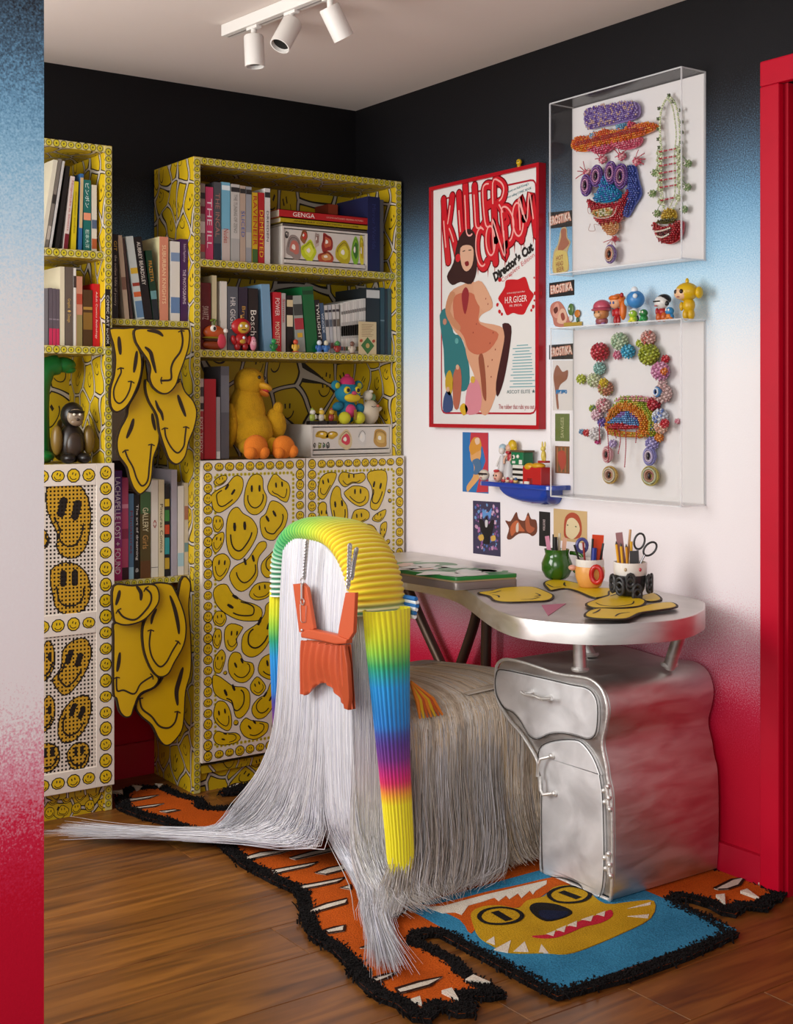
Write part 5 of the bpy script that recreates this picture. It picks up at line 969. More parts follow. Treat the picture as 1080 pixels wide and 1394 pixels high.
book(-0.5160, 0.0302, .198, zD, '#b11c26', 'red book with white capitals beside the light blue one', group=G6, yf=-.285, title=[('POWER', .75, .3, '#e2d3cc'), ('MONSTERS', .3, .4, '#dcc8a8')], ts=.55)
book(-0.4840, 0.0152, .196, zD, '#a8a09b', 'grey book with red lettering beside the red one', group=G6, yf=-.285, title=[('Simone', .7, .4, '#a5202a')], ts=.6)
book(-0.4640, 0.0232, .190, zD, '#17120f', 'black and cream patterned comic on the right second shelf', group=G6, yf=-.285, bands=((.45, .65, '#d6c6a4'), (.8, .92, '#cbb98f')))
book(-0.4260, 0.0352, .190, zD, '#8f948c', 'grey comic with red block leaning on the green book', group=G6, yf=-.285, tilt=-5, bands=((.4, .6, '#a03038'), (.65, .85, '#3c403c')), title=[('1', .3, .08, '#c8a02c')])
book(-0.3850, 0.0442, .222, zD, '#0f5c30', 'tall green hardback leaning left on the right second shelf', group=G6, yf=-.285, tilt=-5.5, bands=((.88, .94, '#0a3d20'),), d=.17)
book(-0.3390, 0.0192, .18, zD, '#1d1a1a', 'black paperback with white capitals leaning on the green hardback', group=G6, yf=-.285, tilt=-5.5, title=[('TWILIGHT', .6, .66, '#e0dad0')], ts=.6)
book(-0.3190, 0.0142, .17, zD, '#38506a', 'thin blue volume leaning beside the black paperback', group=G6, yf=-.285, tilt=-5.5, title=[('VINDEX', .6, .4, '#cdd4d8')])
for k in range(4): book(-0.3030 + k * 0.0140, 0.0122, .163 + .002 * k, zD, ['#b9b6b2', '#a9aaae', '#c2beb8', '#b3b0ab'][k], ['first', 'second', 'third', 'fourth'][k] + ' leaning white paperback right of the thin blue volume, right second shelf', group=G6, yf=-.285, tilt=-5 + k * .6, bands=((.1, .22, ['#5c6c8c', '#7c4a4a', '#6a7c5a', '#4c5874'][k]), (.55, .7, ['#40444c', '#56606c', '#4a4444', '#62584c'][k]), (.85, .9, '#38353a')))
for k in range(12):
    if k == 11: continue
    book(-0.2490 + k * 0.0093, 0.0087, .172 + .0022 * k, zD, ['#c9c5bd', '#bdb9b3', '#cfcac2'][k % 3], ['first', 'second', 'third', 'fourth', 'fifth', 'sixth', 'seventh', 'eighth', 'ninth', 'tenth', 'eleventh'][k] + ' upright white manga volume of the matching row, counted from the left', group='matching white manga volumes', yf=-.285, bands=((.06, .14, ['#4e5a72', '#82524a', '#5c6a50', '#8a7a4a'][k % 4]), (.3, .62, '#a8a49e'), (.35, .55, '#55504c'), (.78, .84, '#7b7772')))
book(-0.1440, 0.0562, .232, zD, '#22282c', 'wide black film case with white price sticker on the right second shelf', group=G6, yf=-.285, bands=((.85, .97, '#c2c0bb'),))
book(-0.0850, 0.0182, .236, zD, '#2c4650', 'dark teal film case beside the wide black one', group=G6, yf=-.285, bands=((.5, .52, '#6b8088'),))
book(-0.0650, 0.0112, .230, zD, '#26303c', 'slate film case near the right end of the second shelf', group=G6, yf=-.285)
book(-0.0530, 0.0155, .234, zD, '#3a5866', 'blue-grey film case at the right end of the second shelf', group=G6, yf=-.285)
# --- right bookcase, third shelf
zE = 1.0585; G7 = 'books on the right bookcase third shelf'
book(-0.7850, 0.0422, .31, zE, '#120f10', 'black album at the back of the right third shelf', group=G7, yf=-.14, d=.1)
book(-0.7860, 0.0162, .258, zE, '#b8a8a0', 'white and red patterned spine beside the thick red book', group=G7, yf=-.28, d=.13, bands=((0, .6, '#a5242c'), (.62, .7, '#2b2522'), (.78, .9, '#40383a')), title=[('EXIT TEDDY', .3, .45, '#d8c6c0')])
book(-0.7670, 0.0412, .258, zE, '#a8101c', 'thick plain red book beside the yellow plush bird', group=G7, yf=-.28, d=.13)
book(-0.7220, 0.0142, .20, zE, '#9a9496', 'pale grey slim book right of the thick red book', group=G7, yf=-.275, d=.12, bands=((0, .12, '#d4d0cc'),))
book(-0.7040, 0.0302, .30, zE, '#57575c', 'tall grey book behind the yellow plush bird', group=G7, yf=-.272, d=.12, bands=((.5, .9, '#6c6c72'),))
# lying on the sticker box
def flatbook(x0, x1, y0, y1, z, h, col, label, title=None, tc='#eee', bands=()):
    t = thing('book', ((x0 + x1) / 2, (y0 + y1) / 2, z), label, 'book', 'books lying on the sticker drawer box'); cm = M(col, .42)
    cv = MB().box(x0, x1, y0, y0 + .002, z, z + h, cm).box(x0, x1, y0, y1, z, z + .0018, cm).box(x0, x1, y0, y1, z + h - .0018, z + h, cm).build('cover', t); MB().box(x0 + .002, x1 - .002, y0 + .002, y1 - .002, z + .0018, z + h - .0018, PG).build('pages', t)
    if title:
        for body, xc, L_, hh, c in title: m = MB(); m.text(body, .01, lambda a, q, e=0: (xc + a, y0 - .0009, z + h / 2 + q), 0, M(c, .5), fit=(L_, hh)); m.build('spine_title', cv)
    for a, b, c in bands: MB().box(a, b, y0 - .0006, y0, z, z + h, M(c, .45)).build('spine_band', cv)
zS = 1.6975 + .133
flatbook(-.48, -.137, -.285, -.125, zS, .010, '#4a4440', 'thin dark book lying directly on the sticker drawer box')
flatbook(-.49, -.138, -.288, -.125, zS + .0105, .017, '#a88f0c', 'yellow book lying under the red one on the sticker drawer box', [('ANIME ART COLLECTION VOLUME', -.31, .26, .006, '#3c340a')])
flatbook(-.495, -.137, -.288, -.125, zS + .028, .026, '#a8191c', 'red book with white capitals lying on top of the sticker drawer box', [('GENGA', -.40, .085, .0145, '#eadfd6'), ('OTOMO KATSUHIRO ORIGINAL PICTURES', -.235, .15, .005, '#e2b09c')])
# ------------------------------------------------------------------ toys and boxes
FB = (Vector((1, 0, 0)), Vector((0, -1, 0)), Vector((0, 0, 1)))     # right, towards the room, up (bookcases)
FW = (Vector((0, -1, 0)), Vector((-1, 0, 0)), Vector((0, 0, 1)))    # the same for things on the right wall
def toy(name, label, cat, o, fr, parts, group=None, scale=1.0):
    o = Vector(o); t = thing(name, o, label, cat, group); A, B, C = fr; P = lambda a, b, c: o + (A * a + B * b + C * c) * scale
    for q in parts:
        nm, kind, col, g = q[0], q[1], q[2], q[3]; rough = q[4] if len(q) > 4 else .35
        m = MB(); mat = col if not isinstance(col, str) else M(col, rough)
        if kind == 'e':
            a, b, c, ra, rb, rc = g[:6]; th = rad(g[6]) if len(g) > 6 else 0; R = Matrix((A * cos(th) + C * sin(th), B, C * cos(th) - A * sin(th))).transposed()
            m.ell(P(a, b, c), (ra * scale, rb * scale, rc * scale), mat, R, 16, 10)
        elif kind == 't': m.tube([P(*k) for k in spline(g[0], 4, False)], g[1] * scale if not isinstance(g[1], list) else [k * scale for k in [g[1][min(int(i / 4), len(g[1]) - 1)] for i in range((len(g[0]) - 1) * 4 + 1)]], mat, 10)
        elif kind == 'l': m.lathe([(r * scale, h * scale) for r, h in g[1]], P(*g[0]), mat, 20)
        elif kind == 'b':
            a0, a1, b0, b1, c0, c1 = g; vs = [P(a, b, c) for c in (c0, c1) for b in (b0, b1) for a in (a0, a1)]
            m.add(vs, [(0, 2, 3, 1), (4, 5, 7, 6), (0, 1, 5, 4), (2, 6, 7, 3), (0, 4, 6, 2), (1, 3, 7, 5)], mat)
        elif kind == 'p': m.prism(spline(g[0], 3), lambda x, y, h=0: P(x, h, y), g[1], g[2], mat)
        m.build(nm, t, smooth=kind != 'b', bevel=.001 if kind == 'b' else 0)
    return t
# --- white sticker drawer boxes
def drawer_box(x0, x1, y0, y1, z0, z1, label, stickers):
    t = thing('drawer_box', ((x0 + x1) / 2, (y0 + y1) / 2, z0), label, 'drawer box', 'white drawer boxes'); Wm = M('#cbc4bb', .45)
    m = MB().box(x0, x1, y0 + .004, y1, z0, z0 + .006, Wm).box(x0, x1, y0 + .004, y1, z1 - .006, z1, Wm).box(x0, x0 + .007, y0 + .004, y1, z0 + .006, z1 - .006, Wm).box(x1 - .007, x1, y0 + .004, y1, z0 + .006, z1 - .006, Wm).box(x0 + .007, x1 - .007, y1 - .006, y1, z0 + .006, z1 - .006, Wm)
    m.build('carcass', t)
    d = MB().box(x0 + .009, x1 - .009, y0 + .008, y0 + .014, z0 + .026, z1 - .009, Wm).build('drawer_front', t, bevel=.001)
    MB().box(x0 + .009, x1 - .009, y0 + .003, y0 + .014, z0 + .009, z0 + .022, Wm).build('finger_pull', t, bevel=.002)
    mp = ony(y0 + .008)
    for k, (fx, fz, fw, fh, c1, c2) in enumerate(stickers):
        W_, H_ = x1 - x0, z1 - z0; c = (x0 + W_ * fx, z0 + H_ * fz); p = spline(blob(c, 1, k + 5, .5, 1, 0, 9), 3); p = [(c[0] + (a - c[0]) * W_ * fw, c[1] + (b - c[1]) * H_ * fh) for a, b in p]
        s_ = MB().flat(p, mp, .0004, M(c1, .4)).build('sticker', d)
        m = MB(); cc = [(c[0] + (a - c[0]) * .62 + .002, c[1] + (b - c[1]) * .55 + .002) for a, b in p]; m.flat(cc, mp, .0008, M(c2, .4)); m.flat([(c[0] + (a - c[0]) * .25 - .002, c[1] + (b - c[1]) * .22 + .004) for a, b in p], mp, .0012, M('#e4ddd0', .4)); m.stroke([(c[0] + (a - c[0]) * .8, c[1] + (b - c[1]) * .8) for a, b in p[2:14]], .0012, mp, .0014, INK); m.build('sticker_print', s_)
drawer_box(-.484, -.140, -.292, -.125, 1.6975, 1.830, 'white box with colourful cartoon stickers under the stacked red book, top shelf', [(.14, .45, .075, .30, '#8d7f78', '#b86a5c'), (.25, .78, .04, .17, '#8c5a35', '#b8392c'), (.31, .40, .095, .30, '#b7c31f', '#d2d645'), (.40, .72, .03, .2, '#b9a79d', '#8a6a60'), (.52, .66, .07, .25, '#8f2a24', '#b85a3c'), (.51, .28, .085, .17, '#a8482c', '#c48a50'), (.71, .42, .09, .30, '#b0a01c', '#c9c032'), (.85, .52, .05, .36, '#7cae2c', '#3d6f2c'), (.93, .5, .03, .40, '#cfc233', '#b89c1f'), (.06, .78, .025, .08, '#3b3835', '#7d7872')])
drawer_box(-.374, -.039, -.296, -.08, 1.0565, 1.166, 'white box with gold lettering strip and small stickers at the shelf corner, third shelf', [(.14, .68, .07, .12, '#b08a1c', '#cfa62a'), (.25, .68, .07, .12, '#b08a1c', '#cfa62a'), (.05, .36, .018, .09, '#5a564c', '#8a867c'), (.11, .36, .022, .1, '#7c7a2c', '#9c9a4c'), (.16, .36, .018, .09, '#5a564c', '#4a7a5c'), (.21, .36, .02, .11, '#44423c', '#6c6a60'), (.42, .5, .085, .30, '#c9b48a', '#c73a4c'), (.62, .58, .06, .26, '#c9c4bd', '#dcd8d2'), (.85, .52, .095, .30, '#b58c45', '#caa75e')])
# --- third shelf: plush bird and friends
PLY = M('#b98a08', .95, bump=.8, bscale=260, var=.12, vscale=40); PLO = M('#d5741c', .9, bump=.6, bscale=300)
toy('plush_bird', 'large yellow plush bird sitting with orange feet on the third shelf', 'plush toy', (-.572, -.215, 1.0565), FB, [
 ('body', 'e', PLY, (-.006, 0, .135, .066, .062, .118)), ('chest', 'e', PLY, (.006, .02, .085, .07, .062, .075)), ('neck', 'e', PLY, (0, .0, .215, .048, .046, .06)), ('head', 'e', PLY, (0, .008, .252, .052, .052, .05)),
 ('beak', 'e', '#c9921a', (.034, .05, .236, .026, .03, .013, -25), .6), ('beak', 'e', '#b4651a', (.034, .046, .215, .018, .024, .008, -35), .6), ('tongue', 'e', '#a51f22', (.034, .052, .224, .013, .02, .008, -30), .6),
 ('eye', 'e', '#1c1612', (.040, .040, .266, .0055, .005, .006), .2), ('eye', 'e', '#1c1612', (.010, .058, .268, .0055, .004, .006), .2),
 ('wing', 'e', PLY, (.088, .03, .115, .036, .034, .052, 12)), ('wing_tip', 'e', PLY, (.092, .04, .165, .018, .016, .022)), ('wing', 'e', PLY, (-.07, .0, .11, .022, .04, .075)),
 ('leg', 'e', PLY, (-.03, .06, .04, .03, .05, .03)), ('leg', 'e', PLY, (.055, .06, .04, .03, .05, .03)),
 ('foot', 'e', PLO, (-.03, .105, .040, .043, .026, .040, 8)), ('toe', 'e', PLO, (-.055, .115, .022, .022, .022, .022)), ('toe', 'e', PLO, (-.008, .115, .022, .022, .022, .022)),
 ('foot', 'e', PLO, (.075, .105, .038, .041, .026, .038, -8)), ('toe', 'e', PLO, (.05, .115, .020, .020, .022, .020)), ('toe', 'e', PLO, (.102, .115, .024, .020, .022, .022))])
toy('toy_bear', 'teal plush bear with pink woolly hat and yellow muzzle on the white drawer box', 'toy', (-.195, -.24, 1.1665), FB, [
 ('body', 'e', '#10627c', (0, 0, .045, .038, .03, .042), .8), ('belly', 'e', '#c03a68', (.0, .022, .046, .022, .014, .024), .8), ('head', 'e', '#127089', (0, .004, .108, .048, .038, .038), .8),
 ('ear', 'e', '#127089', (-.046, 0, .135, .018, .012, .018), .8), ('ear_inner', 'e', '#a9a51c', (-.045, .010, .134, .010, .006, .011), .8), ('ear', 'e', '#127089', (.046, 0, .135, .018, .012, .018), .8), ('ear_inner', 'e', '#a9a51c', (.045, .010, .134, .010, .006, .011), .8),
 ('hat', 'e', '#b0295a', (0, .002, .143, .028, .026, .026), .95), ('hat_bobble', 'e', '#b0295a', (0, .002, .168, .010, .010, .008), .95), ('muzzle', 'e', '#c4a81c', (0, .034, .092, .032, .016, .016), .8), ('nose', 'e', '#b0395c', (0, .046, .108, .010, .008, .007), .5),
 ('eye', 'e', '#c9b320', (-.021, .034, .118, .013, .008, .013), .4), ('pupil', 'e', '#14191c', (-.021, .041, .118, .007, .004, .007), .3), ('eye', 'e', '#c9b320', (.021, .034, .118, .013, .008, .013), .4), ('pupil', 'e', '#14191c', (.021, .041, .118, .007, .004, .007), .3),
 ('arm', 'e', '#10627c', (-.045, .012, .062, .022, .016, .016, 20), .8), ('arm', 'e', '#10627c', (.045, .012, .055, .018, .016, .018), .8), ('leg', 'e', '#b3ad22', (-.03, .03, .022, .021, .024, .022), .8), ('leg', 'e', '#b3ad22', (.03, .03, .022, .021, .024, .022), .8), ('key', 'b', '#8a6a1c', (.002, .012, .04, .044, .016, .05), .3)])
toy('toy_vegetable', 'small cream radish-shaped toy with green sprout beside the teal bear', 'toy', (-.108, -.255, 1.1665), FB, [
 ('body', 'e', '#bcae98', (0, 0, .042, .034, .028, .044), .6), ('arm', 'e', '#bcae98', (.034, .004, .052, .014, .01, .008, 30), .6), ('cheek', 'e', '#b5654c', (.016, .025, .064, .006, .004, .005), .5), ('face', 't', '#3c3029', ([(-.012, .027, .062), (-.004, .029, .060), (.004, .028, .062)], .0012)),
 ('sprout_ball', 'e', '#c9c2b0', (-.010, 0, .100, .018, .016, .018), .5), ('leaf', 'e', '#5d7a4c', (.012, 0, .094, .012, .008, .014), .5), ('petal', 'e', '#cfc8b8', (-.002, .008, .114, .009, .006, .006), .5)])
for k, (x, c1, c2) in enumerate([(-.352, '#cfcabc', '#8d9a3c'), (-.316, '#c9a83c', '#b8b0a0'), (-.276, '#b58c2a', '#8c3228')]):
    toy('figurine', ['white-headed', 'pale gold', 'gold and red'][k] + ' miniature figurine on a dark base, on the white drawer box', 'figurine', (x, -.265, 1.1665), FB, [('base', 'b', '#171412', (-.017, .017, -.012, .012, 0, .012)), ('body', 'e', c2, (0, 0, .024, .011, .009, .014)), ('head', 'e', c1, (0, .002, .042, .010, .009, .009)), ('hat', 'e', c2, (0, 0, .051, .006, .006, .006)), ('arm', 'e', c1, (.012, .002, .026, .004, .004, .009))], 'miniature figurines on the drawer box')
# --- second shelf toys
toy('toy_creature', 'orange burger-shaped creature toy with tongue out on the right second shelf', 'toy', (-.738, -.29, 1.4095), FB, [
 ('foot_bun', 'e', '#8c3a12', (0, 0, .016, .040, .013, .016)), ('patty', 'e', '#3f1d0e', (0, 0, .032, .041, .0145, .008)), ('lettuce', 'e', '#8f7d1c', (0, 0, .039, .042, .015, .005)), ('top_bun', 'e', '#b8501a', (0, 0, .056, .038, .0145, .024)), ('tongue', 'e', '#c23a4c', (.022, .012, .028, .016, .006, .024)),
 ('eye', 'e', '#e4ded2', (-.008, .012, .068, .011, .005, .011)), ('pupil', 'e', '#1a1512', (-.006, .017, .068, .005, .002, .006)), ('eye', 'e', '#e4ded2', (.038, .008, .062, .008, .005, .008)), ('sprout', 't', '#5a6a1c', ([(0, 0, .078), (.002, 0, .09), (.006, .002, .098)], .004)), ('leaf', 'e', '#6b7a20', (-.006, 0, .096, .009, .004, .004, 20))])
toy('toy_robot', 'red and gold round-headed robot toy in front of the grey monograph', 'toy', (-.640, -.292, 1.4095), FB, [
 ('leg', 'e', '#8c1416', (-.014, 0, .014, .011, .010, .014)), ('leg', 'e', '#8c1416', (.014, 0, .014, .011, .010, .014)), ('body', 'e', '#a0181a', (0, 0, .036, .024, .013, .020)), ('chest_plate', 'e', '#b98a2a', (0, .010, .030, .011, .005, .008)), ('chest_light', 'e', '#d6dde2', (.003, .013, .042, .005, .003, .005)), ('arm', 'e', '#a0181a', (-.028, 0, .034, .009, .009, .016, 15)), ('arm', 'e', '#a0181a', (.028, 0, .034, .009, .009, .016, -15)),
 ('head', 'e', '#a81a1c', (0, 0, .078, .036, .0145, .028)), ('face_plate', 'e', '#c19a2c', (.002, .008, .076, .024, .008, .020)), ('eye', 'e', '#e0dcd2', (-.008, .0145, .080, .005, .003, .005)), ('eye', 'e', '#e0dcd2', (.011, .0145, .080, .005, .003, .005)), ('mouth', 'b', '#2a211a', (-.006, .010, .0135, .0165, .066, .069)), ('antenna', 't', '#b98a2a', ([(0, 0, .104), (0, 0, .110), (0, 0, .116)], .002))])
toy('toy_disc', 'small pink oval toy beside the red robot', 'toy', (-.598, -.296, 1.4095), FB, [('body', 'e', '#c97a8c', (0, 0, .024, .012, .008, .024)), ('face', 'e', '#d6a0aa', (0, .006, .028, .008, .003, .012)), ('eye', 'e', '#3a2226', (-.003, .0085, .032, .0015, .001, .002)), ('eye', 'e', '#3a2226', (.004, .0085, .032, .0015, .001, .002))])
for k, (x, c1, c2, nm) in enumerate([(-.522, '#1e6b34', '#2c8a48', 'green cactus-like'), (-.438, '#c9a03a', '#b8482c', 'yellow and red'), (-.345, '#2b5a9c', '#c5cbd2', 'blue and white'), (-.318, '#3a6ca8', '#c8c0a8', 'pale blue-capped'), (-.272, '#8c2a24', '#3a7a3c', 'red and green'), (-.212, '#b8aa98', '#6c4a3c', 'beige reclining')]):
    toy('figurine', nm + ' tiny figurine at the front edge of the right second shelf', 'figurine', (x, -.298, 1.4095), FB, [('body', 'e', c1, (0, 0, .014, .010, .007, .014)), ('head', 'e', c2, (0, .001, .034, .009, .007, .009)), ('arm', 'e', c1, (-.011, 0, .018, .004, .004, .008)), ('arm', 'e', c1, (.011, 0, .018, .004, .004, .008)), ('base', 'b', c2, (-.010, .010, -.007, .007, 0, .003))], 'tiny figurines on the second shelf')
cd_ = thing('greeting_card', (-.150, -.297, 1.4095), 'cream card with green diamond ornament leaning in front of the white manga row', 'card')
CX0, CX1 = -.186, -.112; MB().box(CX0, CX1, -.3, -.2985, 1.4095, 1.522, M('#c9b48c', .6)).build('card_sheet', cd_)
mp = ony(-.3); zc = 1.439; xc = (CX0 + CX1) / 2; MB().flat([(xc, zc - .030), (xc + .028, zc), (xc, zc + .030), (xc - .028, zc)], mp, .0004, M('#3c6a34', .6)).build('diamond', cd_); MB().flat([(xc + .008 * cos(k * pi / 5), zc + .009 * sin(k * pi / 5)) for k in range(10)], mp, .0008, M('#b99a5c', .6)).build('diamond_seal', cd_)
for k in range(8): MB().stroke([(CX0 + .012, 1.512 - k * .0058), (CX1 - .012 - .006 * (k % 3), 1.512 - k * .0058)], .0013, mp, .0004, M('#7c5a34', .6)).build('printed_line', cd_)
for sx in (-1, 1): MB().flat(blob((xc + sx * .026, 1.455), .007, 3, .6), mp, .0004, M('#a5482c', .6)).build('leaf_ornament', cd_)
# --- left bookcase third shelf
toy('toy_dinosaur', 'green long-necked toy bending right at the left picture edge', 'toy', (-1.252, -.17, 1.0565), FB, [
 ('neck', 't', '#17692c', ([(-.02, 0, .0), (-.025, 0, .12), (-.022, 0, .22), (.0, 0, .285), (.04, 0, .30)], [.036, .036, .034, .032, .03])), ('head', 'e', '#1b7031', (.055, .0, .300, .042, .028, .024)), ('chin', 'e', '#17692c', (.075, .0, .285, .022, .02, .012)), ('ridge', 'e', '#12541f', (-.045, 0, .26, .012, .012, .05)), ('foot', 'e', '#17692c', (-.02, .02, .02, .04, .045, .02))])
toy('toy_monkey', 'dark bronze monkey figure with gold shoulders on the left third shelf', 'figurine', (-1.205, -.265, 1.0565), FB, [
 ('body', 'e', '#1f1712', (0, 0, .06, .042, .034, .06)), ('belly', 'e', '#33261b', (0, .022, .055, .028, .018, .04)), ('head', 'e', '#15100d', (0, .006, .145, .036, .034, .040)), ('face', 'e', '#8a7a66', (0, .030, .140, .026, .014, .026)), ('muzzle', 'e', '#7a6650', (0, .040, .124, .020, .012, .012)), ('brow', 'e', '#15100d', (0, .040, .155, .026, .010, .006)), ('eye', 'e', '#e0d6c0', (-.009, .045, .147, .0045, .003, .004)), ('eye', 'e', '#e0d6c0', (.009, .045, .147, .0045, .003, .004)), ('nose', 'e', '#3a2c22', (0, .051, .132, .006, .004, .004)),
 ('arm', 'e', '#6e551e', (-.05, .01, .07, .018, .018, .045)), ('arm', 'e', '#6e551e', (.05, .01, .07, .018, .018, .045)), ('foot', 'e', '#15100d', (-.025, .035, .016, .022, .028, .016)), ('foot', 'e', '#15100d', (.025, .035, .016, .022, .028, .016))])
toy('toy_ape', 'brass coloured small ape figure behind the bronze monkey', 'figurine', (-1.172, -.10, 1.0565), FB, [('body', 'e', '#5d4718', (0, 0, .045, .032, .028, .045), .3), ('head', 'e', '#4a3813', (.004, .006, .112, .022, .022, .024), .3), ('muzzle', 'e', '#7c6224', (.006, .026, .104, .012, .008, .010), .3), ('arm', 'e', '#5d4718', (.032, .01, .06, .012, .012, .034), .3), ('arm', 'e', '#5d4718', (-.032, .01, .05, .012, .012, .034), .3), ('foot', 'e', '#4a3813', (0, .026, .012, .026, .018, .012), .3)])
# ------------------------------------------------------------------ things on the desk
DT = DZ
cs_ = thing('laptop', (-.30, -.82, DT), 'closed grey laptop with green floral cover lying at the far end of the desk', 'laptop')
q = [(-0.468,-0.947),(-0.491,-1.206),(-0.479,-1.237),(-0.34,-1.262),(-0.274,-1.249)]
def quad(a, b, c, d, z0, z1, mat): m = MB(); r_ = spline([(a[0] * .97 + c[0] * .03, a[1] * .97 + c[1] * .03), b, c, d], 1); return m.prism([a, b, c, d], onz(0), z0, z1, mat, edge=.002)
c0 = [(-0.484,-1.226),(-0.287,-1.263)]
nb, rb = Vector(c0[0]), Vector(c0[1]); dv = (rb - nb); per = Vector((-.10, 1)).normalized() * .40
pts4 = [tuple(nb), tuple(rb), tuple(rb + per), tuple(nb + per)]
def rrect(p, r=.015):
    out = []
    for i in range(4):
        a, b, c = Vector(p[i - 1]), Vector(p[i]), Vector(p[(i + 1) % 4]); u_ = (a - b).normalized() * r; v_ = (c - b).normalized() * r
        out += [tuple(b + u_ * (1 - t) ** 2 + v_ * t ** 2) for t in (0, .33, .67, 1)]
    return out
GRY = M('#8b817c', .35, .6)
bs_ = MB().prism(rrect(pts4), onz(DT), .001, .022, GRY, edge=.003).build('base', cs_, smooth=True)
MB().prism(rrect([tuple(Vector(k) + (Vector(centroid(pts4)) - Vector(k)) * .01) for k in pts4]), onz(DT), .022, .027, M('#a8926c', .5)).build('pages_edge', cs_)
ld = MB().prism(rrect(pts4), onz(DT), .027, .037, M('#1f7a34', .3), edge=.002).build('lid', cs_, smooth=True)
cL = Vector(centroid(pts4)); g = random.Random(4)
for k in range(24):
    u_, v_ = g.random() * .88 + .06, g.random() * .88 + .06; c = nb + dv * u_ + per * v_
    MB().flat(spline(blob(tuple(c), (.03 + g.random() * .03), k, .8, .8, k, 8), 3), onz(DT), .0374 + .0002 * (k % 4), M(['#dcdcd6', '#cfd2cc', '#1d7a33', '#d8b9ac', '#e2e2dc', '#d9dcd8'][k % 6], .35)).build('flower_print', ld)
MB().box(.0, .001, 0, .001, 0, .001, GRY)
# yellow melted-face mats
def mat_(pts, z, label, strokes):
    t = thing('smiley_mat', (centroid(pts)[0], centroid(pts)[1], z), label, 'coaster', 'melted smiley mats on the desk'); q_ = spline(pts, 4)
    b = MB().prism(q_, onz(0), z, z + .003, EDGE).build('mat_board', t); MB().prism(offset(q_, .006), onz(0), z + .003, z + .0036, M('#d9b70c', .45)).build('yellow_face', t)
    for s_ in strokes: MB().stroke(spline(s_, 4, False), .006, onz(0), z + .004, EDGE, taper=True).build('face_line', t)
mat_([(-0.474,-1.309),(-0.426,-1.301),(-0.368,-1.277),(-0.312,-1.28),(-0.275,-1.313),(-0.303,-1.395),(-0.342,-1.471),(-0.408,-1.523),(-0.46,-1.512),(-0.516,-1.484),(-0.525,-1.44),(-0.486,-1.369)], DT + .001, 'oval yellow melted-face mat nearest the laptop', [[(-0.456,-1.339),(-0.434,-1.337),(-0.399,-1.32)], [(-0.355,-1.41),(-0.373,-1.449),(-0.4,-1.456)], [(-0.468,-1.365),(-0.467,-1.389),(-0.488,-1.417)], [(-0.464,-1.476),(-0.439,-1.488),(-0.395,-1.473)]])
mat_([(-0.191,-1.258),(-0.125,-1.226),(-0.11,-1.272),(-0.121,-1.328),(-0.148,-1.412),(-0.119,-1.453),(-0.165,-1.518),(-0.24,-1.558),(-0.279,-1.549),(-0.23,-1.434),(-0.222,-1.38),(-0.28,-1.39),(-0.253,-1.338)], DT + .001, 'yellow melted-face mat under the green and orange mugs', [[(-0.207,-1.289),(-0.237,-1.35),(-0.214,-1.358)], [(-0.142,-1.293),(-0.18,-1.333),(-0.196,-1.358)]])
mat_([(-0.152,-1.602),(-0.09,-1.59),(-0.15,-1.676),(-0.199,-1.694),(-0.214,-1.673),(-0.209,-1.634)], DT + .001, 'small yellow mat tip behind the black and white mug', [])
mat_([(-0.393,-1.641),(-0.308,-1.597),(-0.246,-1.57),(-0.177,-1.506),(-0.153,-1.531),(-0.197,-1.622),(-0.226,-1.691),(-0.293,-1.744),(-0.347,-1.746),(-0.392,-1.724),(-0.419,-1.695)], DT + .0048, 'yellow smiling mat under the front of the black and white mug', [[(-0.361,-1.646),(-0.38,-1.689),(-0.362,-1.722),(-0.307,-1.718),(-0.262,-1.683)], [(-0.25,-1.585),(-0.218,-1.571),(-0.187,-1.556)]])
mat_([(-0.539,-1.79),(-0.476,-1.743),(-0.432,-1.737),(-0.404,-1.769),(-0.358,-1.78),(-0.276,-1.756),(-0.216,-1.765),(-0.241,-1.814),(-0.28,-1.835),(-0.341,-1.839),(-0.401,-1.843),(-0.487,-1.885),(-0.528,-1.862),(-0.549,-1.83)], DT + .0088, 'long-tailed yellow mat at the front of the desk', [[(-0.508,-1.788),(-0.478,-1.773),(-0.445,-1.75)], [(-0.495,-1.85),(-0.455,-1.826),(-0.423,-1.827)]])
tr = [(-0.469,-1.563),(-0.426,-1.559),(-0.399,-1.578),(-0.569,-1.699)]
tag(MB().prism(tr[0:1] + tr[2:4], onz(0), DT + .0005, DT + .0015, M('#b0637c', .5)).build('paper_triangle'), 'pink paper triangle lying on the bare metal desktop', 'paper')
# mugs and what stands in them
def mug(label, c, prof, mat, rim=None, group='mugs used as pen pots'):
    t = thing('mug', (c[0], c[1], c[2]), label, 'mug', group); MB().lathe(prof + [(r - .003, h) for r, h in prof[::-1] if h > .006] + [(0, .006)], c, mat, 32).build('body', t, smooth=True, angle=60); return t
def mloc(p): return p[0]
m1 = [(-0.127,-1.252)][0]; c1 = (m1[0] + .02, m1[1] + .03, DT + .0046)
GRN = M('#2c5a16', .15, coat=.5)
t = mug('round glossy green mug holding pens, on the yellow mat', c1, [(.026, 0), (.034, .006), (.044, .025), (.045, .045), (.038, .062), (.034, .072), (.036, .082), (.037, .086)], GRN)
MB().tube(spline([(c1[0] - .0 + .035, c1[1] - .02, c1[2] + .075), (c1[0] + .045, c1[1] - .055, c1[2] + .07), (c1[0] + .045, c1[1] - .06, c1[2] + .045), (c1[0] + .035, c1[1] - .035, c1[2] + .022)], 5, False), .006, GRN, 10).build('handle', t, smooth=True)
m2 = [(-0.167,-1.432)][0]; c2 = (m2[0] + .015, m2[1] + .025, DT + .0046); ORA = M('#d99a4e', .35); WHT = M('#ded8d0', .3)
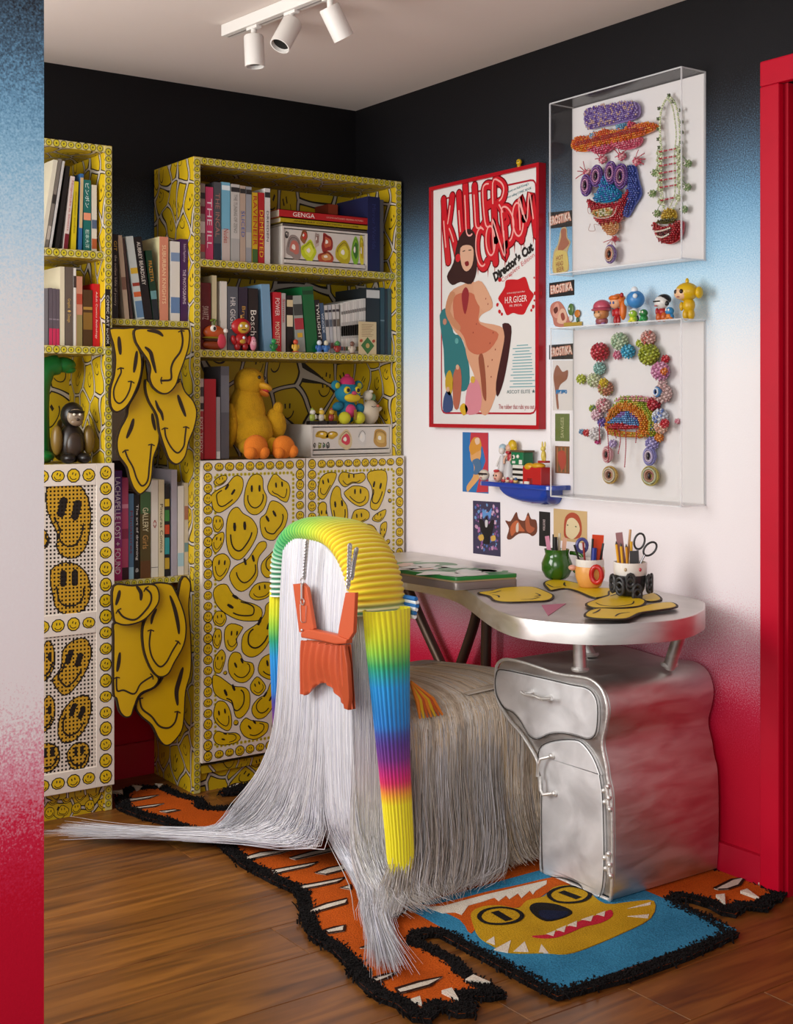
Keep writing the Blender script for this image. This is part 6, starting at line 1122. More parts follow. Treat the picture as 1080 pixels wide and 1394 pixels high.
t = mug('orange mug with white rim and red ear-shaped handle holding pens', c2, [(.026, 0), (.031, .004), (.040, .028), (.041, .046), (.038, .058), (.0375, .06)], ORA)
MB().lathe([(.0385, .058), (.0395, .062), (.039, .078), (.0365, .078), (.0365, .058)], c2, WHT, 32).build('rim', t, smooth=True, angle=50)
MB().tube([(c2[0] - .018 + .012 * cos(a) * .6, c2[1] - .045 - .013 * cos(a), c2[2] + .040 + .022 * sin(a)) for a in (k * pi / 8 for k in range(16))], .007, M('#b5201c', .2), 10, True).build('handle', t, smooth=True)
MB().ell((c2[0] - .03, c2[1] + .038, c2[2] + .052), (.012, .012, .008), M('#d49a86', .4)).build('nose', t, smooth=True)
m3 = [(-0.212,-1.631)][0]; c3 = (m3[0] + .015, m3[1] + .025, DT + .0086); BLK = M('#2b2a2b', .4)
t = mug('white-rimmed mug with black moulded chain handles holding pencils and scissors', c3, [(.024, 0), (.030, .004), (.038, .02), (.042, .045), (.041, .056)], BLK)
MB().lathe([(.0405, .054), (.043, .058), (.044, .088), (.041, .088), (.039, .056)], c3, WHT, 32).build('rim', t, smooth=True, angle=50)
for a0, rr, zz in ((-2.35, .047, .045), (-2.0, .05, .018), (-1.2, .052, .04), (-2.9, .052, .035), (-.85, .055, .04), (2.9, .053, .04)):
    for s_ in (0, 1):
        cc = Vector((c3[0] + rr * cos(a0), c3[1] + rr * sin(a0), c3[2] + zz - .012 * s_)); tv = Vector((-sin(a0), cos(a0), 0))
        MB().tube([cc + tv * (.011 * cos(k * pi / 6)) + Vector((0, 0, .016 * sin(k * pi / 6))) for k in range(12)], .0045, BLK, 8, True).build('chain_handle', t, smooth=True)
for dx, col in ((-.35, '#b9a07c'), (.35, '#b0303c')): a = -2.2 + dx * 1.3; MB().ell((c3[0] + .0435 * cos(a), c3[1] + .0435 * sin(a), c3[2] + .072), (.004, .004, .005), M(col, .3), seg=8, rings=6).build('gem', t)
def stick(name, label, cat, base, top, r, col, tip=None, n=8, flat_=None):
    p, q_ = Vector(base), Vector(top); t = thing(name, base, label, cat, 'pens and tools in the mugs')
    if flat_:
        d = (q_ - p).normalized(); s_ = d.cross(Vector((-.58, -.82, 0))).normalized(); f_ = d.cross(s_); m = MB(); vs = [p + s_ * a * flat_ + f_ * b * .0015 + d * c * (q_ - p).length for c in (0, 1) for b in (-1, 1) for a in (-.5, .5)]
        m.add(vs, [(0, 2, 3, 1), (4, 5, 7, 6), (0, 1, 5, 4), (2, 6, 7, 3), (0, 4, 6, 2), (1, 3, 7, 5)], M(col, .4)).build('blade', t)
    else: MB().tube([p, q_], r, M(col, .4), n).build('barrel', t, smooth=True)
    if tip: MB().tube([q_, q_ + (q_ - p).normalized() * tip[0]], [r * .95, r * tip[2]], M(tip[1], .4), n).build('tip', t, smooth=True)
def rel(c, dr, df, dz): return (c[0] + .578 * df * -1 + .816 * dr, c[1] - .816 * df - .578 * dr, c[2] + dz)   # right / towards the camera / up, from the mug
for c, L in ((c1, [('pen', 'pink flat pen leaning left in the green mug', -.014, -.030, .012, .125, .006, '#d08aa4', 'f'), ('marker', 'thick black marker in the green mug', -.004, -.006, .012, .122, .0065, '#171615', None), ('pen', 'thin black pen in the green mug', -.012, -.012, .012, .13, .0022, '#201e1e', None), ('paintbrush', 'peach fan brush leaning right in the green mug', .012, .022, .012, .12, .006, '#d4a48a', 'f'), ('pen', 'cream stick standing at the back of the green mug', .004, .008, .0, .132, .004, '#d3c7ae', None)]),
             (c2, [('pen', 'black and white pen leaning far left in the orange mug', -.012, -.045, .012, .118, .003, '#1d1b1b', None), ('tape', 'blue round tape holder in the orange mug', -.012, -.022, 0, .13, .006, '#4a4a86', 'r'), ('pen', 'red and silver pen in the orange mug', -.01, -.020, .008, .125, .003, '#8c2a24', None), ('pen', 'black pen upright at the centre of the orange mug', .0, .006, .012, .135, .003, '#161515', None), ('marker', 'blue marker cap in the orange mug', .004, .010, .016, .11, .007, '#1f2f86', None), ('ruler', 'wide orange-red flat ruler in the orange mug', .014, .022, .004, .145, .016, '#cf3f18', 'f'), ('pen', 'black pen leaning right in the orange mug', .018, .036, .006, .122, .003, '#1a1918', None)]),
             (c3, [('pencil', 'yellow pencil left in the black and white mug', -.024, -.038, .008, .135, .0034, '#d89a14', 'p'), ('pencil', 'second yellow pencil in the black and white mug', -.016, -.026, .010, .13, .0034, '#d6a01c', 'p'), ('pencil', 'amber pencil beside the eraser stick in the mug', -.006, -.012, .008, .128, .0034, '#c98a12', 'p'), ('chisel', 'mauve ribbed stick rising highest on the left of the mug', -.012, -.030, .0, .165, .009, '#9a6e70', 'f'), ('pencil', 'natural wood pencil leaning right at the back of the mug', -.012, .002, -.01, .172, .0034, '#c79a6a', None), ('pencil', 'yellow hooked stick beside the scissors', .0, .002, .004, .142, .0036, '#d2a01a', None), ('pen', 'dark grey flat marker in the mug before the scissors', .010, .008, .010, .118, .011, '#3d3c3e', 'f')])):
    for nm, lb, b0, t0, df, hh, r, col, kd in L:
        if kd == 'r':
            t = thing(nm, rel(c, b0, df, .07), lb, 'tape', 'pens and tools in the mugs'); cc = Vector(rel(c, t0, df, .115)); A_ = Vector((.816, -.578, 0))
            MB().tube([cc + A_ * .014 * cos(k * pi / 8) + Vector((0, 0, .018 * sin(k * pi / 8))) for k in range(16)], .005, M(col, .3), 8, True).build('ring', t, smooth=True)
        else: stick(nm, lb, {'pen': 'pen', 'marker': 'marker', 'pencil': 'pencil'}.get(nm, 'tool'), rel(c, b0, df, .012), rel(c, t0, df, hh), r, col, (.008, '#2a2018', .2) if kd == 'p' else None, 8, r * 2 if kd == 'f' else None)
sc = thing('scissors', rel(c3, .02, .0, .01), 'pair of scissors with black oval handles standing in the black and white mug', 'scissors'); A_ = Vector((.816, -.578, 0)); SB = M('#2a2a2c', .35)
for k_, (cx_, cz_, an) in enumerate(((.024, .142, -.25), (.052, .122, -.75))):
    cc = Vector(rel(c3, cx_, .0, cz_)); u_ = A_ * sin(-an) + Vector((0, 0, cos(an))); v_ = A_ * cos(an) + Vector((0, 0, sin(an)))
    MB().tube([cc + u_ * .021 * cos(k * pi / 9) + v_ * .0135 * sin(k * pi / 9) for k in range(18)], .0028, SB, 8, True).build('handle', sc, smooth=True)
    MB().tube([cc - u_ * .020, Vector(rel(c3, .022, 0, .075)), Vector(rel(c3, .014 + .004 * k_, 0, .012))], .0028, M('#8d8d90', .3, 1), 8).build('blade', sc, smooth=True)
# ------------------------------------------------------------------ things on the right wall
def wplane(c, th=0, X=0.0): return plane((X, c[0], c[1]), (0, -cos(th), sin(th)), (0, sin(th), cos(th)), (-1, 0, 0))
def wtext(par, name, body, c, wd, ht, col, X, th=0, bold=0): return MB().text(body, .01, wplane(c, th, X), .0003, M(col, .5), fit=(wd, ht), bold=bold).build(name, par)
# --- framed film poster
PX_ = -.021
po = thing('framed_poster', (-.012, -.777, 1.158), 'red-framed film poster with dripping red bubble title and a dark-haired figure', 'poster')
FR = M('#a8121f', .3); Y0, Y1, Z0, Z1 = -.497, -1.056, 1.158, 1.972
for a in ((Y1, Y1 + .012, Z0, Z1), (Y0 - .012, Y0, Z0, Z1), (Y1 + .012, Y0 - .012, Z0, Z0 + .012), (Y1 + .012, Y0 - .012, Z1 - .012, Z1)): MB().box(-.030, -.001, *a, FR).build('frame_bar', po)
sh = MB().box(-.020, -.002, Y1 + .012, Y0 - .012, Z0 + .012, Z1 - .012, M('#d8d6d3', .3)).build('printed_sheet', po); mp = onx(-.0202)
PR = lambda name, pts, col, h, sm=3: MB().flat(spline(pts, sm) if sm else pts, mp, h, M(col, .4)).build(name, sh)
rc_ = [(-0.554,1.931),(-1.032,1.925),(-1.032,1.206),(-0.554,1.206)]
q0 = [(rc_[0][0], rc_[0][1]), (rc_[1][0], rc_[0][1] + .0), (rc_[2][0], rc_[2][1]), (rc_[3][0], rc_[2][1])]; q0[1] = (rc_[1][0], rc_[1][1]); q0[0] = (rc_[0][0], rc_[1][1])
MB().stroke(rrect(q0, .025), .006, mp, .0003, M('#a5162a', .4), closed=True).build('border_line', sh)
LET = [('K', [(-0.603,1.82)][0], .085, .235, .12), ('I', [(-0.659,1.848)][0], .045, .19, .12), ('L', [(-0.71,1.87)][0], .075, .20, .10), ('L', [(-0.757,1.874)][0], .07, .17, .12), ('E', [(-0.807,1.87)][0], .075, .165, .12), ('R', [(-0.86,1.874)][0], .09, .155, .05),
       ('C', [(-0.775,1.739)][0], .085, .15, .1), ('O', [(-0.82,1.755)][0], .07, .12, .1), ('N', [(-0.86,1.757)][0], .085, .16, .1), ('D', [(-0.906,1.796)][0], .085, .14, .12), ('O', [(-0.954,1.807)][0], .075, .13, .12), ('M', [(-0.992,1.815)][0], .095, .155, .14)]
ARC = lambda a0, a1, n=9: [(.5 + .5 * cos(rad(a0 + (a1 - a0) * k / n)), .5 + .5 * sin(rad(a0 + (a1 - a0) * k / n))) for k in range(n + 1)]
GLY = {'K': [[(.1, 0), (.05, .5), (.1, 1)], [(.9, 1), (.5, .65), (.12, .42)], [(.35, .58), (.7, .35), (1, .0)]], 'I': [[(.5, 0), (.45, .5), (.55, 1)]], 'L': [[(.15, 1), (.1, .5), (.08, .08), (.5, .0), (.95, .1)]], 'E': [[(.95, .95), (.4, 1), (.08, .85), (.08, .15), (.4, 0), (.95, .08)], [(.1, .52), (.7, .55)]],
       'R': [[(.08, 0), (.1, 1), (.6, 1), (.92, .8), (.7, .55), (.12, .5)], [(.4, .5), (.7, .3), (1, 0)]], 'C': [ARC(50, 310)], 'O': [ARC(0, 360, 12)], 'N': [[(.05, 0), (.05, .5), (.1, 1), (.5, .5), (.9, .05), (.95, .5), (.95, 1)]], 'D': [[(.08, 0), (.08, .5), (.1, 1), (.6, .95), (.98, .55), (.7, .1), (.08, 0)]], 'M': [[(0, 0), (.08, .5), (.15, 1), (.5, .35), (.85, 1), (.95, .5), (1, 0)]]}
for k, (chh, c, wd, ht, th) in enumerate(LET):
    wp = wplane(c, th, -.0206); L1 = None; bw = .036
    for nm, wdt, col, h, dx in (('title_letter', bw, '#6c0c18', .00002 * k, 0), ('letter_fill', bw * .76, '#bf1f2a', .0005 + .00002 * k, 0), ('letter_shine', bw * .16, '#e8a09a', .0010 + .00002 * k, .0045)):
        m = MB()
        for pl in GLY[chh]:
            q = spline([((x - .5) * (wd - bw * .7) - dx, (y - .5) * (ht - bw * .7) + dx) for x, y in pl], 4, False)
            if nm == 'letter_shine':
                if len(q) < 8: continue
                q = q[2:-3]
            h += .00006; m.stroke(q, wdt, wp, h, M(col, .25))
            for e_ in (q[0], q[-1]): m.flat([(e_[0] + wdt / 2 * cos(t * pi / 6), e_[1] + wdt / 2 * sin(t * pi / 6)) for t in range(12)], wp, h + .00003, M(col, .25))
        o_ = m.build(nm, L1 or sh); L1 = L1 or o_
    for j in range(2): yy = c[0] + wd * (.3 - .6 * j); PR('drip', [(yy - .0035, c[1] - ht * .42), (yy + .0035, c[1] - ht * .42), (yy, c[1] - ht * .5 - .012 - .01 * ((k + j) % 3))], '#a8141f', .0002, 0)
# figure: plain flat stand-in in the poster's colours
PR('booth_figures', [(-0.544,1.535),(-0.591,1.553),(-0.62,1.474),(-0.659,1.458),(-0.699,1.381),(-0.704,1.298),(-0.659,1.278),(-0.579,1.314),(-0.566,1.42)], '#2f6f73', .0004)
PR('figure_body', [(-0.603,1.609),(-0.665,1.628),(-0.728,1.634),(-0.802,1.594),(-0.825,1.545),(-0.77,1.525),(-0.761,1.502),(-0.86,1.483),(-0.908,1.447),(-0.888,1.382),(-0.849,1.282),(-0.802,1.205),(-0.761,1.215),(-0.739,1.311),(-0.695,1.384),(-0.673,1.444),(-0.614,1.489),(-0.579,1.554)], '#c99577', .0006)
PR('figure_dress', [(-0.62,1.586),(-0.676,1.603),(-0.732,1.592),(-0.759,1.55),(-0.753,1.502),(-0.802,1.479),(-0.855,1.457),(-0.812,1.411),(-0.748,1.396),(-0.699,1.415),(-0.676,1.458),(-0.631,1.502)], '#b8664c', .0009)
PR('figure_arm', [(-0.728,1.627),(-0.77,1.631),(-0.818,1.573),(-0.818,1.543),(-0.78,1.535),(-0.737,1.578)], '#cc9a7c', .001)
PR('figure_arm', [(-0.603,1.609),(-0.631,1.6),(-0.603,1.545),(-0.659,1.493),(-0.643,1.48),(-0.591,1.518),(-0.577,1.561)], '#b9805f', .0011)
PR('figure_detail', [(-0.753,1.386),(-0.775,1.396),(-0.789,1.331),(-0.793,1.249),(-0.775,1.263),(-0.764,1.324)], '#8c4c38', .0011)  # printed shading line that parts the legs
PR('figure_detail', [(-0.665,1.597),(-0.687,1.62),(-0.704,1.594),(-0.687,1.533),(-0.673,1.548)], '#8c2a30', .0012)  # printed red sliver of the top at the chest
for q_ in [(-0.828,1.464),(-0.839,1.41),(-0.823,1.377),(-0.812,1.431),(-0.791,1.575),(-0.802,1.557),(-0.743,1.496),(-0.726,1.469),(-0.818,1.323),(-0.802,1.357)]: PR('spatter', blob(q_, .0028, 4, .6), '#7c2420', .0013)
PR('figure_boot', [(-0.873,1.489),(-0.916,1.48),(-0.908,1.408),(-0.88,1.309),(-0.849,1.259),(-0.842,1.303),(-0.87,1.396),(-0.884,1.449)], '#3c1a1c', .001)
PR('figure_hair', [(-0.643,1.773),(-0.687,1.809),(-0.732,1.795),(-0.746,1.742),(-0.743,1.667),(-0.715,1.628),(-0.659,1.639),(-0.614,1.632),(-0.585,1.663),(-0.62,1.705)], '#33191a', .0011)
PR('figure_face', [(-0.659,1.751),(-0.704,1.756),(-0.728,1.737),(-0.721,1.689),(-0.691,1.671),(-0.665,1.694)], '#cfa288', .0014)
MB().stroke([(-0.671,1.738),(-0.684,1.74)], .003, mp, .0017, INK).build('face_line', sh); MB().stroke([(-0.702,1.739),(-0.717,1.739)], .003, mp, .0017, INK).build('face_line', sh); PR('lips', [(-0.682,1.701),(-0.7,1.704),(-0.704,1.691),(-0.689,1.688)], '#7c1c22', .0017)
for pts, col in (([(-0.693,1.284),(-0.732,1.318),(-0.759,1.297),(-0.77,1.249),(-0.753,1.208),(-0.687,1.207)], '#c9808c'), ([(-0.568,1.257),(-0.591,1.285),(-0.614,1.257),(-0.614,1.215),(-0.566,1.211)], '#3a4c74'), ([(-0.62,1.334),(-0.654,1.361),(-0.665,1.305),(-0.648,1.222),(-0.62,1.236)], '#a8604c'), ([(-0.654,1.222),(-0.676,1.239),(-0.699,1.219),(-0.676,1.198)], '#c9a02c'), ([(-0.579,1.328),(-0.603,1.349),(-0.62,1.306),(-0.603,1.264),(-0.579,1.286)], '#b9962c')): PR('small_figure', pts, col, .0012)
for c, r, col in (([(-0.724,1.315)][0], .012, '#c9a040'), ([(-0.591,1.285)][0], .009, '#caa084'), ([(-0.643,1.358)][0], .009, '#caa084'), ([(-0.639,1.445)][0], .010, '#5c9a98'), ([(-0.574,1.512)][0], .011, '#b07c68')): PR('small_head', blob(c, r, 3, .1), col, .0015)
sc_ = [(-0.937,1.571)][0]; g = random.Random(9)
PR('splat', [(sc_[0] + (.068 if k % 3 else .078) * (1 + .2 * g.random()) * cos(k * pi / 9), sc_[1] + (.05 if k % 3 else .062) * (1 + .2 * g.random()) * sin(k * pi / 9)) for k in range(18)], '#b8161f', .0006)
for k in range(12): a = g.random() * 6.28; rr = .09 + g.random() * .03; PR('splat_drop', blob((sc_[0] + rr * cos(a), sc_[1] + rr * .8 * sin(a)), .003 + g.random() * .006, k, .3), '#b8161f', .0006)
wtext(sh, 'credit_name', 'H.R.GIGER', [(-0.939,1.563)][0], .105, .02, '#e6dcd6', -.0212); wtext(sh, 'credit_line', 'production design & special effects', [(-0.939,1.584)][0], .085, .007, '#e6c9c4', -.0212); wtext(sh, 'credit_line', 'MR. SPECIAL', [(-0.939,1.544)][0], .06, .007, '#e6c9c4', -.0212)
wtext(sh, 'subtitle', "Director's Cut", [(-0.924,1.681)][0], .205, .034, '#1c1717', -.0207, .42, .0006); wtext(sh, 'subtitle', 'Complete Edition', [(-0.947,1.659)][0], .17, .020, '#c05a5c', -.0207, .42)
wtext(sh, 'small_print', "Based on Ralf König's", [(-0.947,1.909)][0], .105, .010, '#35707c', -.0207, .12); wtext(sh, 'small_print', 'best selling COMIC BOOK', [(-0.955,1.893)][0], .115, .010, '#35707c', -.0207, .12)
wtext(sh, 'tagline', 'The rubber that rubs you out !!!', [(-0.947,1.225)][0], .185, .020, '#a5343c', -.0207); wtext(sh, 'logo', 'ASCOT ELITE ★', [(-0.962,1.275)][0], .135, .013, '#3a5a5c', -.0207)
for k in range(15):
    c = [(-0.972,1.418)][0]; zz = c[1] - k * .0092; hw = .030 + .018 * abs(sin(k * 1.7)) + .003 * k * .6
    MB().stroke([(c[0] - .002 * k * .3 + hw, zz), (c[0] - hw * .8, zz)], .0032, mp, .0003, M('#6fa0a6', .5)).build('small_print', sh)
# --- little yellow head on the frame
kn_ = [(-0.947,1.981)][0]
toy('yellow_figurine', 'tiny yellow toy head standing on the top edge of the red poster frame', 'figurine', (-.015, kn_[0], 1.9725), FW, [('body', 'e', '#b08a10', (0, 0, .006, .007, .006, .008)), ('head', 'e', '#c9a312', (0, 0, .018, .010, .009, .010)), ('eye', 'e', '#2a2016', (-.003, .008, .019, .002, .002, .002)), ('eye', 'e', '#2a2016', (.004, .008, .019, .002, .002, .002))])
# --- acrylic boxes
def acrylic(name, fac, tint):
    m = bpy.data.materials.new(name); m.use_nodes = True; nt = m.node_tree; L = nt.links; N = nt.nodes.new; nt.nodes.remove(nt.nodes['Principled BSDF'])
    t = N('ShaderNodeBsdfTransparent'); t.inputs[0].default_value = tint; g_ = N('ShaderNodeBsdfGlossy'); g_.inputs['Roughness'].default_value = .02; f0 = N('ShaderNodeLayerWeight'); f0.inputs['Blend'].default_value = .5; f1 = N('ShaderNodeMath'); f1.operation = 'POWER'; f1.inputs[1].default_value = 5; L.new(f0.outputs['Facing'], f1.inputs[0]); f = N('ShaderNodeMath'); f.operation = 'MULTIPLY'; f.inputs[1].default_value = .45; L.new(f1.outputs[0], f.inputs[0])
    ad = N('ShaderNodeMath'); ad.operation = 'ADD'; ad.use_clamp = True; ad.inputs[1].default_value = fac; L.new(f.outputs[0], ad.inputs[0]); mx = N('ShaderNodeMixShader'); L.new(ad.outputs[0], mx.inputs[0]); L.new(t.outputs[0], mx.inputs[1]); L.new(g_.outputs[0], mx.inputs[2]); L.new(mx.outputs[0], nt.nodes['Material Output'].inputs[0])
    return m
ACR = acrylic('clear_acrylic', .015, (.99, .99, .99, 1)); 
def frosted():
    m = bpy.data.materials.new('acrylic_edge'); m.use_nodes = True; nt = m.node_tree; p = nt.nodes['Principled BSDF']; p.inputs['Base Color'].default_value = (.85, .86, .88, 1); p.inputs['Roughness'].default_value = .2; p.inputs['Alpha'].default_value = .45
    return m
ACE = frosted()
def abox(label, ya, yb, z0, z1, D, inset):
    t = thing('display_box', (0, (ya + yb) / 2, z0), label, 'display case', 'clear acrylic wall boxes'); e = .003
    MB().box(-.004, -.001, yb + e, ya - inset, z0 + e, z1 - e, M('#d9d6d6', .6)).build('backing_board', t)
    for nm, b in (('front_pane', (-D, -D + e, yb, ya, z0, z1)), ('top_pane', (-D + e, -.001, yb, ya, z1 - e, z1)), ('bottom_pane', (-D + e, -.001, yb, ya, z0, z0 + e)), ('side_pane', (-D + e, -.001, ya - e, ya, z0 + e, z1 - e)), ('side_pane', (-D + e, -.001, yb, yb + e, z0 + e, z1 - e))): MB().box(*b, ACR).build(nm, t)
    r = .0017
    for y in (ya, yb):
        for z in (z0, z1): MB().box(-D, -.001, y - r, y + r, z - r, z + r, ACE).build('pane_edge', t)
        MB().box(-D - r, -D + r, y - r, y + r, z0, z1, ACE).build('pane_edge', t); MB().box(-.004, -.001, y - r, y + r, z0, z1, ACE).build('pane_edge', t)
    for z in (z0, z1): MB().box(-D - r, -D + r, yb, ya, z - r, z + r, ACE).build('pane_edge', t)
    return t
abox('upper clear acrylic wall box holding a beaded mask and a beaded necklace', -1.178, -1.690, 1.616, 2.118, .094, .0)
abox('lower clear acrylic wall box holding a beaded garland creature', -1.182, -1.690, .964, 1.457, .094, .0)
# --- bead work
def beads(mb, pts, r, mat):
    vs = []; fs = []
    for x, y, z in pts:
        b = len(vs); vs += [(x - r, y, z), (x + r, y, z), (x, y - r, z), (x, y + r, z), (x, y, z - r), (x, y, z + r)]
        fs += [(b, b + 2, b + 5), (b + 2, b + 1, b + 5), (b + 1, b + 3, b + 5), (b + 3, b, b + 5), (b + 2, b, b + 4), (b + 1, b + 2, b + 4), (b + 3, b + 1, b + 4), (b, b + 3, b + 4)]
    if vs: mb.add(vs, fs, mat)
BM = lambda c: M(c, .15, spec=.7)
def bead_patch(par, name, poly, cols, X, dome=.012, sp=.0066, seed=1, sm=3):
    q = spline(poly, sm) if sm else poly; g_ = random.Random(seed); y0 = min(p[0] for p in q); y1 = max(p[0] for p in q); z0 = min(p[1] for p in q); z1 = max(p[1] for p in q); P = {c: [] for c in cols}; c = centroid(q); z = z0; k = 0
    mb = MB().prism(q, onx(X), -.004, .002, BM(cols[0]))
    while z < z1:
        y = y0 + (sp / 2 if k % 2 else 0)
        while y < y1:
            if inside(q, y, z):
                d = min(1, min(math.hypot(y - a, z - b) for a, b in q) / .014); P[g_.choice(cols)].append((X - .003 - dome * d ** .6 - g_.random() * .001, y, z))
            y += sp
        z += sp * .86; k += 1
    for cc, p in P.items(): beads(mb, p, sp * .62, BM(cc))
    return mb.build(name, par, smooth=True, kind='stuff', angle=180)
def bead_ball(par, c, r, cols, X, name='bead_ball', n=None):
    mb = MB(); g_ = random.Random(int(abs(c[0] * 1e4))); ce = Vector((X - r, c[0], c[1])); mb.ell(ce, r * .86, BM(cols[0]), seg=10, rings=7); n = n or max(14, int(46 * (r / .02) ** 1.2)); P = {}
    for i in range(n):
        z = 1 - 2 * (i + .5) / n; a = i * 2.39996; s = math.sqrt(1 - z * z); P.setdefault(cols[(i * 7 // 3) % len(cols)], []).append(tuple(ce + Vector((s * cos(a), s * sin(a), z)) * r * .93))
    for cc, p in P.items(): beads(mb, p, r * 2.6 / math.sqrt(n) * .62 + .0006, BM(cc))
    return mb.build(name, par, smooth=True, angle=180, kind='stuff')
def bead_line(par, name, pts, r, cols, X, sp=None):
    q = spline(pts, 6, False); mb = MB(); sp = sp or r * 1.7; P = {}; acc = 0; k = 0
    for (a, b) in zip(q, q[1:]):
        L_ = math.hypot(b[0] - a[0], b[1] - a[1]); d = sp - acc
        while d < L_: t = d / L_; P.setdefault(cols[k % len(cols)], []).append((X, a[0] + (b[0] - a[0]) * t, a[1] + (b[1] - a[1]) * t)); k += 1; d += sp
        acc = (acc + L_) % sp
    for cc, p in P.items(): beads(mb, p, r, BM(cc))
    return mb.build(name, par, smooth=True, angle=180, kind='stuff')
def bead_eye(par, c, ry, rz, cols, X, tilt=0):
    """fat beaded ring with a dark slit, seen slightly from the side"""
    mb = MB(); P = {}
    for lay, (f, c_) in enumerate(zip((1, .78, .56, .34), cols)):
        n = int(34 * f) + 4
        for k in range(n):
            a = 2 * pi * k / n
            for s in (0, 1): P.setdefault(c_, []).append((X - .004 - .011 * (1 - abs(f - .7) * 1.6) - .004 * s, c[0] + cos(a) * ry * f, c[1] + sin(a) * rz * f))
    mb.ell((X - .004, c[0], c[1]), (.008, ry * .95, rz * .95), BM(cols[0]), seg=12, rings=8)
    for cc, p in P.items(): beads(mb, p, .0031, BM(cc))
    mb.ell((X - .016, c[0], c[1]), (.004, ry * .16, rz * .34), BM('#1a1414'), seg=8, rings=6)
    return mb.build('bead_eye', par, smooth=True, angle=180, kind='stuff')
XB = -.012
bm_ = thing('beaded_mask', (-.012, -1.36, 1.66), 'beaded mask with purple cap, orange brow, many eyes and red mouth in the upper box', 'beadwork')
bead_patch(bm_, 'purple_cap', [(-1.257,2.094),(-1.288,2.096),(-1.392,2.091),(-1.46,2.078),(-1.463,2.037),(-1.392,2.032),(-1.31,2.035),(-1.267,2.037),(-1.253,2.07)], ['#8a74b0', '#5a3a8c', '#9c88bc', '#6d4f9c', '#c0a098'], -.02)
bead_patch(bm_, 'orange_brow', [(-1.199,2.002),(-1.224,2.023),(-1.267,2.017),(-1.337,2.025),(-1.365,2.016),(-1.445,2.014),(-1.484,2.018),(-1.529,2.007),(-1.539,1.993),(-1.497,1.984),(-1.432,1.978),(-1.337,1.979),(-1.253,1.973),(-1.21,1.985)], ['#d4701c', '#c9561c', '#d98a30', '#c8481f'], -.022)
bead_patch(bm_, 'red_bar', [(-1.231,2.004),(-1.337,2.004),(-1.491,2.001),(-1.497,1.993),(-1.337,1.991),(-1.239,1.991)], ['#8c1f22', '#a83228'], -.034, .004, .0045)
bead_patch(bm_, 'pink_lip', [(-1.253,1.988),(-1.337,1.982),(-1.365,1.968),(-1.323,1.955),(-1.281,1.969)], ['#c8506c', '#b83a5a', '#d07c8c'], -.02); bead_patch(bm_, 'pink_lip', [(-1.365,1.982),(-1.432,1.976),(-1.478,1.978),(-1.465,1.956),(-1.419,1.952),(-1.378,1.965)], ['#c8506c', '#b83a5a', '#d07c8c'], -.02)
for k, pts in enumerate(([(-1.288,2.02),(-1.306,2.021),(-1.31,2.001),(-1.281,2.003)], [(-1.392,2.027),(-1.425,2.025),(-1.419,2.007),(-1.392,2.011)], [(-1.435,2.025),(-1.455,2.023),(-1.457,2.005),(-1.439,2.006)])): bead_patch(bm_, 'blue_knot', pts, [['#5c94b8', '#78a8c4'], ['#5c94b8', '#78a8c4'], ['#b83a5a', '#c24a68']][k], -.026)
for c, f in (([(-1.323,1.94)][0], [(-1.303,1.961),(-1.327,1.966),(-1.346,1.959),(-1.299,1.944)]), ([(-1.4,1.937)][0], [(-1.372,1.964),(-1.392,1.963),(-1.425,1.951),(-1.378,1.936)]), ([(-1.458,1.914)][0], [(-1.471,1.943),(-1.494,1.93),(-1.5,1.913),(-1.491,1.9)]), ([(-1.26,1.91)][0], [(-1.249,1.947),(-1.235,1.931),(-1.224,1.92),(-1.217,1.899)])):
    bead_ball(bm_, c, .0115, ['#d8a0a4', '#c85a70'], -.010, 'palm', 18)
    for e in f: bead_line(bm_, 'finger', [c, ((c[0] + e[0]) / 2 + .001, (c[1] + e[1]) / 2 + .002), e], .0023, ['#b0203c'], -.028)
for c, ry, rz in (([(-1.271,1.871)][0], .020, .030), ([(-1.315,1.892)][0], .022, .030), ([(-1.372,1.893)][0], .021, .031), ([(-1.413,1.877)][0], .024, .034)): bead_eye(bm_, c, ry, rz, ['#6a4a94', '#8c5c9c', '#c08aa8', '#50304c'], -.026)
bead_patch(bm_, 'blue_side', [(-1.419,1.901),(-1.448,1.902),(-1.458,1.867),(-1.471,1.822),(-1.445,1.792),(-1.419,1.762),(-1.405,1.778),(-1.425,1.824)], ['#3f4f9c', '#5563ac', '#344488'], -.016); bead_patch(bm_, 'blue_nose', [(-1.299,1.826),(-1.323,1.857),(-1.344,1.893),(-1.372,1.86),(-1.405,1.831),(-1.385,1.815),(-1.337,1.813)], ['#2a86b4', '#3f9ac4', '#1f6c9c', '#4c5cae'], -.026, .016)
bead_patch(bm_, 'red_mouth', [(-1.271,1.829),(-1.31,1.814),(-1.358,1.808),(-1.399,1.808),(-1.435,1.837),(-1.439,1.822),(-1.419,1.781),(-1.392,1.751),(-1.337,1.745),(-1.299,1.776)], ['#a51c2c', '#8c1624', '#b8303c'], -.026)
bead_patch(bm_, 'mouth_inside', [(-1.303,1.793),(-1.337,1.794),(-1.385,1.79),(-1.382,1.774),(-1.351,1.768),(-1.316,1.777)], ['#c9b87c', '#6f7c3c', '#c98a4c', '#d8d0b8'], -.04, .004); bead_patch(bm_, 'orange_net', [(-1.323,1.764),(-1.385,1.754),(-1.388,1.727),(-1.365,1.715),(-1.341,1.732)], ['#c98a54', '#d0a070', '#b8703c'], -.028, .006)
bead_line(bm_, 'teeth', [(-1.292,1.802),(-1.303,1.781),(-1.337,1.767),(-1.385,1.769),(-1.402,1.793)], .0026, ['#dcd6c8'], -.043)
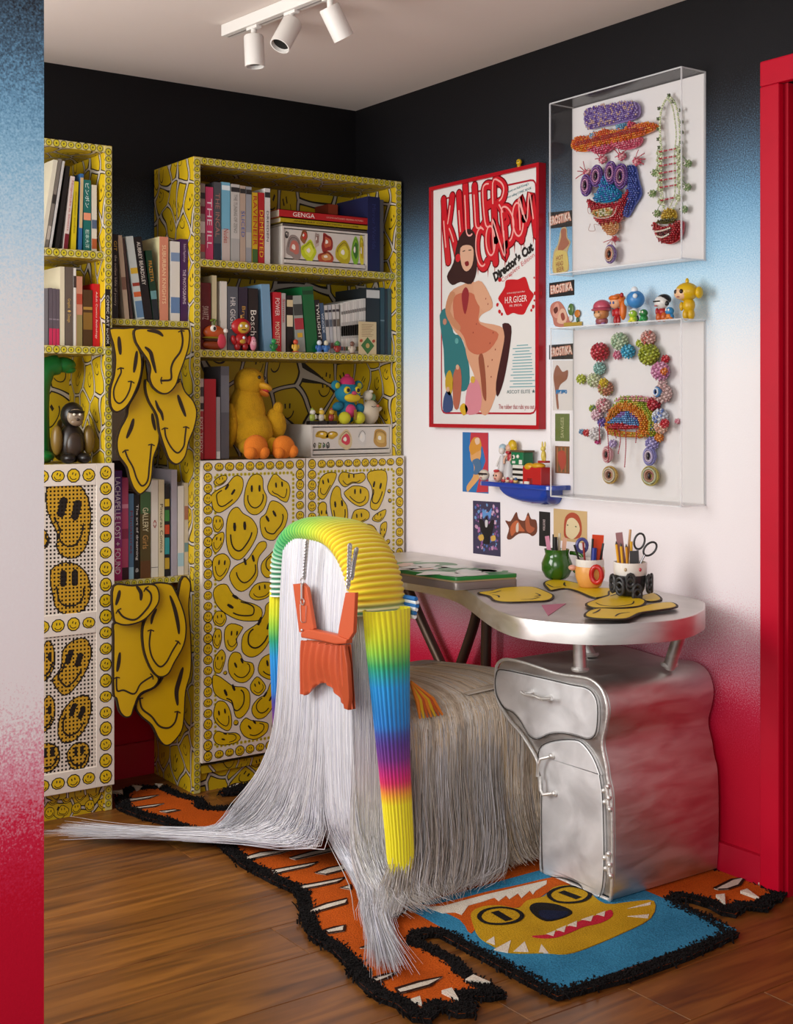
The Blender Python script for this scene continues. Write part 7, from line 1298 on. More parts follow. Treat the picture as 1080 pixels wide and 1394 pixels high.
for pts in ([(-1.288,1.758),(-1.281,1.739),(-1.306,1.736),(-1.303,1.754),(-1.323,1.749)], [(-1.392,1.751),(-1.385,1.732),(-1.412,1.729),(-1.409,1.749),(-1.429,1.751)], [(-1.303,1.81),(-1.278,1.809),(-1.281,1.788),(-1.299,1.789)], [(-1.399,1.808),(-1.412,1.787),(-1.405,1.764),(-1.422,1.757)]): MB().tube([(-.036, a, b) for a, b in spline(pts, 5, False)], .0008, M('#a57a70', .3), 5).build('wire_loop', bm_, smooth=True)
for e in [(-1.334,1.699),(-1.351,1.692),(-1.368,1.686),(-1.385,1.686),(-1.402,1.697),(-1.399,1.704)]: bead_line(bm_, 'finger', [[(-1.372,1.705)][0], e], .0018, ['#b0283a'], -.03)
bead_ball(bm_, [(-1.372,1.706)][0], .008, ['#b8404c', '#c8706c'], -.014, 'palm', 14); bead_eye(bm_, [(-1.368,1.662)][0], .019, .025, ['#7c6498', '#c9b0a0', '#c07c58', '#5c2c24'], -.024)
nk = thing('beaded_necklace', (-.012, -1.56, 1.68), 'pale green beaded necklace with red rungs and a grinning red mouth pendant', 'beadwork')
PALE = ['#d2d6b0', '#bcc69a', '#dedec4', '#aabc8e']
bead_line(nk, 'cord', [(-1.564,1.759),(-1.551,1.798),(-1.548,1.854),(-1.551,1.919),(-1.545,1.985),(-1.551,2.04),(-1.576,2.07),(-1.601,2.049),(-1.613,2.01),(-1.619,1.958),(-1.613,1.909),(-1.616,1.844),(-1.613,1.79),(-1.592,1.76)], .0048, PALE, -.022); bead_line(nk, 'cord', [(-1.57,1.767),(-1.561,1.815),(-1.557,1.88),(-1.559,1.927),(-1.553,1.984),(-1.557,2.034),(-1.576,2.063),(-1.595,2.045),(-1.605,2.007),(-1.611,1.96),(-1.605,1.91),(-1.607,1.845),(-1.605,1.8),(-1.588,1.77)], .0036, PALE[::-1], -.028)
for k in range(12): c = [(-1.543,2.046),(-1.54,2.018),(-1.539,1.991),(-1.54,1.962),(-1.543,1.939),(-1.595,2.055),(-1.621,2.027),(-1.625,1.994),(-1.626,1.966),(-1.623,1.939),(-1.621,1.917),(-1.579,2.075)][k]; bead_ball(nk, c, .0042, ['#4a5a3c', '#6f7c50'], -.018, 'dark_bead', 8)
for k in range(7):
    a, b = [(-1.549,1.924),(-1.549,1.905),(-1.549,1.885),(-1.549,1.865),(-1.549,1.846),(-1.551,1.826),(-1.553,1.79)][k], [(-1.611,1.923),(-1.612,1.903),(-1.614,1.884),(-1.615,1.864),(-1.615,1.844),(-1.614,1.825),(-1.611,1.792)][k]; bead_line(nk, 'rung', [a, ((a[0] + b[0]) / 2, (a[1] + b[1]) / 2), b], .0036, ['#b02840', '#b02840', '#d0b0a4'], -.032)
    for s_, e in ((1, a), (-1, b)): bead_ball(nk, (e[0] + .004 * s_, e[1]), .0085, ['#c2c8a2', '#b0ba8c'], -.014, 'side_bead', 14)
for c in [(-1.529,1.871),(-1.52,1.815),(-1.537,1.758),(-1.649,1.878),(-1.647,1.815),(-1.635,1.757)]: bd_ = bead_ball(nk, c, .0095, ['#8ca46c', '#a8b488', '#708c54'], -.014, 'green_ball', 22); MB().ell((-.036, c[0] + .001, c[1]), (.003, .0045, .0045), M('#dcd8cc', .2), seg=8, rings=6).ell((-.039, c[0] + .001, c[1]), (.0015, .0022, .0022), M('#1a1a18', .2), seg=6, rings=4).build('bead_pupil', nk, kind='stuff')
for pts in ([(-1.545,1.882),(-1.532,1.875),(-1.528,1.871)], [(-1.547,1.826),(-1.529,1.819),(-1.52,1.816)], [(-1.551,1.784),(-1.539,1.771),(-1.537,1.76)], [(-1.619,1.908),(-1.634,1.896),(-1.647,1.88)], [(-1.619,1.848),(-1.637,1.827),(-1.646,1.816)], [(-1.619,1.802),(-1.628,1.774),(-1.635,1.758)]): bead_line(nk, 'green_strand', pts, .0016, ['#4f7a3c'], -.022)
bead_patch(nk, 'yellow_cluster', [(-1.557,1.746),(-1.573,1.765),(-1.598,1.762),(-1.607,1.742),(-1.592,1.732),(-1.567,1.735)], ['#b8962c', '#c9a93c', '#9c7c24'], -.022, .014); bead_patch(nk, 'red_smile', [(-1.523,1.737),(-1.548,1.721),(-1.585,1.72),(-1.628,1.728),(-1.629,1.7),(-1.616,1.679),(-1.582,1.669),(-1.548,1.682),(-1.532,1.707)], ['#a01c26', '#8a1620', '#b8343c'], -.02, .016)
bead_patch(nk, 'mouth_gap', [(-1.548,1.703),(-1.579,1.704),(-1.607,1.708),(-1.601,1.694),(-1.573,1.688)], ['#1c1414', '#2c1c1c'], -.036, .003, .0045); bead_line(nk, 'teeth', [(-1.545,1.705),(-1.576,1.705),(-1.609,1.71)], .0038, ['#e4dccc'], -.045); bead_line(nk, 'teeth', [(-1.549,1.695),(-1.576,1.687),(-1.603,1.694)], .0038, ['#e4dccc'], -.045); bead_patch(nk, 'dark_lip', [(-1.539,1.733),(-1.573,1.737),(-1.61,1.735),(-1.607,1.727),(-1.573,1.724)], ['#4f4a24', '#3a3a1c'], -.03, .006)
gd = thing('beaded_garland', (-.012, -1.44, 1.01), 'ring of multicoloured bead balls above a rainbow beaded mouth in the lower box', 'beadwork')
for k, (x, y, r, c1, c2) in enumerate([(0, 0, 55, '#a81f34', '#c8485a'), (1, 0, 25, '#c86a84', '#d890a4'), (2, 0, 50, '#b8c8a8', '#8aa888'), (3, 0, 40, '#2c94b8', '#58b0cc'), (4, 0, 22, '#a8b43c', '#c4cc6c'), (5, 0, 42, '#d0a49a', '#b85c50'), (6, 0, 60, '#a0a834', '#7a8426'), (7, 0, 22, '#b01c2c', '#c84a50'), (8, 0, 52, '#c078a0', '#d8a0bc'), (9, 0, 20, '#c8641c', '#d88a44'), (10, 0, 36, '#8cb8b0', '#6c9c98'), (11, 0, 42, '#c8ccac', '#a8b884'), (12, 0, 28, '#a8b43c', '#c0c868'), (13, 0, 25, '#c8b02c', '#b08a24'), (14, 0, 45, '#b0745c', '#a89c54'), (15, 0, 25, '#d4bcb8', '#c89ca0'), (16, 0, 52, '#d0b4b0', '#c49a98'), (17, 0, 42, '#d4b4b4', '#b05a6c'), (18, 0, 20, '#94a838', '#5c6c74'), (19, 0, 35, '#d4b8c0', '#c89cae'), (20, 0, 26, '#6a549c', '#8470b0'), (21, 0, 38, '#a01c30', '#b8404c'), (22, 0, 45, '#c8ccd4', '#5c74b0'), (23, 0, 24, '#3a4ca0', '#5868b0'), (24, 0, 38, '#d8b4a0', '#c88468'), (25, 0, 24, '#b01c2c', '#c84a50'), (26, 0, 14, '#c87c8c', '#d8a0a8'), (27, 0, 25, '#c8742c', '#d89850'), (28, 0, 38, '#d8d4d4', '#c0bcc0'), (29, 0, 20, '#b01c2c', '#c84a50'), (30, 0, 15, '#5c84a8', '#7ca0bc'), (31, 0, 14, '#b82c6c', '#c8589a'), (32, 0, 22, '#a894c0', '#c0b0d0'), (33, 0, 38, '#8c84b8', '#a8a0c8')]):
    c = [(-1.323,1.384),(-1.379,1.374),(-1.399,1.412),(-1.428,1.382),(-1.465,1.404),(-1.506,1.417),(-1.517,1.37),(-1.561,1.357),(-1.556,1.324),(-1.577,1.323),(-1.312,1.338),(-1.292,1.304),(-1.231,1.308),(-1.348,1.296),(-1.341,1.28),(-1.552,1.292),(-1.564,1.263),(-1.329,1.231),(-1.275,1.222),(-1.301,1.203),(-1.317,1.181),(-1.526,1.234),(-1.552,1.199),(-1.517,1.168),(-1.552,1.172),(-1.582,1.181),(-1.601,1.187),(-1.539,1.142),(-1.297,1.148),(-1.25,1.15),(-1.226,1.153),(-1.291,1.125),(-1.359,1.121),(-1.519,1.125)][k]
    bead_ball(gd, c, r / 2083, [c1, c2, c1], -.006 if k not in (9, 13, 25) else -.03)
bead_eye(gd, [(-1.569,1.267)][0], .010, .012, ['#4c84b8', '#c8d0d8', '#3a5c94', '#2c3c5c'], -.046)
bead_patch(gd, 'lime_arch', [(-1.352,1.193),(-1.366,1.229),(-1.409,1.249),(-1.465,1.249),(-1.512,1.224),(-1.529,1.189),(-1.526,1.15),(-1.492,1.144),(-1.506,1.184),(-1.465,1.224),(-1.402,1.224),(-1.374,1.198)], ['#98a434', '#7c8c2c', '#c0a83c'], -.016); bead_patch(gd, 'orange_arch', [(-1.345,1.172),(-1.359,1.214),(-1.395,1.236),(-1.444,1.239),(-1.492,1.214),(-1.509,1.179),(-1.492,1.144),(-1.465,1.141),(-1.479,1.179),(-1.451,1.209),(-1.402,1.214),(-1.374,1.188),(-1.381,1.152),(-1.359,1.147)], ['#c8741c', '#d08c34', '#b85c1c'], -.024)
bead_patch(gd, 'pink_fringe', [(-1.374,1.244),(-1.409,1.257),(-1.458,1.256),(-1.499,1.254),(-1.519,1.239),(-1.465,1.241),(-1.409,1.244)], ['#d0949c', '#c0747c', '#9cac58'], -.018); bead_patch(gd, 'purple_back', [(-1.381,1.198),(-1.416,1.216),(-1.458,1.211),(-1.482,1.189),(-1.475,1.171),(-1.388,1.175)], ['#6c4a94', '#8464a4'], -.02); bead_patch(gd, 'blue_peak', [(-1.359,1.178),(-1.381,1.193),(-1.402,1.198),(-1.423,1.201),(-1.437,1.216),(-1.454,1.199),(-1.475,1.189),(-1.479,1.171),(-1.423,1.178)], ['#4c84b8', '#6c9cc8', '#3c70a8'], -.03)
bead_patch(gd, 'red_lip', [(-1.366,1.168),(-1.402,1.181),(-1.451,1.176),(-1.479,1.171),(-1.451,1.164),(-1.402,1.163)], ['#a01c2c', '#b8343c'], -.034); bead_patch(gd, 'orange_lip', [(-1.345,1.172),(-1.374,1.162),(-1.402,1.158),(-1.465,1.156),(-1.519,1.16),(-1.506,1.144),(-1.437,1.141),(-1.374,1.145)], ['#c8802c', '#a89c34', '#c86c1c'], -.026)
for pts in ([(-1.341,1.183),(-1.339,1.152),(-1.343,1.121)], [(-1.37,1.173),(-1.375,1.122),(-1.374,1.068)], [(-1.409,1.168),(-1.423,1.138),(-1.414,1.092)], [(-1.443,1.166),(-1.444,1.113),(-1.439,1.055)], [(-1.482,1.179),(-1.485,1.154),(-1.482,1.125)], [(-1.395,1.168),(-1.402,1.148),(-1.408,1.135)]): bead_line(gd, 'red_drip', pts, .003, ['#a5183a'], -.05)
bead_eye(gd, [(-1.352,1.09)][0], .017, .022, ['#c8949c', '#d8b0b0', '#b06c6c', '#50282c'], -.02); bead_eye(gd, [(-1.516,1.09)][0], .021, .024, ['#7474b0', '#9c94c4', '#c8b8c8', '#44304c'], -.02)
bead_eye(gd, [(-1.363,1.032)][0], .027, .024, ['#b8964c', '#d0c8ac', '#c8a08c', '#7c3c34'], -.02); bead_eye(gd, [(-1.519,1.036)][0], .030, .026, ['#b0a04c', '#c8ccac', '#c0907c', '#7c3440'], -.02)
# --- toys on top of the lower box
G8 = 'vinyl toys on the lower acrylic box'; TZ = 1.4575
def head_toy(label, px, cs, fn): pass
ty = [(-1.349,1.469),(-1.412,1.466),(-1.474,1.463),(-1.498,1.471),(-1.538,1.469),(-1.581,1.467),(-1.633,1.464),(-1.674,1.461)]
toy('vinyl_toy', 'brown-faced vinyl toy in a big pink hat on the lower acrylic box', 'toy', (-.05, ty[0][0], TZ), FW, [('body', 'e', '#8c4a50', (0, 0, .014, .020, .016, .014)), ('head', 'e', '#b87848', (.002, .004, .035, .023, .021, .019)), ('muzzle', 'e', '#d0a478', (.004, .021, .030, .012, .007, .008)), ('hat', 'e', '#b0485c', (0, -.001, .054, .028, .024, .021)), ('hat_brim', 'e', '#b0485c', (0, .002, .046, .032, .027, .006)), ('hat_band', 'e', '#8c3448', (0, 0, .050, .0285, .0245, .004)), ('eye', 'e', '#241a16', (-.006, .023, .037, .003, .002, .004)), ('eye', 'e', '#241a16', (.010, .022, .037, .003, .002, .004)), ('leg', 'e', '#7c5c8c', (-.010, .004, .006, .008, .008, .006)), ('leg', 'e', '#7c5c8c', (.010, .004, .006, .008, .008, .006))], G8)
toy('vinyl_toy', 'orange-haired vinyl doll in a red suit on the lower acrylic box', 'toy', (-.052, ty[1][0], TZ), FW, [('leg', 'e', '#a01c20', (-.006, 0, .012, .006, .006, .014)), ('leg', 'e', '#a01c20', (.006, 0, .012, .006, .006, .014)), ('body', 'e', '#a81c20', (0, 0, .034, .011, .009, .014)), ('head', 'e', '#d8a07c', (-.002, .004, .062, .018, .016, .017)), ('hair', 'e', '#c8641c', (0, -.005, .068, .025, .018, .020)), ('hair_lock', 'e', '#c8641c', (.020, -.004, .042, .010, .010, .030)), ('fringe', 'e', '#c8641c', (-.002, .012, .075, .018, .009, .008)), ('clip', 'e', '#a01c20', (.022, .004, .082, .006, .005, .007)), ('arm', 'e', '#a81c20', (-.013, .002, .034, .004, .004, .011)), ('arm', 'e', '#a81c20', (.013, .002, .034, .004, .004, .011)), ('eye', 'e', '#2c4c8c', (-.007, .019, .061, .003, .002, .004)), ('eye', 'e', '#2c4c8c', (.004, .019, .061, .003, .002, .004))], G8)
toy('vinyl_toy', 'blue round-headed vinyl toy with a white horn on the lower acrylic box', 'toy', (-.055, ty[2][0] - .012, TZ), FW, [('leg', 'e', '#d0d0d0', (-.008, 0, .010, .006, .006, .012)), ('leg', 'e', '#2a2c30', (.006, 0, .010, .006, .006, .012)), ('body', 'e', '#d4d4d2', (-.004, 0, .030, .011, .010, .014)), ('stripe', 'e', '#222428', (-.004, .002, .030, .0113, .009, .004)), ('head', 'e', '#3a7cb8', (0, 0, .066, .027, .024, .025)), ('horn', 'e', '#d8dce0', (0, .004, .092, .010, .009, .010)), ('spot', 'e', '#cfd8e0', (.016, .018, .074, .007, .006, .007)), ('hair_tuft', 'e', '#7cb0d0', (-.02, .010, .060, .010, .010, .012)), ('arm', 'e', '#d0d0d0', (-.015, .002, .030, .004, .004, .010))], G8)
toy('vinyl_toy', 'white mask-faced vinyl toy with black hair and orange trousers', 'toy', (-.05, ty[5][0], TZ), FW, [('leg', 'e', '#b8541c', (-.008, .004, .012, .009, .009, .013)), ('leg', 'e', '#b8541c', (.010, .004, .012, .009, .009, .013)), ('body', 'e', '#9c2024', (0, 0, .026, .014, .011, .012)), ('head', 'e', '#d4d2ce', (0, .002, .052, .022, .019, .018)), ('hair', 'e', '#1c1a1c', (.002, -.004, .060, .022, .018, .015)), ('ear', 'e', '#1c1a1c', (.020, .004, .048, .007, .006, .007)), ('visor', 'b', '#1c1a1c', (-.014, .010, .019, .022, .052, .056)), ('mouth', 'e', '#a04c50', (-.004, .021, .042, .006, .002, .002)), ('arm', 'e', '#9c2024', (-.017, .002, .028, .005, .005, .010))], G8)
toy('vinyl_toy', 'tall yellow vinyl toy with big round ears and a tuft on its head', 'toy', (-.05, ty[7][0], TZ), FW, [('leg', 'e', '#c0980e', (-.008, 0, .014, .009, .010, .016)), ('leg', 'e', '#c0980e', (.010, 0, .014, .009, .010, .016)), ('body', 'e', '#c49c10', (.002, 0, .038, .018, .015, .020)), ('head', 'e', '#caa512', (-.004, .002, .074, .034, .026, .025)), ('face', 'e', '#d8b088', (-.010, .016, .070, .023, .014, .017)), ('eye', 'e', '#2a1c14', (-.020, .027, .074, .005, .004, .006)), ('eye', 'e', '#2a1c14', (.001, .029, .074, .005, .004, .006)), ('mouth', 'e', '#a0584c', (-.010, .030, .060, .004, .002, .002)), ('ear', 'e', '#caa512', (.034, -.004, .070, .009, .012, .016)), ('tuft', 'e', '#caa512', (-.004, 0, .102, .005, .005, .009)), ('arm', 'e', '#c49c10', (-.018, .006, .036, .006, .006, .012))], G8)
for k, (c1, c2, nm) in enumerate([('#8ab02c', '#c8c83c', 'lime green'), ('#1f6c34', '#2c8a48', 'dark green'), ('#2c7cb0', '#c8742c', 'blue and orange')]):
    toy('vinyl_toy', nm + ' tiny creature toy squatting among the toys on the lower acrylic box', 'toy', (-.075, ty[(3, 4, 6)[k]][0], TZ), FW, [('body', 'e', c1, (0, 0, .010, .012, .010, .010)), ('head', 'e', c1, (0, .002, .024, .013, .011, .011)), ('eye', 'e', '#e0dcd0', (-.004, .012, .027, .003, .002, .003)), ('eye', 'e', '#e0dcd0', (.005, .012, .027, .003, .002, .003)), ('belly', 'e', c2, (0, .007, .010, .008, .005, .007)), ('foot', 'e', c2, (-.008, .006, .004, .005, .006, .004)), ('foot', 'e', c2, (.008, .006, .004, .005, .006, .004))], 'tiny creature toys on the lower acrylic box')
# --- blue wall shelf with its toys
BLU = M('#183c9c', .12, coat=.4); SZ = [(-0.935,0.992)][0][1]
ws = thing('wall_shelf', (-.04, -.99, .94), 'glossy cobalt blue plastic wall shelf with a rounded bracket below', 'shelf')
YA, YB = -.812, -1.166
top_ = [(-.001, YA), (-.055, YA), (-.07, YA - .010), (-.078, YA - .03), (-.078, YB + .03), (-.07, YB + .010), (-.055, YB), (-.001, YB)]
MB().prism(top_, onz(0), SZ - .014, SZ, BLU, edge=.004).build('shelf_plate', ws, smooth=True)
br_ = spline([(-.915, SZ - .0145), (-.918, SZ - .032), (-.938, SZ - .050), (-.985, SZ - .062), (-1.05, SZ - .066), (-1.105, SZ - .062), (-1.128, SZ - .042), (-1.132, SZ - .0145)], 4, False)
vs = []; fs = []; nb_ = len(br_)
for i, (y, z) in enumerate(br_):
    for k in range(9): a = k / 8 * pi / 2; vs.append((-.001 - .068 * sin(a), y, SZ - .0145 - (SZ - .0145 - z) * (cos(a) ** .45 if k < 8 else 0)))
for i in range(nb_ - 1):
    for k in range(8): fs.append((i * 9 + k, i * 9 + k + 1, (i + 1) * 9 + k + 1, (i + 1) * 9 + k))
MB().add(vs, fs, BLU).build('bracket', ws, smooth=True, angle=70)
yy = [(-0.836,0.99),(-0.905,0.993),(-0.943,0.995),(-0.988,0.997),(-1.053,0.995),(-1.092,0.997),(-0.902,0.993)]
G9 = 'toys on the blue wall shelf'
toy('toy_house', 'green-faced toy robot with black and white striped body on the blue shelf', 'toy', (-.04, yy[3][0], SZ), FW, [('body', 'b', '#d0ccc4', (-.022, .026, -.018, .018, .0, .056)), ('stripe', 'b', '#1c1a1a', (-.0225, .0265, -.0185, .0185, .006, .014)), ('stripe', 'b', '#1c1a1a', (-.0225, .0265, -.0185, .0185, .022, .030)), ('stripe', 'b', '#1c1a1a', (-.0225, .0265, -.0185, .0185, .038, .046)), ('head', 'b', '#146c44', (-.026, .030, -.020, .020, .056, .095)), ('brim', 'b', '#5c4c34', (-.030, .036, -.022, .022, .095, .101)), ('eye', 'e', '#dcd6c8', (-.012, .022, .080, .007, .004, .007)), ('pupil', 'e', '#141414', (-.012, .026, .080, .0035, .002, .004)), ('eye', 'e', '#dcd6c8', (.008, .022, .082, .006, .004, .006)), ('mouth', 'b', '#d0ccc4', (-.02, -.006, .019, .022, .060, .068)), ('arm', 'e', '#146c44', (-.034, .004, .062, .011, .009, .010)), ('teeth', 'b', '#d8d4cc', (.012, .026, .019, .022, .058, .072))], G9)
toy('toy_pot', 'red box-shaped toy with dripping yellow top on the blue shelf', 'toy', (-.042, yy[4][0] - .002, SZ), FW, [('body', 'b', '#ac1a1c', (-.034, .050, -.022, .022, 0, .052)), ('drip', 'e', '#c8941c', (-.012, .012, .052, .022, .014, .012)), ('drip', 'e', '#c8941c', (.022, .008, .056, .026, .018, .010)), ('doorway', 'b', '#7c1214', (-.012, .010, .020, .0235, 0, .018)), ('foot', 'b', '#d0c8c0', (-.022, .0, .020, .028, 0, .008))], G9)
toy('gold_figurine', 'pale gold cat figurine standing on the red toy on the blue shelf', 'figurine', (-.042, yy[5][0], SZ + .066), FW, [('base', 'b', '#a01c1c', (-.014, .018, -.012, .012, 0, .006)), ('body', 'e', '#c8b048', (0, 0, .020, .008, .008, .018)), ('head', 'e', '#d0bc60', (0, .002, .042, .008, .008, .008)), ('ear', 'e', '#d0bc60', (-.006, 0, .054, .003, .003, .010)), ('ear', 'e', '#d0bc60', (.006, 0, .054, .003, .003, .010)), ('leg', 'e', '#c8b048', (-.005, 0, .010, .003, .003, .010)), ('leg', 'e', '#c8b048', (.006, 0, .010, .003, .003, .010))], G9)
toy('doll', 'tall doll in silver dress with flowing yellow hair on the blue shelf', 'doll', (-.028, yy[2][0] + .024, SZ), FW, [('skirt', 'l', '#b8b4b4', ((0, 0, 0), [(.026, 0), (.022, .03), (.012, .065), (0, .066)])), ('body', 'e', '#a82c34', (0, 0, .076, .010, .008, .018)), ('head', 'e', '#d0a488', (0, .004, .105, .012, .011, .013)), ('hair', 'e', '#c8a41c', (.008, -.003, .112, .018, .012, .020)), ('hair_lock', 'e', '#c8a41c', (.020, -.004, .090, .008, .007, .022)), ('arm', 't', '#cfa48a', ([(-.010, .002, .085), (-.020, .006, .070), (-.016, .010, .056)], .0035)), ('arm', 't', '#cfa48a', ([(.010, .002, .085), (.018, .008, .074), (.012, .012, .066)], .0035)), ('bow', 'e', '#a82c34', (0, .010, .092, .010, .004, .005))], G9)
toy('doll', 'pale silver doll leaning behind the others on the blue shelf', 'doll', (-.026, yy[1][0] + .024, SZ), FW, [('dress', 'l', '#bcb8b8', ((0, 0, 0), [(.022, 0), (.016, .04), (.009, .08), (0, .082)])), ('head', 'e', '#d4ccc6', (0, .003, .096, .011, .010, .012)), ('hair', 'e', '#9cb4c0', (-.002, -.002, .106, .014, .011, .012)), ('arm', 't', '#cfc8c4', ([(-.008, .002, .076), (-.016, .006, .060), (-.018, .010, .046)], .003))], G9)
for k, (i_, c1, c2, nm) in enumerate([(0, '#c8bcae', '#2a2222', 'black-masked round'), (1, '#d0a08c', '#b82c30', 'pink-faced round')]):
    toy('round_figurine', nm + ' head figurine at the front of the blue shelf', 'figurine', (-.062, yy[i_][0] + .004, SZ), FW, [('head', 'e', c1, (0, 0, .018, .022 if k == 0 else .016, .014, .018)), ('mask', 'e', c2, (0, .006, .022 if k == 0 else .034, .0225 if k == 0 else .010, .010, .005)), ('eye', 'e', '#1a1614', (-.006, .013, .020, .003, .002, .003)), ('eye', 'e', '#1a1614', (.006, .013, .020, .003, .002, .003)), ('mouth', 'e', '#a8383c', (0, .013, .010, .005, .002, .002))], G9)
for k in range(4): toy('candy_figurine', ['first', 'second', 'third', 'fourth'][k] + ' tiny red and cream figurine in the row along the blue shelf front', 'figurine', (-.069, yy[2][0] + .006 - k * .019, SZ), FW, [('body', 'e', ['#a82c34', '#c8a890', '#b03c50', '#c0a060'][k], (0, 0, .006, .009, .007, .006)), ('head', 'e', ['#d0b0a0', '#a02c34', '#d4c4b0', '#3c5c8c'][k], (.003, .002, .013, .005, .005, .005))], G9)
# --- prints and stickers on the wall
def card(name, label, cat, pts, col, X=-.0008, th=.0008): t = thing(name, (X, centroid(pts)[0], min(p[1] for p in pts)), label, cat, 'prints stuck on the wall'); return t, MB().prism(pts, onx(-.0003), 0, th, M(col, .5)).build('sheet', t)
def rectp(a, b): return [(a[0], a[1]), (b[0], a[1]), (b[0], b[1]), (a[0], b[1])]
m0 = onx(-.0011)
def pic(par, name, pts, col, h=0.0, sm=3): return MB().flat(spline(pts, sm) if sm else pts, m0, h, M(col, .5)).build(name, par)
r_ = [(-0.644,1.143),(-0.779,0.946)]
t, s_ = card('postcard', 'red and blue pin-up postcard half hidden behind the blue shelf', 'postcard', rectp(*r_), '#2a6ca8')
pic(s_, 'red_field', [(-0.688,1.142),(-0.778,1.143),(-0.778,0.951),(-0.717,0.947),(-0.733,0.994),(-0.765,1.051),(-0.749,1.097),(-0.684,1.11)], '#b83440', .0001, 0); pic(s_, 'figure', [(-0.688,1.085),(-0.708,1.106),(-0.737,1.101),(-0.741,1.066),(-0.725,1.035),(-0.745,1.02),(-0.733,0.994),(-0.692,0.961),(-0.671,0.946),(-0.667,0.965),(-0.7,0.998),(-0.704,1.034),(-0.688,1.054)], '#d09a60', .0003); pic(s_, 'figure_hair', [(-0.68,1.095),(-0.704,1.126),(-0.737,1.122),(-0.743,1.091),(-0.717,1.078),(-0.692,1.069)], '#c88a34', .0005); pic(s_, 'figure_face', [(-0.71,1.121),(-0.731,1.126),(-0.735,1.109),(-0.717,1.103)], '#d8b8a0', .0007); pic(s_, 'figure_outfit', [(-0.696,1.049),(-0.729,1.058),(-0.743,1.035),(-0.737,1.01),(-0.704,1.006),(-0.71,1.029)], '#46688c', .0007)
r_ = [(-0.699,0.919),(-0.839,0.749)]
t, s_ = card('painting_print', 'purple and blue floral print with a black winged figure', 'print', [(-0.699,0.919),(-0.838,0.922),(-0.84,0.748),(-0.7,0.746)], '#3a3450')
g = random.Random(2); y0, y1 = r_[0][0], r_[1][0]; z0, z1 = r_[0][1], r_[1][1]
for k in range(110):
    c = (y0 + (y1 - y0) * (.08 + .84 * g.random()), z0 + (z1 - z0) * (.06 + .86 * g.random())); MB().flat(blob(c, .0025 + .0045 * g.random(), k, .5, 1, k, 6), m0, .0001 + .000004 * k, M(g.choice(['#7c4c8c', '#a86ca0', '#4c6cac', '#6c94c4', '#b88ca8', '#54508c', '#c4a0b8', '#88507c']), .5)).build('dab', s_)
pic(s_, 'wing', [(-0.733,0.859),(-0.753,0.858),(-0.765,0.833),(-0.761,0.802),(-0.743,0.821)], '#17141c', .0008); pic(s_, 'wing', [(-0.809,0.862),(-0.791,0.858),(-0.779,0.834),(-0.783,0.804),(-0.801,0.826)], '#17141c', .0008); pic(s_, 'figure', [(-0.753,0.787),(-0.761,0.843),(-0.771,0.874),(-0.783,0.845),(-0.789,0.79),(-0.771,0.783)], '#14121a', .001); pic(s_, 'figure_face', [(-0.764,0.858),(-0.777,0.859),(-0.775,0.839),(-0.765,0.838)], '#c4c0c4', .0012); pic(s_, 'halo', [(-0.765,0.884),(-0.783,0.888),(-0.797,0.901),(-0.789,0.865),(-0.773,0.879),(-0.753,0.863),(-0.749,0.893)], '#5c8cc4', .0006)
pic(s_, 'gold_flower', [(-0.729,0.805),(-0.751,0.812),(-0.757,0.797),(-0.737,0.79)], '#c8a04c', .0011); pic(s_, 'gold_flower', [(-0.793,0.808),(-0.813,0.814),(-0.817,0.799),(-0.797,0.795)], '#c8a04c', .0011)
t, s_ = card('cutout_sticker', 'brown cut-out sticker of entwined creatures beside the floral print', 'sticker', spline([(-0.863,0.865),(-0.89,0.865),(-0.917,0.896),(-0.928,0.875),(-0.958,0.872),(-0.973,0.898),(-0.987,0.879),(-1.011,0.876),(-1.015,0.842),(-0.995,0.826),(-0.973,0.832),(-0.928,0.828),(-0.89,0.807),(-0.871,0.811),(-0.882,0.842)], 3), '#6c3a2a')
pic(s_, 'body_print', [(-0.89,0.848),(-0.92,0.87),(-0.943,0.851),(-0.958,0.838),(-0.92,0.835),(-0.894,0.818)], '#b8603c', .0002); pic(s_, 'body_print', [(-0.962,0.877),(-0.976,0.888),(-0.984,0.859),(-1.006,0.851),(-0.987,0.835),(-0.965,0.843)], '#a8583c', .0003); pic(s_, 'pale_print', [(-0.917,0.854),(-0.928,0.863),(-0.928,0.836),(-0.917,0.834)], '#cfc0b4', .0005)
t, s_ = card('strip_sticker', 'narrow black sticker with vertical white lettering', 'sticker', rectp(*[(-1.025,0.905),(-1.075,0.799)]), '#1c1a1c'); MB().text('EROSTIKA', .01, plane((-.0011, *[(-1.048,0.864)][0]), (0, 0, -1), (0, -1, 0), (-1, 0, 0)), .0003, M('#d8c0c0', .5), fit=(.034, .010)).build('lettering', s_)
t, s_ = card('portrait_card', 'tan card with a drawn face and red hood', 'print', rectp(*[(-1.091,0.918),(-1.237,0.823)]), '#c8a878')
pic(s_, 'hood', [(-1.137,0.861),(-1.144,0.895),(-1.171,0.911),(-1.201,0.903),(-1.215,0.872),(-1.205,0.838),(-1.144,0.833)], '#a84830', .0002); pic(s_, 'face', [(-1.146,0.862),(-1.154,0.888),(-1.178,0.895),(-1.201,0.88),(-1.205,0.857),(-1.178,0.832),(-1.15,0.839)], '#d8c49c', .0004)
for c in [(-1.154,0.872),(-1.19,0.87)]: pic(s_, 'eye', blob(c, .0035, 2, .2, .6), '#4c5c3c', .0006)
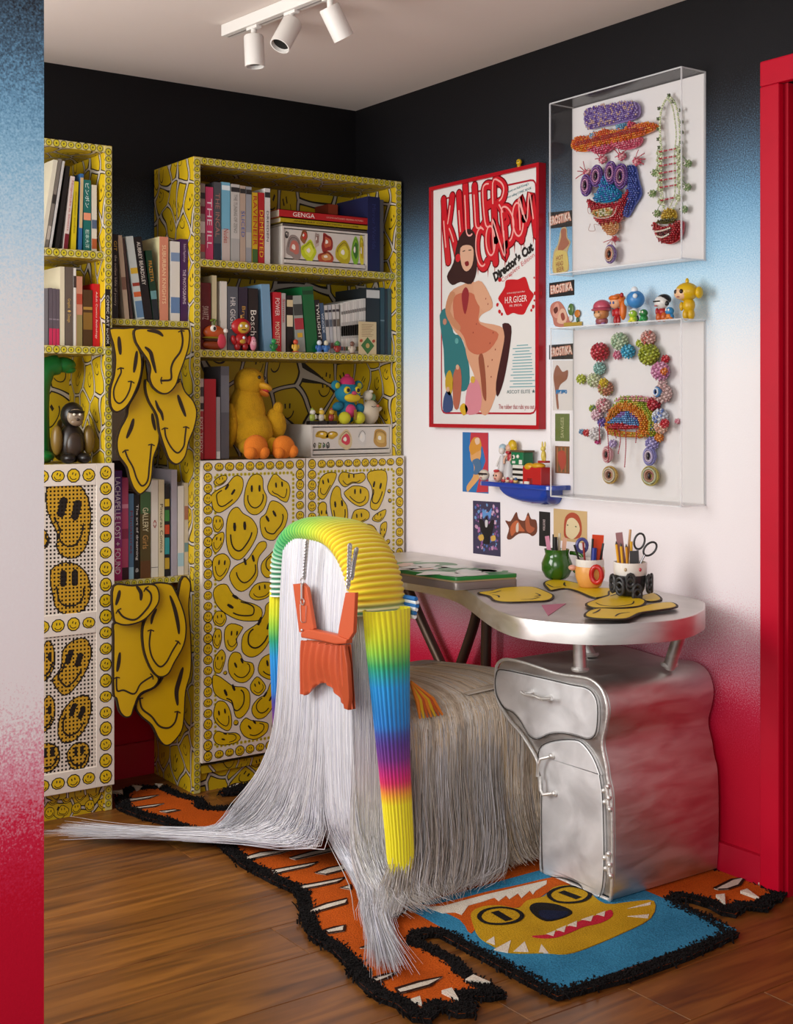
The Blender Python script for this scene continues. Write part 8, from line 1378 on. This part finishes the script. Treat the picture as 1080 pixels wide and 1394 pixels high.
def ero(label, top, band, picp, cols, words=None, par=None):
    t, s_ = card('sticker', label, 'sticker', band, '#1c1a1a'); c = centroid(band); wd = abs(band[1][0] - band[0][0]); ht = abs(band[2][1] - band[1][1])
    MB().text('EROSTIKA', .01, wplane((c[0], c[1] + ht * .05), .05, -.0011), .0002, M('#c98a74', .5), fit=(wd * .9, ht * .62), bold=.0012).build('lettering_shadow', s_); MB().text('EROSTIKA', .01, wplane((c[0], c[1] + ht * .05), .05, -.0011), .0005, M('#e0d4c8', .5), fit=(wd * .86, ht * .5)).build('lettering', s_)
    p = MB().prism(picp, onx(-.0003), 0, .0008, M(cols[0], .5)).build('picture', t)
    return p
B1 = [(-1.067,1.82),(-1.174,1.814),(-1.174,1.766),(-1.07,1.77)]; p = ero('sticker with black lettering band and pin-up reading hot head, seen through the upper box', 0, B1, spline([(-1.087,1.636),(-1.091,1.695),(-1.11,1.719),(-1.125,1.764),(-1.148,1.764),(-1.152,1.735),(-1.166,1.719),(-1.152,1.689),(-1.159,1.638),(-1.125,1.629)], 3), ['#b8a478'])
pic(p, 'figure', [(-1.11,1.704),(-1.125,1.738),(-1.125,1.761),(-1.146,1.761),(-1.148,1.736),(-1.161,1.716),(-1.14,1.701),(-1.125,1.697)], '#9c6048', .0003); pic(p, 'bottle', [(-1.093,1.638),(-1.096,1.69),(-1.118,1.7),(-1.152,1.687),(-1.154,1.641),(-1.125,1.631)], '#c8b464', .0004)
for k, wd in enumerate(('HOT', 'HEAD', 'BEER')): MB().text(wd, .01, wplane([(-1.119,1.677),(-1.119,1.659),(-1.122,1.642)][k], .08, -.0018), .0004, M('#8c3c2c', .5), fit=(.032, .014)).build('lettering', p)
B2 = [(-1.071,1.604),(-1.182,1.606),(-1.182,1.56),(-1.071,1.56)]; p = ero('sticker with black lettering band above tangled pink figures', 0, B2, spline([(-1.075,1.519),(-1.083,1.54),(-1.115,1.546),(-1.139,1.526),(-1.155,1.498),(-1.171,1.481),(-1.155,1.468),(-1.099,1.471),(-1.087,1.496)], 3), ['#b07060']); pic(p, 'print', [(-1.087,1.507),(-1.095,1.534),(-1.111,1.541),(-1.119,1.516),(-1.107,1.495)], '#c89080', .0003); pic(p, 'print', [(-1.107,1.484),(-1.123,1.521),(-1.143,1.517),(-1.151,1.493),(-1.139,1.477)], '#d0a890', .0004); pic(p, 'print', [(-1.091,1.523),(-1.107,1.53),(-1.111,1.517),(-1.098,1.509)], '#5c2c24', .0006); pic(p, 'print', [(-1.123,1.505),(-1.135,1.51),(-1.143,1.493),(-1.131,1.486)], '#8c4438', .0006)
B3 = [(-1.071,1.415),(-1.18,1.416),(-1.18,1.369),(-1.071,1.371)]; p = ero('sticker with black lettering band above a leaping figure and blue word', 0, B3, [(-1.087,1.368),(-1.177,1.365),(-1.175,1.216),(-1.087,1.216)], ['#d4d0cc'])
pic(p, 'figure', [(-1.091,1.322),(-1.107,1.354),(-1.131,1.332),(-1.155,1.337),(-1.151,1.31),(-1.123,1.294),(-1.111,1.267),(-1.115,1.224),(-1.106,1.224),(-1.098,1.278)], '#8c5c48', .0003); MB().text('ESPRESSO', .01, wplane([(-1.127,1.272)][0], 0, -.0012), .0005, M('#2c78b0', .5), fit=(.05, .013), bold=.001).build('lettering', p)
t, s_ = card('matchbox_label', 'green vertical label with pale lettering at the acrylic box edge', 'sticker', rectp(*[(-1.098,1.206),(-1.161,1.123)]), '#5c6c34'); MB().text('SAVAGES', .01, plane((-.0011, *[(-1.13,1.164)][0]), (0, 0, 1), (0, 1, 0), (-1, 0, 0)), .0003, M('#b8b88c', .5), fit=(.062, .014)).build('lettering', s_)
t, s_ = card('matchbox_label', 'brown and orange striped label below the green one', 'sticker', rectp(*[(-1.098,1.108),(-1.161,1.026)]), '#7c4c2c')
for k in range(6): a = [(-1.104,1.104),(-1.157,1.03)]; yy_ = a[0][0] + (a[1][0] - a[0][0]) * (k + .5) / 6; MB().stroke([(yy_, a[0][1]), (yy_, a[1][1])], .0028, m0, .0002, M(['#b8743c', '#4c5c34'][k % 2], .5)).build('stripe', s_)
pic(s_, 'figure', [(-1.111,1.088),(-1.139,1.094),(-1.147,1.062),(-1.131,1.035),(-1.115,1.056)], '#a8402c', .0005)
tg = [(-1.199,1.515)][0]
toy('sticker_figures', 'green olive-headed and orange-headed cut-out figures on a tiny fence', 'sticker', (-.004, [(-1.182,1.467)][0][0], [(-1.182,1.467)][0][1]), FW, [('fence', 'b', '#a88c3c', (-.04, .038, 0, .003, 0, .012)), ('body', 'e', '#c8c8c4', (-.008, .003, .024, .008, .003, .010)), ('head', 'e', '#4c6c34', (-.008, .003, .050, .013, .003, .018)), ('body', 'e', '#3c5c34', (.020, .003, .018, .005, .003, .008)), ('head', 'e', '#b8702c', (.020, .003, .036, .012, .003, .012)), ('eye', 'e', '#d8d4c8', (-.012, .006, .052, .003, .001, .004))])
